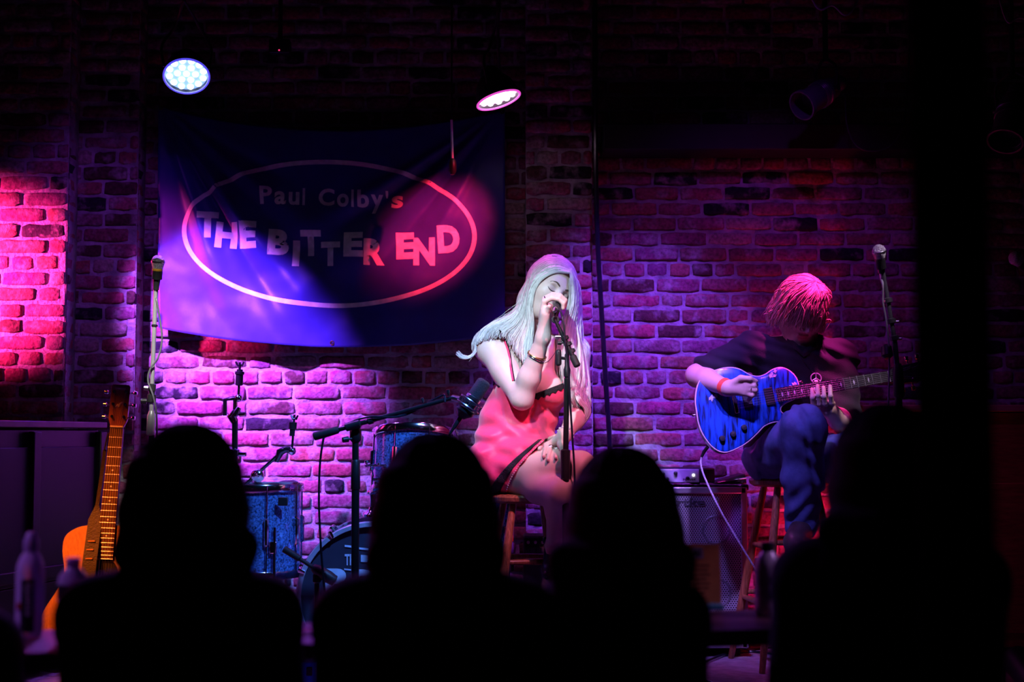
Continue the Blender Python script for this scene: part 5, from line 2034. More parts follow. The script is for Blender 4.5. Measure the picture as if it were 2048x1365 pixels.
def strand_arrays(paths, r0, r1, seg=4, rnd=None):
    """thin tapering tubes along many polylines (S x N x 3) as one set of quads"""
    P = np.asarray(paths, np.float32)
    Sn, N, _ = P.shape
    T = np.gradient(P, axis=1)
    T /= np.maximum(np.linalg.norm(T, axis=2, keepdims=True), 1e-6)
    ref = np.array([0.3, 1.0, 0.2], np.float32)
    A = np.cross(T, ref)
    A /= np.maximum(np.linalg.norm(A, axis=2, keepdims=True), 1e-6)
    B = np.cross(T, A)
    k = np.linspace(0, 1, N)[None, :, None]
    rad = (r0 * (1 - k ** 3) + r1 * k ** 3)
    if rnd is not None:
        rad = rad * rnd[:, None, None]
    out = []
    for j in range(seg):
        th = 2 * math.pi * j / seg
        out.append(P + (A * math.cos(th) + B * math.sin(th)) * rad)
    Vt = np.stack(out, 2).reshape(-1, 3)
    i = np.arange(Sn)[:, None, None] * N * seg
    jn = np.arange(N - 1)[None, :, None] * seg
    q = np.arange(seg)[None, None, :]
    a = i + jn + q
    b = i + jn + (q + 1) % seg
    return Vt, np.stack([a, b, b + seg, a + seg], -1).reshape(-1, 4).astype(np.int32)


def sample(S, P):
    i = (P - S.lo) / S.h
    i = np.clip(i, 0, S.n - 1.001)
    a = np.floor(i).astype(int)
    f = (i - a).astype(np.float32)
    r = 0
    for dx in (0, 1):
        for dy in (0, 1):
            for dz in (0, 1):
                w_ = (f[..., 0] if dx else 1 - f[..., 0]) * (f[..., 1] if dy else 1 - f[..., 1]) * (f[..., 2] if dz else 1 - f[..., 2])
                r = r + w_ * S.d[a[..., 0] + dx, a[..., 1] + dy, a[..., 2] + dz]
    return r


def push_out(paths, S, off, steps=4):
    """lift hair paths that run inside a solid onto its surface"""
    P = np.asarray(paths, np.float32).copy()
    of = off if np.ndim(off) == 0 else np.asarray(off)[:, None]
    for _ in range(steps):
        d = sample(S, P)
        e = S.h
        g = np.stack([sample(S, P + v_) - sample(S, P - v_) for v_ in np.eye(3, dtype=np.float32) * e], -1)
        g /= np.maximum(np.linalg.norm(g, axis=-1, keepdims=True), 1e-6)
        P += g * np.clip(of - d, 0, .03)[..., None]
    return P


def sheet(guides, count, rng, depth=.012, wave=.004, N=24, short=.80):
    """hair paths between neighbouring guide lines"""
    G = []
    for g in guides:
        s = spline(g, 8)
        s = np.array([tuple(p) for p in s])
        L_ = np.concatenate([[0], np.cumsum(np.linalg.norm(np.diff(s, axis=0), axis=1))])
        u = np.linspace(0, L_[-1], N)
        G.append(np.stack([np.interp(u, L_, s[:, i]) for i in range(3)], 1))
    G = np.array(G)
    out = []
    for _ in range(count):
        x = rng.random() * (len(G) - 1)
        i = min(int(x), len(G) - 2)
        f = x - i
        p = G[i] * (1 - f) + G[i + 1] * f
        off = (rng.random(3) - .5) * 2 * depth
        k = np.linspace(0.25, 1, N)[:, None]
        ph, fr = rng.random() * 6.28, rng.uniform(1, 3)
        p = p + off * k + wave * np.sin(np.linspace(0, 6.28 * fr, N) + ph)[:, None] * (rng.random(3) - .5) * 2 * k
        # a few end early
        cut = rng.uniform(short, 1.0)
        uu = np.linspace(0, (N - 1) * cut, N)
        p = np.stack([np.interp(uu, np.arange(N), p[:, j]) for j in range(3)], 1)
        out.append(p)
    return out


def head(S, C, R, sc, neck, female=True, k=.012):
    """head solid; C skull centre, R columns: right, forward, up"""
    L = lambda x, y, z: tuple(V(C) + R @ (V((x, y, z)) * sc))
    E = lambda c, r, kk=.02, mode='add': S.ell(L(*c), tuple(q * sc for q in r), R, kk, mode)
    E((0, -.012, .030), (.073, .094, .086), 0)
    E((0, .028, -.028), (.057, .062, .086), .03)
    E((0, .046, -.088), (.026, .027, .024) if female else (.031, .030, .027), .035)
    for s in (-1, 1):
        E((s * .037, .045, -.022), (.025, .028, .026), .03)
        E((s * .045, .0, -.066), (.018, .032, .02), .035)
        E((s * .0735, -.006, -.008), (.009, .019, .029), .012)
    S.cone(L(-.034, .0745, .021), L(.034, .0745, .021), .010 * sc, .010 * sc, .02)
    for s in (-1, 1):
        E((s * .031, .092, .004), (.017, .014, .011), .012, 'sub')
        E((s * .031, .0705, .001), (.0155, .0125, .0115), .006)
    S.cone(L(0, .084, .010), L(0, .104, -.026), .0075 * sc, .0105 * sc, .012)
    for s in (-1, 1):
        E((s * .0105, .094, -.030), (.0075, .0085, .0065), .006)
    E((0, .0865, -.0555), (.0215, .0085, .0055), .006)
    E((0, .0850, -.0655), (.0185, .0090, .0065), .006)
    S.cone(L(0, -.022, -.055), neck, .050 * sc if female else .058, .050 if female else .060, .03)
    return L


def hand_flat(S, wrist, knuckles, tips, th_base, th_tip, r=.0085, bend=.25, lift=V((0, -.012, .008))):
    for kx, tp in zip(knuckles, tips):
        m = V(kx) * .5 + V(tp) * .5 + lift
        S.chain([kx, m, tp], [r * 1.08, r, r * .82], .004)
        S.cone(wrist, kx, .019, .0115, .016)
    S.chain([V(wrist) * .6 + V(th_base) * .4, th_base, V(th_base) * .45 + V(th_tip) * .55 + lift * .6, th_tip], [.016, .012, .0105, .0085], .006)
# ================================================================ singer
rng = np.random.default_rng(3)
M_skinS = mat('fair_skin', (.8, .6, .5), .48, var=.04, scale=9, bump=.03, bscale=300, vcol=True, spec=.4)
M_skinS.node_tree.nodes['Principled BSDF'].inputs['Subsurface Weight'].default_value = .12
M_skinS.node_tree.nodes['Principled BSDF'].inputs['Subsurface Radius'].default_value = (.02, .008, .005)
pv = at(1020, 935, 5.70)
SG = thing('person', (S_ST.x, S_ST.y, STZ + S_SEAT), 'long-haired blonde singer in a pink lace-trimmed dress, cross-legged on a stool holding a microphone', 'person')
B = Solid((-.42, 5.12, .24), (.48, 5.95, 1.86), .0035)
J = {k: at(*v) for k, v in dict(
    pel=(1018, 938, 5.70), waist=(1036, 862, 5.71), chest=(1064, 765, 5.69), upper=(1070, 712, 5.69), neck=(1078, 668, 5.67),
    rs=(980, 694, 5.67), re=(1044, 797, 5.52), rw=(1086, 676, 5.425),
    ls=(1148, 704, 5.66), le=(1160, 824, 5.60), lw=(1129, 872, 5.435),
    rh=(996, 942, 5.66), rk=(1160, 934, 5.385), ra=(1172, 1130, 5.34), rt=(1190, 1172, 5.22),
    lh=(1046, 950, 5.64), lk=(1124, 985, 5.36), la=(1108, 1092, 5.60), lt=(1100, 1140, 5.50)).items()}


def s_torso(S, off=0.0):
    yw = Matrix.Rotation(math.radians(8), 3, 'Y')
    S.ell(J['pel'], (.168 + off, .120 + off, .115 + off), None, .0)
    S.ell(J['waist'], (.122 + off, .095 + off, .12 + off), yw, .06)
    S.ell(J['chest'], (.142 + off, .105 + off, .135 + off), yw, .06)
    S.ell(J['upper'], (.150 + off, .088 + off, .08 + off), yw, .05)


def s_bust(S, off=0.0):
    S.ell(at(1025, 775, 5.605), (.055 + off, .055 + off, .058 + off), None, .03)
    S.ell(at(1102, 778, 5.60), (.055 + off, .055 + off, .058 + off), None, .03)


s_torso(B)
s_bust(B)
B.cone(J['rs'], J['upper'], .058, .07, .04)
B.cone(J['ls'], J['upper'], .052, .07, .04)
# singing arm
B.cone(J['rs'], J['rs'] * .55 + J['re'] * .45, .060, .053, .04)
B.cone(J['rs'] * .55 + J['re'] * .45, J['re'], .053, .043, .02)
B.cone(J['re'], J['re'] * .65 + J['rw'] * .35, .043, .042, .02)
B.cone(J['re'] * .65 + J['rw'] * .35, J['rw'], .042, .026, .02)
# resting arm
B.cone(J['ls'], J['le'], .050, .040, .03)
B.cone(J['le'], J['le'] * .6 + J['lw'] * .4, .040, .037, .02)
B.cone(J['le'] * .6 + J['lw'] * .4, J['lw'], .037, .025, .02)
# legs
for h_, k_, a_, t_, r in (('rh', 'rk', 'ra', 'rt', (.098, .088, .060)), ('lh', 'lk', 'la', 'lt', (.090, .075, .056))):
    m = J[h_] * .5 + J[k_] * .5 + V((0, 0, -.006))
    B.cone(J[h_], m, r[0], r[1], .03)
    B.cone(m, J[k_], r[1], r[2], .02)
    c_ = J[k_] * .68 + J[a_] * .32 + V((0, .022, 0))
    B.cone(J[k_], c_, .053, .050, .02)
    B.cone(c_, J[a_], .050, .030, .03)
    B.cone(J[a_], J[t_], .034, .024, .02)
# head
base = Matrix(((1, 0, 0), (0, -1, 0), (0, 0, 1)))       # right, forward, up of a head facing the camera
HR = Matrix.Rotation(math.radians(31), 3, 'Y') @ Matrix.Rotation(math.radians(27.5), 3, 'Z') @ base
HC = at(1098, 579.5, 5.62)
HL = head(B, HC, HR, 1.086, tuple(J['neck']), True)
HS = Solid(tuple(HC - V((.17, .17, .17))), tuple(HC + V((.17, .17, .17))), .003)
head(HS, HC, HR, 1.086, tuple(J['neck']), True)
# hand around the microphone
ma_ = (MIC_TAIL - MIC_HEAD).normalized()
e1 = V((1, 0, 0))
e1 = (e1 - ma_ * e1.dot(ma_)).normalized()
e2 = ma_.cross(e1)
if e2.z < 0:
    e2 = -e2
mp = lambda s, ang, r: MIC_HEAD + ma_ * s + (e1 * math.cos(math.radians(ang)) + e2 * math.sin(math.radians(ang))) * r
pc = mp(.085, 208, .052)
B.ell(pc, (.020, .042, .036), None, .012)
B.cone(J['rw'], pc + V((.002, .01, -.02)), .024, .024, .02)
B.cone(J['rw'], mp(.115, 215, .050), .021, .016, .02)
for i, s in enumerate((.048, .068, .087, .105)):
    rr_ = .0335 - .0012 * i
    P = [mp(s, 190, rr_ + .024), mp(s, 158, rr_ + .020), mp(s, 120, rr_ + .008), mp(s, 75, rr_), mp(s + .002, 28, rr_ - .001), mp(s + .003, -12, rr_ - .004)]
    B.chain(P, [.0108, .0108, .0098, .0092, .0085, .0074], .003)
P = [mp(.085, 232, .052), mp(.105, 222, .044), mp(.122, 200, .034), mp(.132, 168, .026)]
B.chain(P, [.015, .012, .0105, .0085], .005)
THUMB = P
# resting hand, laid on the thigh
kn = [B.on(x, y, .015) for x, y in ((1094, 892), (1102, 890), (1112, 889), (1121, 890))]
tp = [B.on(x, y, .0085) for x, y in ((1087, 914), (1096, 921), (1112, 917), (1124, 909))]
B2d = B
hand_flat(B, J['lw'], kn, tp, B.on(1090, 884, .016), B.on(1079, 898, .009), .0088, lift=V((0, -.008, .006)))
bv, bf = B.mesh()
# colour: skin with warmer lips, cheeks, brows
inv = HR.transposed()
ql = ((bv - np.array(HC)) @ np.array(inv).T) / 1.086
col = np.tile(np.array([.64, .46, .40], np.float32), (len(bv), 1))
lip = (np.abs(ql[:, 0]) < .021) & (ql[:, 1] > .079) & (ql[:, 2] < -.049) & (ql[:, 2] > -.073)
col[lip] = (.60, .16, .18)
for s in (-1, 1):
    lid = ((ql[:, 0] - s * .031) ** 2 / .016 ** 2 + (ql[:, 2] - .004) ** 2 / .010 ** 2 < 1) & (ql[:, 1] > .06)
    col[lid] = (.52, .36, .34)
np_obj('body', bv, bf, M_skinS, SG, col)


def on_face(x, z, off=.0, y0=.15):
    y = y0
    while y > .02:
        p = V(HL(x, y, z))
        if HS.val(p) <= off:
            return p
        y -= .0012
    return V(HL(x, .08, z))


M_brow = mat('brown_brow', (.10, .06, .04), .7)
M_lash = mat('black_lash', (.01, .008, .01), .5)
for s in (-1, 1):
    P = [on_face(s * x, z, .0005) for x, z in ((.013, .021), (.021, .025), (.031, .0275), (.041, .025), (.048, .019))]
    obj('eyebrow', MB().tube(spline(P, 4), [.0012 + .0022 * math.sin(PI * min(1, .25 + i / 17)) for i in range(17)], 6), M_brow, SG)
    P = [on_face(s * x, z, .0006) for x, z in ((.016, -.002), (.023, -.0062), (.031, -.0075), (.039, -.0058), (.047, -.0005))]
    obj('eyelashes', MB().tube(spline(P, 4), [.0007 + .0015 * math.sin(PI * i / 16) for i in range(17)], 6), M_lash, SG)

# ---- dress
D = Solid((-.30, 5.30, .80), (.34, 5.92, 1.62), .0035)
s_torso(D, .010)
s_bust(D, .009)
D.cone(J['rh'], J['rh'] * .45 + J['rk'] * .55, .112, .099, .04)
D.cone(J['lh'], J['lh'] * .6 + J['lk'] * .4, .100, .082, .03)
D.ell(at(1034, 835, 5.685), (.140, .112, .12), None, .05)
D.ell(at(985, 930, 5.66), (.10, .12, .10), None, .05)
D.ell(at(1030, 885, 5.66), (.14, .115, .055), None, .05)
X, Y, Z = D.grid()
PX, PY = D.pixels()
# folds
u = (PX - 1000) * .045 + (PY - 860) * .020
D.d = D.d - .010 * np.exp(-((PY - 850) / 45) ** 2) + .0075 * np.sin(u * 2.1 + .012 * (PY - 800)) * np.clip((PY - 800) / 90, 0, 1)
D.d = D.d + .0060 * np.sin((PY - 870) * .16 + (PX - 1000) * .03) * np.exp(-((PY - 888) / 26) ** 2)
D.d = D.d + .0050 * np.sin((PX * .75 + PY * .55) * .115 + 2.2 * np.sin(PY * .021 + PX * .008)) * np.clip((PY - 790) / 60, 0, 1) + .0028 * np.sin((PX * .5 - PY * .9) * .17 + 1.5 * np.sin(PX * .03)) * np.clip((PY - 780) / 60, 0, 1)
top = np.where(PX < 1072, 748 + (PX - 957) * .36, 789 - (PX - 1072) * .38)
top = np.where(Y > 5.74, 752, top)
D.cut((top - PY) / 520.)
# hem, cut square across the raised thigh
h0_, h1_ = np.array([1090., 880.]), np.array([1012., 990.])
hn = np.array([h1_[1] - h0_[1], -(h1_[0] - h0_[0])])
hn = hn / np.linalg.norm(hn)
if hn[0] < 0:
    hn = -hn
bow = 10 * np.sin(np.clip((PY - 880) / 110., 0, 1) * math.pi)
hem = ((PX - h0_[0]) * hn[0] + (PY - h0_[1]) * hn[1] + bow) / 520.
hem = np.where(PY < 878, -1, hem)
D.cut(hem)
D.cut((STZ + S_SEAT + .002) - Z + 0 * X)
dv, df = D.mesh()
M_satin = mat('coral_pink_satin', (.88, .045, .14), .5, var=.10, scale=8, sheen=.3, spec=.35, bump=.25, bscale=28)
DR = np_obj('dress', dv, df, M_satin, SG)
# lace along the hem and the neckline
M_lace = mat('black_lace', (.012, .008, .010), .7, var=.6, scale=220, bump=.8, bscale=260)
Lc = Solid((-.30, 5.30, .80), (.34, 5.92, 1.62), .0035)
Lc.d = D.d - .0035
wb = np.clip((PY - 880) / 110., 0, 1)
Lc.d = np.maximum(Lc.d, np.maximum(hem + .010 + .012 * wb, -(hem + .022 + .040 * wb)).astype(np.float32))
lv, lf = Lc.mesh()
np_obj('hem_lace', lv, lf, M_lace, DR)
Lc.d = D.d - .0035
tt = ((top - PY) / 520.)
wv = .022 + .004 * np.sin(PX * .55)
Lc.d = np.maximum(Lc.d, np.maximum(tt - .004, -(tt + wv)).astype(np.float32))
lv, lf = Lc.mesh()
np_obj('neckline_lace', lv, lf, M_lace, DR)
beads = MB()
for i in range(26):
    f_ = i / 25
    yy = 884 + 104 * f_
    xx = h0_[0] + (h1_[0] - h0_[0]) * (yy - 880) / 110 - 10 * math.sin(f_ * PI) / hn[0] * 1.0
    p = D.on(xx - 3, yy, .003)
    beads.ball(p, .0021, 6)
o = obj('hem_beads', beads, mat('pearl_beads', (.85, .6, .6), .25), DR)
o['kind'] = 'stuff'
# straps
for pts, m, w_ in ((((996, 662), (1002, 669), (1010, 685), (1017, 706), (1022, 740), (1026, 762)), M_satin, .0042), (((999, 661), (1005, 668), (1013, 684), (1020, 706), (1025, 740), (1029, 762)), M_lace, .0028)):
    P = [B.on(x, y, .002) for x, y in pts]
    obj('shoulder_strap', MB().tube(spline(P, 5), w_, 6), m, DR)
P = [B.on(x, y, .002) for x, y in ((1137, 680), (1135, 710), (1130, 740), (1126, 768))]
obj('shoulder_strap', MB().tube(spline(P, 5), .004, 6), M_satin, DR)

# ---- jewellery
def band(name, c, d, R_, r_, m, n=28):
    return obj(name, MB().torus(c, d, R_, r_, n, 6), m, SG)


fa = J['rw'] * .72 + J['re'] * .28
band('bracelet', fa, J['rw'] - J['re'], .0365, .0028, M_gold)
band('bracelet', fa - (J['rw'] - J['re']).normalized() * .008, J['rw'] - J['re'] + V((0.03, 0, 0)), .0375, .0018, M_chrome)
wr = J['lw'] * .93 + J['le'] * .07
mbb = MB()
a, b, d = frame(J['lw'] - J['le'])
for k in range(14):
    th = 2 * PI * k / 14
    mbb.ball(wr + (a * math.cos(th) + b * math.sin(th)) * .030, .0062, 8)
obj('bead_bracelet', mbb, mat('grey_pearl', (.7, .68, .72), .25, .3), SG)['kind'] = 'stuff'
for (x, y), r_ in (((1101, 893), .0072), ((1112, 897), .0060)):
    p = B.on(x, y, .001)
    rg = obj('ring', MB().torus(p + V((0, .006, 0)), V((.1, -.4, -.8)), .0095, .0018, 18, 6), M_chrome, SG)
    obj('ring_stone', MB().ball(p, (r_, .004, r_ * .8), 12), mat('moonstone', (.8, .82, .85), .2), rg)
obj('ring', MB().torus(mp(.087, 145, .049), (e1 * math.cos(math.radians(50)) + e2 * math.sin(math.radians(50))), .0115, .002, 18, 6), M_chrome, SG)
P = [B.on(x, y, .002, 5.555) for x, y in ((1048, 690), (1060, 712), (1078, 726), (1094, 724), (1106, 712), (1116, 694))]
obj('necklace', MB().tube(spline(P, 5), .0016, 6), M_chrome, SG)
# nails on the resting hand
for q, kx in zip(tp, kn):
    d = (V(q) - V(kx)).normalized()
    obj('fingernail', MB().ball(V(q) + d * .0035 + V((0, -.0058, .003)), (.0042, .0022, .0058), 8), mat('pink_nail', (.62, .26, .28), .25), SG)
# shoe of the supporting leg
sh = Solid((J['la'].x - .12, 5.36, .40), (J['la'].x + .14, 5.72, .78), .004)
sh.cone(J['la'] + V((0, .0, -.02)), J['lt'], .040, .031, .02)
sh.cone(J['lt'], J['lt'] + V((-.01, -.05, -.015)), .031, .020, .02)
sh.cone(J['la'] + V((0, .03, -.03)), J['la'] + V((0, .035, -.13)), .020, .009, .02)
sh.cone(J['la'] + V((-.03, 0, .02)), J['la'] + V((.03, 0, .02)), .016, .016, .01)
np_obj('shoe', *sh.mesh(), mat('black_patent', (.01, .01, .012), .2), SG)
sh = Solid((J['ra'].x - .12, 5.04, .28), (J['ra'].x + .16, 5.45, .78), .004)
sh.cone(J['ra'] + V((0, .0, -.02)), J['rt'], .040, .031, .02)
sh.cone(J['rt'], J['rt'] + V((.01, -.05, -.02)), .031, .020, .02)
sh.cone(J['ra'] + V((0, .03, -.03)), J['ra'] + V((0, .035, -.12)), .020, .009, .02)
np_obj('shoe', *sh.mesh(), MATS['black_patent'], SG)

# ---- hair
def G(*pts):
    return [at(*p) for p in pts]


part = HL(.030, .045, .118)
crownL = [
    G((1140, 546, 5.535), (1110, 545, 5.535), (1082, 560, 5.535), (1069, 585, 5.545), (1064, 615, 5.555), (1066, 650, 5.560), (1062, 690, 5.545), (1057, 732, 5.53)),
    G((1142, 543, 5.55), (1108, 537, 5.55), (1076, 552, 5.55), (1060, 585, 5.55), (1055, 620, 5.56), (1056, 655, 5.57), (1046, 690, 5.56), (1048, 726, 5.545)),
    G((1143, 540, 5.57), (1105, 532, 5.58), (1070, 549, 5.585), (1053, 588, 5.58), (1044, 625, 5.58), (1030, 648, 5.585), (1012, 660, 5.59), (1006, 675, 5.59)),
    G((1143, 538, 5.60), (1102, 530, 5.61), (1066, 550, 5.62), (1047, 592, 5.61), (1034, 628, 5.60), (1005, 645, 5.60), (978, 658, 5.605), (962, 682, 5.60)),
    G((1142, 538, 5.63), (1100, 531, 5.65), (1064, 553, 5.66), (1044, 596, 5.65), (1026, 628, 5.62), (990, 645, 5.62), (962, 664, 5.62), (951, 690, 5.62), (949, 706, 5.62), (938, 717, 5.62), (922, 716, 5.61), (912, 706, 5.61)),
    G((1142, 540, 5.66), (1102, 534, 5.70), (1068, 560, 5.72), (1048, 600, 5.71), (1030, 635, 5.70), (1000, 655, 5.71), (975, 690, 5.76), (965, 730, 5.77)),
]
crownR = [
    G((1141, 543, 5.54), (1142, 560, 5.53), (1143, 590, 5.55), (1136, 625, 5.57), (1124, 655, 5.58), (1118, 700, 5.585), (1120, 745, 5.57)),
    G((1141, 543, 5.54), (1145, 556, 5.525), (1147, 580, 5.53), (1145, 610, 5.535), (1136, 645, 5.545), (1132, 690, 5.555), (1130, 735, 5.545), (1134, 780, 5.545)),
    G((1143, 541, 5.56), (1151, 560, 5.55), (1154, 590, 5.555), (1153, 625, 5.56), (1146, 665, 5.56), (1146, 710, 5.56), (1150, 760, 5.555), (1150, 800, 5.55), (1158, 822, 5.545)),
    G((1143, 540, 5.60), (1152, 562, 5.60), (1156, 600, 5.60), (1158, 640, 5.60), (1160, 690, 5.595), (1166, 740, 5.59), (1166, 785, 5.58), (1164, 812, 5.57), (1172, 828, 5.565), (1166, 842, 5.56)),
    G((1141, 541, 5.65), (1150, 566, 5.66), (1155, 605, 5.67), (1158, 650, 5.68), (1160, 700, 5.69), (1160, 750, 5.69), (1155, 800, 5.68)),
]
Hm = Solid((-.30, 5.42, 1.15), (.40, 5.92, 1.88), .0045)
Hm.ell(HL(0, -.020, .032), (.079 * 1.086, .097 * 1.086, .090 * 1.086), HR, 0)
Hm.ell(HL(0, -.055, -.05), (.075, .055, .10), HR, .03)
cutp = lambda x, y, z: None
# open the face
Hm.ell(HL(.006, .098, -.035), (.062, .070, .098), HR, .02, 'sub')
for g, r_ in ((crownL[1], .006), (crownL[2], .008), (crownL[3], .010), (crownL[4], .005), (crownL[5], .018), (crownR[0], .010), (crownR[2], .006), (crownR[3], .010), (crownR[4], .018)):
    s_ = spline(g, 3)
    n_ = len(s_)
    if g is crownL[4]:
        s_ = s_[:18]
    Hm.chain(s_[3:], [max(.004, r_ * (1 - .75 * (i / n_) ** 2)) for i in range(3, len(s_))], .012)
hv, hf = Hm.mesh()
sh_ = lambda g, dx, dy, dz: [V(p) + V((dx, dy, dz)) * min(1, i / 3) for i, p in enumerate(g)]
paths = sheet(crownL[:4], 1000, rng, .006, .002, 30, .93) + sheet(crownR, 1000, rng, .008, .004, 30, .88)
paths += sheet([crownL[3], crownL[4][:8]], 420, rng, .005, .002, 30, .95)
paths += sheet([crownL[4], sh_(crownL[4], .004, .006, .006)], 150, rng, .004, .0015, 30, .92)
paths += sheet([crownL[4][:8], crownL[5]], 350, rng, .008, .003, 30, .9)
paths += sheet([crownL[0], crownL[1]], 260, rng, .006, .002, 30, .93)
curl1 = G((1152, 640, 5.57), (1158, 700, 5.56), (1158, 750, 5.55), (1150, 785, 5.54), (1158, 806, 5.53), (1170, 818, 5.535), (1168, 836, 5.545), (1156, 838, 5.54), (1154, 826, 5.53))
curl2 = G((1156, 660, 5.58), (1164, 720, 5.57), (1165, 765, 5.56), (1158, 792, 5.55), (1166, 812, 5.545), (1175, 828, 5.55), (1166, 846, 5.555), (1158, 856, 5.55))
for cg in (curl1, curl2):
    paths += sheet([cg, sh_(cg, .010, .004, .004)], 90, rng, .004, .0015, 30, .9)
CP = Solid((-.40, 5.12, 1.00), (.48, 5.95, 1.86), .006)
CP.d[:] = .2
CP.ell(HL(0, -.018, .031), (.080 * 1.086, .099 * 1.086, .091 * 1.086), HR, 0)
CP.ell(HL(0, .028, -.028), tuple(q * 1.086 for q in (.057, .062, .086)), HR, .03)
s_torso(CP)
CP.cone(J['rs'], J['upper'], .058, .07, .04)
CP.cone(J['ls'], J['upper'], .052, .07, .04)
CP.cone(J['rs'], J['rs'] * .55 + J['re'] * .45, .060, .053, .04)
CP.cone(J['ls'], J['le'], .050, .040, .03)
paths = push_out(paths, CP, rng.uniform(.002, .007, len(paths)))
sv, sf = strand_arrays(paths, .0030, .0009, 4, rng.uniform(.6, 1.25, len(paths)))
fly = sheet(crownL, 40, rng, .022, .015) + sheet(crownR, 40, rng, .022, .02)
fv, ff = strand_arrays(fly, .0007, .0004, 3)
hv2 = np.concatenate([hv, sv, fv])
hf2 = np.concatenate([hf, sf + len(hv)])
tn = np.concatenate([np.full(len(hv), .72), np.repeat(rng.uniform(.70, 1.06, len(paths)), len(sv) // len(paths)), np.full(len(fv), .9)])
cb = tn[:, None] * np.array([.68, .64, .59])[None]
M_blonde = mat('blonde_hair', (.7, .6, .4), .38, var=.12, scale=40, vcol=True, spec=.5)
hair = np_obj('hair', hv2, hf2, M_blonde, SG, cb)
hq = np_obj('loose_hair', fv, ff if ff.shape[1] == 4 else ff, M_blonde, hair, np.tile(np.array([.68, .64, .59]), (len(fv), 1)))
# ================================================================ guitarist
rng = np.random.default_rng(8)
M_skinG = mat('guitarist_skin', (.7, .5, .42), .5, var=.04, scale=9, vcol=True, spec=.35)
GT = thing('person', (G_ST.x, G_ST.y, STZ + G_SEAT), 'seated guitarist with shaggy brown hair, black shirt and blue jeans, bowed over a blue guitar', 'person')
K = {k: at(*v) for k, v in dict(
    pel=(1568, 912, 5.84), waist=(1580, 840, 5.83), chest=(1594, 755, 5.79), upper=(1598, 712, 5.76), neck=(1606, 678, 5.73),
    rs=(1502, 702, 5.76), re=(1394, 752, 5.67), rw=(1456, 777, 5.495),
    ls=(1682, 712, 5.76), le=(1690, 850, 5.71), lw=(1655, 818, 5.575),
    rh=(1540, 925, 5.80), rk=(1608, 856, 5.43), ra=(1604, 1052, 5.56), rt=(1592, 1088, 5.42),
    lh=(1612, 928, 5.82), lk=(1715, 905, 5.50), la=(1728, 1120, 5.60), lt=(1740, 1165, 5.48)).items()}
A = Solid((.62, 5.28, .40), (1.62, 6.02, 1.86), .004)
A.ell(K['pel'], (.155, .115, .11), None, 0)
A.ell(K['waist'], (.14, .10, .13), None, .05)
A.ell(K['chest'], (.165, .115, .14), None, .05)
A.ell(K['upper'], (.17, .095, .075), None, .05)
A.cone(K['rs'], K['upper'], .060, .07, .04)
A.cone(K['ls'], K['upper'], .060, .07, .04)
A.cone(K['rs'], K['re'], .055, .044, .02)
A.cone(K['re'], K['re'] * .65 + K['rw'] * .35, .043, .043, .02)
A.cone(K['re'] * .65 + K['rw'] * .35, K['rw'], .043, .028, .02)
A.cone(K['ls'], K['le'], .055, .044, .02)
A.cone(K['le'], K['le'] * .65 + K['lw'] * .35, .043, .042, .02)
A.cone(K['le'] * .65 + K['lw'] * .35, K['lw'], .042, .028, .02)
for h_, k_, a_, t_ in (('rh', 'rk', 'ra', 'rt'), ('lh', 'lk', 'la', 'lt')):
    A.cone(K[h_], K[k_], .080, .055, .03)
    A.cone(K[k_], K[a_], .052, .035, .02)
    A.cone(K[a_], K[t_], .036, .030, .02)
GR = Matrix.Rotation(math.radians(6), 3, 'Y') @ Matrix.Rotation(math.radians(16), 3, 'Z') @ Matrix.Rotation(math.radians(36), 3, 'X') @ base
GC = at(1602, 622, 5.67)
GL = head(A, GC, GR, 1.05, tuple(K['neck']), False)
# strumming hand
kn = [at(1484, 762, 5.465), at(1489, 769, 5.462), at(1491, 778, 5.463), at(1489, 787, 5.468)]
md_ = [at(1502, 764, 5.455), at(1508, 772, 5.453), at(1510, 781, 5.456), at(1504, 791, 5.462)]
tp = [at(1513, 770, 5.475), at(1513, 780, 5.48), at(1510, 790, 5.48), at(1497, 801, 5.485)]
for a, b, c in zip(kn, md_, tp):
    A.cone(K['rw'], a, .022, .0125, .018)
    A.chain([a, b, c], [.0115, .0098, .0080], .004)
A.chain([at(1466, 768, 5.475), at(1482, 757, 5.45), at(1500, 758, 5.445), at(1512, 763, 5.46)], [.017, .0125, .0105, .0085], .006)
# fretting hand: palm behind the neck, fingers curling up over the strings
pf = K['lw'] + V((-.01, -.02, .03))
A.ell(at(1648, 800, 5.585), (.036, .020, .034), None, .015)
A.cone(K['lw'], at(1648, 800, 5.585), .027, .026, .02)
ftips = []
for i, x in enumerate((1626, 1637, 1649, 1662)):
    y_ = 806 - .10 * (x - 1626)
    tipx = x - 2
    yf = 780 - (x - 1626) * .17
    q = [at(x + 4, y_ + 6, 5.578), at(x + 1, y_ + 4, 5.530), at(x - 1, y_ - 10 - (4 if i == 1 else 0), 5.512), at(tipx, yf - (6 if i == 1 else 1), 5.532)]
    A.chain(q, [.0115, .0105, .0095, .0080], .004)
    ftips.append(q[-1])
A.chain([at(1652, 805, 5.60), at(1640, 785, 5.61), at(1632, 764, 5.605)], [.015, .012, .009], .006)
av, af = A.mesh()
col = np.tile(np.array([.62, .42, .34], np.float32), (len(av), 1))
ql = ((av - np.array(GC)) @ np.array(GR)) / 1.05
lip = (np.abs(ql[:, 0]) < .021) & (ql[:, 1] > .079) & (ql[:, 2] < -.050) & (ql[:, 2] > -.072)
col[lip] = (.45, .18, .16)
np_obj('body', av, af, M_skinG, GT, col)
GS = Solid(tuple(GC - V((.17, .17, .17))), tuple(GC + V((.17, .17, .17))), .004)
head(GS, GC, GR, 1.05, tuple(K['neck']), False)
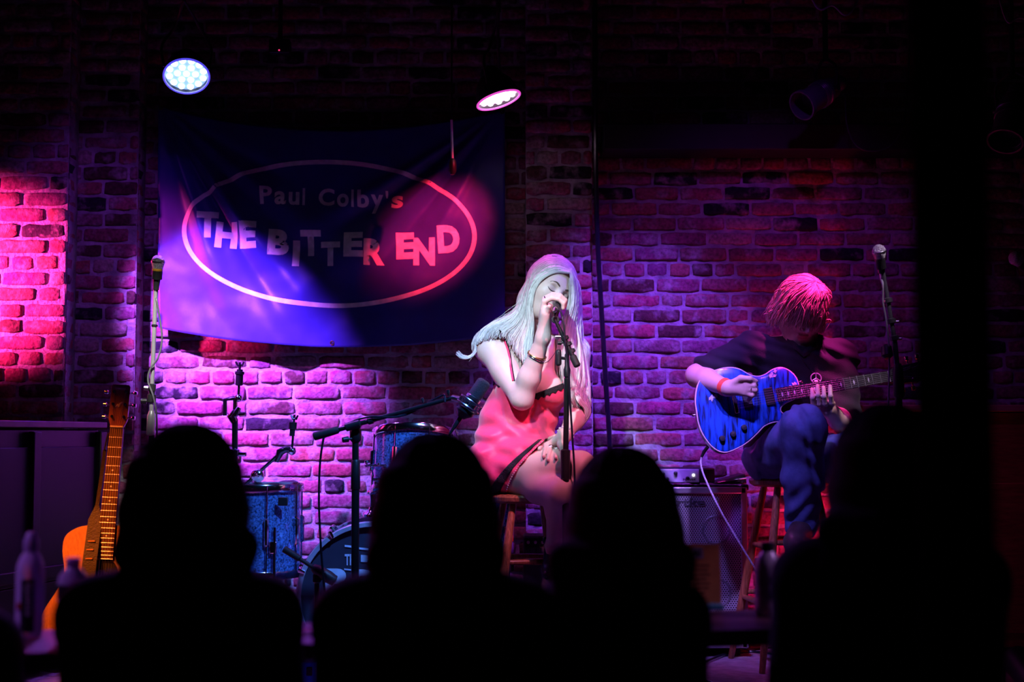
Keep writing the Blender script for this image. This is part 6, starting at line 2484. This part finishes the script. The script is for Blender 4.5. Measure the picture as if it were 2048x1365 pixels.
for s in (-1, 1):
    for nm, pts, r_ in (('eyebrow', ((.013, .021), (.024, .026), (.036, .026), (.048, .019)), .0028), ('eyelashes', ((.016, -.002), (.026, -.0070), (.037, -.0065), (.047, -.0005)), .0014)):
        P = []
        for x, z in pts:
            y = .15
            while y > .02 and GS.val(V(GL(s * x, y, z))) > .0005:
                y -= .0015
            P.append(V(GL(s * x, y, z)))
        obj(nm, MB().tube(spline(P, 4), r_, 6), M_brow if nm == 'eyebrow' else M_lash, GT)

# ---- shirt
T = Solid((.66, 5.50, .93), (1.56, 6.02, 1.66), .005)
T.ell(K['pel'] + V((0, 0, .04)), (.168, .130, .10), None, 0)
T.ell(K['waist'], (.160, .118, .14), None, .05)
T.ell(K['chest'], (.182, .130, .15), None, .05)
T.ell(K['upper'], (.182, .106, .080), None, .05)
T.cone(K['rs'], K['upper'], .074, .08, .04)
T.cone(K['ls'], K['upper'], .066, .08, .04)
sl_ = K['rs'] * .16 + K['re'] * .84
T.cone(K['rs'], sl_, .072, .066, .03)
sl2 = K['ls'] * .15 + K['le'] * .85
T.cone(K['ls'] + V((0, 0, -.012)), sl2, .064, .068, .03)
T.cone(K['neck'] + V((0, 0, -.02)), K['neck'] + V((0, -.012, .025)), .074, .068, .03)
X, Y, Z = T.grid()
nz = .0045 * np.sin(X * 62 + Z * 48 + 3 * np.sin(Z * 21)) * np.sin(Z * 37 - X * 15) + .003 * np.sin(Z * 90 + X * 40)
T.d = T.d + nz.astype(np.float32)
# open sleeves, neck and hem
for a, b in ((K['rs'], sl_), (K['ls'], sl2)):
    d = (V(b) - V(a)).normalized()
    e = V(b) + d * .030
    fld = (X - e.x) * d.x + (Y - e.y) * d.y + (Z - e.z) * d.z
    near = (X - e.x) ** 2 + (Y - e.y) ** 2 + (Z - e.z) ** 2 < .12 ** 2
    T.cut(np.where(near, fld, -1))
nk = K['neck'] + V((0, -.02, .012))
d = V((0, .30, 1)).normalized()
T.cut(np.where((X - nk.x) ** 2 + (Y - nk.y) ** 2 < .14 ** 2, (X - nk.x) * d.x + (Y - nk.y) * d.y + (Z - nk.z) * d.z, -1) + 0 * Z)
T.ell(nk + V((0, -.03, 0)), (.055, .07, .05), None, .01, 'sub')
SHv = T.mesh()
M_shirt = mat('black_shirt_cotton', (.007, .0055, .008), .85, var=.2, scale=30, bump=.25, bscale=350, sheen=.08)
SHT = np_obj('shirt', *SHv, M_shirt, GT)
mb = MB()
for s in (-1, 1):
    P = [T.on(x, y, .004, 5.4) for x, y in (((1607, 708), (1592, 694), (1574, 680)) if s < 0 else ((1607, 708), (1628, 694), (1645, 678)))]
    cs = spline(P, 4)
    mb.rings([[q + V((0, 0, .016)), q + V((0, -.006, .0)), q + V((0, -.002, -.014)), q + V((0, .006, .0))] for q in cs])
obj('collar', mb, M_shirt, SHT)
# medallion hanging on the chest: ring with three spokes
pm = at(1632, 757, 5.635)
md = obj('medallion', MB().torus(pm, (0, -1, .15), .0205, .0022, 32, 6), mat('lilac_silver', (.62, .58, .7), .3, .7), GT)
mb = MB()
for k in range(3):
    th = PI / 2 + 2 * PI * k / 3
    mb.cyl(pm, pm + V((math.cos(th) * .020, 0, math.sin(th) * .020)), .0022, .0012, 6)
obj('medallion_star', mb, MATS['lilac_silver'], md)
P = [T.on(1590, 690, .003, 5.4), T.on(1606, 720, .003, 5.4), T.on(1622, 742, .003, 5.4), pm + V((0, .0, .022))]
obj('medallion_cord', MB().tube(spline(P, 5), .0014, 5), M_black, md)

# ---- jeans
Q = Solid((.84, 5.26, .58), (1.62, 6.02, 1.30), .005)
Q.ell(K['pel'], (.170, .130, .105), None, 0)
Q.cone(K['rh'], K['rk'], .100, .082, .03)
Q.cone(K['rk'], K['rk'] * .5 + K['ra'] * .5 + V((0, .01, 0)), .084, .078, .03)
Q.cone(K['rk'] * .5 + K['ra'] * .5 + V((0, .01, 0)), K['ra'], .078, .064, .03)
Q.cone(K['lh'], K['lk'], .100, .082, .03)
Q.cone(K['lk'], K['la'], .082, .062, .03)
X, Y, Z = Q.grid()
wr_ = .0055 * np.sin(Z * 46 + X * 60 + 2.0 * np.sin(X * 33 + Z * 12)) * np.sin(X * 48 - Z * 16 + Y * 20) + .004 * np.sin(Z * 75 + 5 * np.sin(X * 20)) * np.exp(-((Z - .86) / .10) ** 2)
Q.d = Q.d + wr_.astype(np.float32)
for a, b in ((K['rk'], K['ra']), (K['lk'], K['la'])):
    d = (V(b) - V(a)).normalized()
    e = V(b) + d * .038
    near = (X - e.x) ** 2 + (Y - e.y) ** 2 + (Z - e.z) ** 2 < .13 ** 2
    Q.cut(np.where(near, (X - e.x) * d.x + (Y - e.y) * d.y + (Z - e.z) * d.z, -1))
Q.cut((STZ + G_SEAT + .001) - Z + np.where(((X - G_ST.x) ** 2 + (Y - G_ST.y) ** 2) < .165 ** 2, 0, -2))
M_denim = mat('blue_denim', (.085, .115, .27), .85, var=.45, scale=14, bump=.3, bscale=450)
JN = np_obj('jeans', *Q.mesh(), M_denim, GT)
# shoes
M_shoe = mat('dark_leather_shoe', (.05, .035, .03), .4)
for a_, t_ in (('ra', 'rt'), ('la', 'lt')):
    a, b = K[a_], K[t_]
    sh = Solid(tuple(V((min(a.x, b.x) - .1, min(a.y, b.y) - .16, min(a.z, b.z) - .1))), tuple(V((max(a.x, b.x) + .1, max(a.y, b.y) + .14, max(a.z, b.z) + .12))), .005)
    sh.cone(a + V((0, .03, -.04)), b, .044, .040, .02)
    sh.cone(b, b + V((0, -.07, -.012)), .042, .032, .02)
    sh.cone(a, a + V((0, .01, .02)), .045, .042, .02)
    sh.cone(a + V((0, -.01, -.005)), b + V((0, .01, .012)), .047, .040, .02)
    s_ = np_obj('shoe', *sh.mesh(), M_shoe, GT)
    sole = MB()
    for q, r_ in ((a + V((0, .03, -.082)), .042), (b + V((0, 0, -.038)), .043), (b + V((0, -.08, -.042)), .032)):
        sole.lathe(q, (0, 0, 1), [(0, r_), (.016, r_)], 16)
    obj('sole', sole, M_rubber, s_)['kind'] = 'stuff'
# wristband and ring
fd = (K['rw'] - K['re']).normalized()
q = K['rw'] - fd * .014
obj('wristband', MB().lathe(q - fd * .012, fd, [(0, .0345), (.001, .0355), (.024, .0345), (.025, .0335)], 28, cap=False), mat('orange_red_band', (.85, .10, .05), .5), GT)
obj('ring', MB().torus(md_[2] * .6 + kn[2] * .4, md_[2] - kn[2], .0115, .0018, 16, 6), M_chrome, GT)

# ---- hair
CPg = Solid(tuple(GC - V((.24, .24, .26))), tuple(GC + V((.24, .24, .24))), .006)
CPg.ell(GL(0, -.016, .031), (.079 * 1.05, .098 * 1.05, .090 * 1.05), GR, 0)
CPg.ell(GL(0, .028, -.028), tuple(q * 1.05 for q in (.057, .062, .086)), GR, .03)
CPg.cone(K['rs'], K['ls'], .07, .07, .03)
gd = []
nA = 15
for i in range(nA):
    ph = 2 * PI * i / (nA - 1) - PI          # 0 = front
    cx_, cy_ = math.sin(ph), math.cos(ph)
    fr = max(0, cy_)
    bk = max(0, -cy_)
    dn = -.012 * fr - .085 * (1 - fr) - .03 * bk
    wide = 1.0 + .02 * (1 - fr)
    P = [GL(.010, .0, .124), GL(.010 + cx_ * .045, .004 + cy_ * .05, .116), GL(cx_ * .078 * wide, -.01 + cy_ * .086, .075), GL(cx_ * .094 * wide, -.012 + cy_ * .108, .015),
         GL(cx_ * .099 * wide, -.012 + cy_ * .112, dn * .5 - .01), GL(cx_ * .096 * wide, -.010 + cy_ * .108, dn)]
    P[-1] = V(P[-1]) + V((0, 0, -.012))
    gd.append([V(q) for q in P])
paths = sheet(gd, 1500, rng, .010, .010, 20)
paths = push_out(paths, CPg, rng.uniform(.003, .015, len(paths)))
flick = sheet(gd, 90, rng, .020, .03, 20)
flick = push_out(flick, CPg, rng.uniform(.008, .018, len(flick)))
allp = np.concatenate([paths, flick])
sv, sf = strand_arrays(allp, .0024, .0007, 4, rng.uniform(.6, 1.2, len(allp)))
Hg = Solid(tuple(GC - V((.2, .2, .2))), tuple(GC + V((.2, .2, .2))), .005)
Hg.ell(GL(0, -.018, .033), (.081 * 1.05, .099 * 1.05, .091 * 1.05), GR, 0)
Hg.ell(GL(0, -.055, -.04), (.080, .055, .085), GR, .03)
Hg.ell(GL(0, .100, -.055), (.058, .062, .072), GR, .02, 'sub')
hv, hf = Hg.mesh()
tn = np.concatenate([np.full(len(hv), .5), np.repeat(rng.uniform(.55, 1.15, len(allp)), len(sv) // len(allp))])
M_brown = mat('brown_hair', (.3, .18, .1), .36, var=.12, scale=40, vcol=True)
np_obj('hair', np.concatenate([hv, sv]), np.concatenate([hf, sf + len(hv)]), M_brown, GT, tn[:, None] * np.array([.62, .36, .26])[None])
# ================================================================ audience seen from behind
M_skinA = mat('audience_skin', (.45, .3, .25), .55, vcol=False)
M_topA = mat('black_knit_top', (.010, .009, .011), .9, bump=.3, bscale=300)
M_trou = mat('dark_trousers', (.012, .012, .02), .9)
M_chair = wood('dark_chair_wood', (.03, .015, .01), (.06, .03, .02), .5, (20, 20, 3))
YA = 2.50
SA = F / YA


def listener(cx, top, sl, sr, sy, hair_w, hair_low, hair_col, label, seed, Y=YA, wavy=.006, lean=0.0):
    """cx, top: crown; sl, sr, sy: shoulder tips; hair_w: half width low down; hair_low: where the hair ends"""
    rg = np.random.default_rng(seed)
    hc = at(cx, top + 135, Y)
    ls_, rs_ = at(sl + 64, sy + 78, Y - .01), at(sr - 64, sy + 78, Y - .01)
    nk = (ls_ + rs_) / 2 + V((0, -.005, .085))
    nk.x = nk.x * .5 + hc.x * .5
    ch = (ls_ + rs_) / 2 + V((0, .0, -.10))
    seat_z = .43
    pel = V((ch.x, Y + .0, seat_z + .10))
    t = thing('person', (pel.x, pel.y, seat_z), label, 'person', 'audience seated before the stage')
    S = Solid((pel.x - .36, Y - .26, .0), (pel.x + .36, Y + .66, hc.z + .16), .0085)
    R = Matrix(((1, 0, 0), (0, 1, 0), (0, 0, 1)))      # facing away from the camera
    head(S, hc, R, 1.0, tuple(nk), True)
    half = (rs_.x - ls_.x) / 2

    def trunk(S, off):
        S.ell(pel, (.165 + off, .12 + off, .11 + off), None, .0)
        S.ell(pel * .5 + ch * .5, (.125 + off, .095 + off, .17 + off), None, .05)
        S.ell(ch, (half * .72 + off, .098 + off, .125 + off), None, .05)
        S.cone(ls_, nk + V((0, 0, -.03)), .052 + off, .055 + off, .05)
        S.cone(rs_, nk + V((0, 0, -.03)), .052 + off, .055 + off, .05)
        for s, q in ((-1, ls_), (1, rs_)):
            e = V((q.x + s * .02, Y + .06, q.z - .27))
            w_ = V((q.x - s * .06, Y + .26, max(q.z - .34, seat_z + .14)))
            S.cone(q, e, .055 + off, .042 + off, .03)
            S.cone(e, w_, .042 + off, .028 + off, .02)
            yield s, e, w_

    arms = list(trunk(S, 0))
    for s, e, w_ in arms:
        for k in range(4):
            a = w_ + V((-s * .012 * k, .05 - .004 * k, -.008))
            S.chain([w_, a, a + V((-s * .02, .045, -.015))], [.020, .0105, .008], .012)
        S.chain([w_, w_ + V((-s * .035, .02, .006)), w_ + V((-s * .05, .05, -.004))], [.018, .012, .009], .01)
    legs = []
    for s in (-1, 1):
        h_ = pel + V((s * .085, .03, -.02))
        k_ = V((pel.x + s * .11, Y + .44, seat_z + .05))
        a_ = V((pel.x + s * .11, Y + .42, .09))
        legs.append((h_, k_, a_))
        S.chain([h_, k_], [.080, .056], .03)
        S.chain([k_, a_], [.052, .036], .02)
        S.cone(a_, a_ + V((0, .13, -.045)), .036, .026, .02)
    v, f = S.mesh()
    np_obj('body', v, f, M_skinA, t)
    C = Solid((pel.x - .36, Y - .26, seat_z + .05), (pel.x + .36, Y + .40, hc.z), .009)
    list(trunk(C, .013))
    X, Y_, Z = C.grid()
    C.cut(np.where((X - nk.x) ** 2 + (Y_ - nk.y) ** 2 < .075 ** 2, Z - nk.z + .01, -1) + 0 * Z)
    C.cut(Y_ - (Y + .25) + 0 * X + 0 * Z)
    np_obj('top', *C.mesh(), M_topA, t)
    C = Solid((pel.x - .30, Y - .20, .05), (pel.x + .30, Y + .60, seat_z + .24), .010)
    C.ell(pel, (.178, .132, .115), None, 0)
    for h_, k_, a_ in legs:
        C.chain([h_, k_], [.094, .070], .03)
        C.chain([k_, a_ + V((0, 0, .04))], [.066, .055], .02)
    X, Y_, Z = C.grid()
    C.cut(seat_z + .0 - Z + np.where(Y_ < Y + .22, 0, -1) + 0 * X)
    np_obj('trousers', *C.mesh(), M_trou, t)
    for h_, k_, a_ in legs:
        sh = Solid(tuple(a_ - V((.08, .10, .10))), tuple(a_ + V((.08, .26, .08))), .008)
        sh.cone(a_ + V((0, -.02, -.045)), a_ + V((0, .14, -.05)), .042, .036, .02)
        sh.cone(a_, a_ + V((0, 0, -.04)), .044, .042, .02)
        np_obj('shoe', *sh.mesh(), MATS['dark_leather_shoe'], t)
    # long hair over head, shoulders and back
    low = at(cx, hair_low, Y - .12)
    hw = hair_w / SA
    gd = []
    cr = hc + V((.0, -.01, .126))
    n_ = 15
    for i in range(n_):
        ph = PI * (-.80 + 1.60 * i / (n_ - 1))        # angle round the back of the head, 0 = towards the camera
        sx, sy_ = math.sin(ph), -math.cos(ph)
        bx = max(-1, min(1, ph / (PI * .62)))
        gd.append([cr, hc + V((sx * .048, sy_ * .055, .112)), hc + V((sx * .083, sy_ * .092 - .012, .055)), hc + V((sx * .092, sy_ * .102 - .012, -.02)),
                   hc + V((sx * (.047 + hw * .5), sy_ * .095 - .020, -.10)) + V((lean * .02, 0, 0)),
                   V((low.x + bx * hw * .92, Y - .085 + min(sy_, 0) * .055, hc.z * .45 + low.z * .55)),
                   V((low.x + bx * hw, Y - .10 + min(sy_, 0) * .045, low.z))])
    CPa = Solid((pel.x - .36, Y - .30, low.z - .1), (pel.x + .36, Y + .30, hc.z + .2), .010)
    CPa.ell(hc + V((0, .012, .030)), (.078, .098, .090), None, 0)
    CPa.ell(ch, (half * .72 + .013, .111, .138), None, .05)
    CPa.cone(ls_, nk + V((0, 0, -.03)), .065, .068, .05)
    CPa.cone(rs_, nk + V((0, 0, -.03)), .065, .068, .05)
    paths = sheet(gd, 750, rg, .010, wavy, 22)
    paths = push_out(paths, CPa, rg.uniform(.003, .014, len(paths)))
    sv, sf = strand_arrays(paths, .0036, .0012, 4, rg.uniform(.7, 1.2, len(paths)))
    Hh = Solid((pel.x - .3, Y - .28, low.z - .06), (pel.x + .3, Y + .2, hc.z + .18), .009)
    Hh.ell(hc + V((0, -.014, .030)), (.082, .097, .093), None, 0)
    for g in gd[2:-2]:
        s_ = [V(q) for q in g[2:]]
        Hh.chain([p + (hc - p) * .10 for p in s_[:3]] + s_[3:], [.022, .022, .022, .022, .010], .03)
    Hh.ell(hc + V((0, .115, -.04)), (.070, .085, .10), None, .02, 'sub')
    hv, hf = Hh.mesh()
    np_obj('hair', np.concatenate([hv, sv]), np.concatenate([hf, sf + len(hv)]), hair_col, t)
    # chair
    c = thing('chair', (pel.x, Y, 0), 'dark wooden chair under the ' + label.split(',')[0].replace('audience person', 'listener'), 'chair', 'chairs of the audience')
    obj('seat', MB().box((pel.x, Y + .02, seat_z - .018), (.33, .40, .034)), M_chair, c, .01)
    for sx in (-1, 1):
        for sy_ in (-1, 1):
            obj('leg', MB().cyl((pel.x + sx * .14, Y + .02 + sy_ * .17, seat_z - .03), (pel.x + sx * .155, Y + .02 + sy_ * .19, 0), .018, .014, 10), M_chair, c)
    return t


M_hA = mat('dark_brown_hair', (.030, .017, .013), .85, var=.3, scale=30, spec=.1)
M_hB = mat('near_black_hair', (.008, .006, .006), .85, var=.3, scale=30, spec=.1)
M_hC = mat('mid_brown_hair', (.075, .045, .035), .85, var=.3, scale=30, spec=.1)
listener(372, 865, 130, 588, 1158, 113, 1170, M_hA, 'audience person with long straight dark hair, before the floor tom', 21)
listener(870, 884, 642, 1096, 1162, 116, 1180, M_hB, 'audience person with long black hair, before the bass drum', 22)
listener(1245, 901, 1068, 1408, 1160, 142, 1190, M_hC, 'audience person with wavy brown hair, before the speaker cabinet', 23, Y=2.70, wavy=.016)
listener(1780, 826, 1562, 2000, 1085, 115, 1150, M_hB, 'audience person with smooth dark hair, beside the black post', 24)
listener(-205, 930, -440, 24, 1222, 110, 1200, M_hB, 'audience person showing only a shoulder beside the essentia bottle', 25)
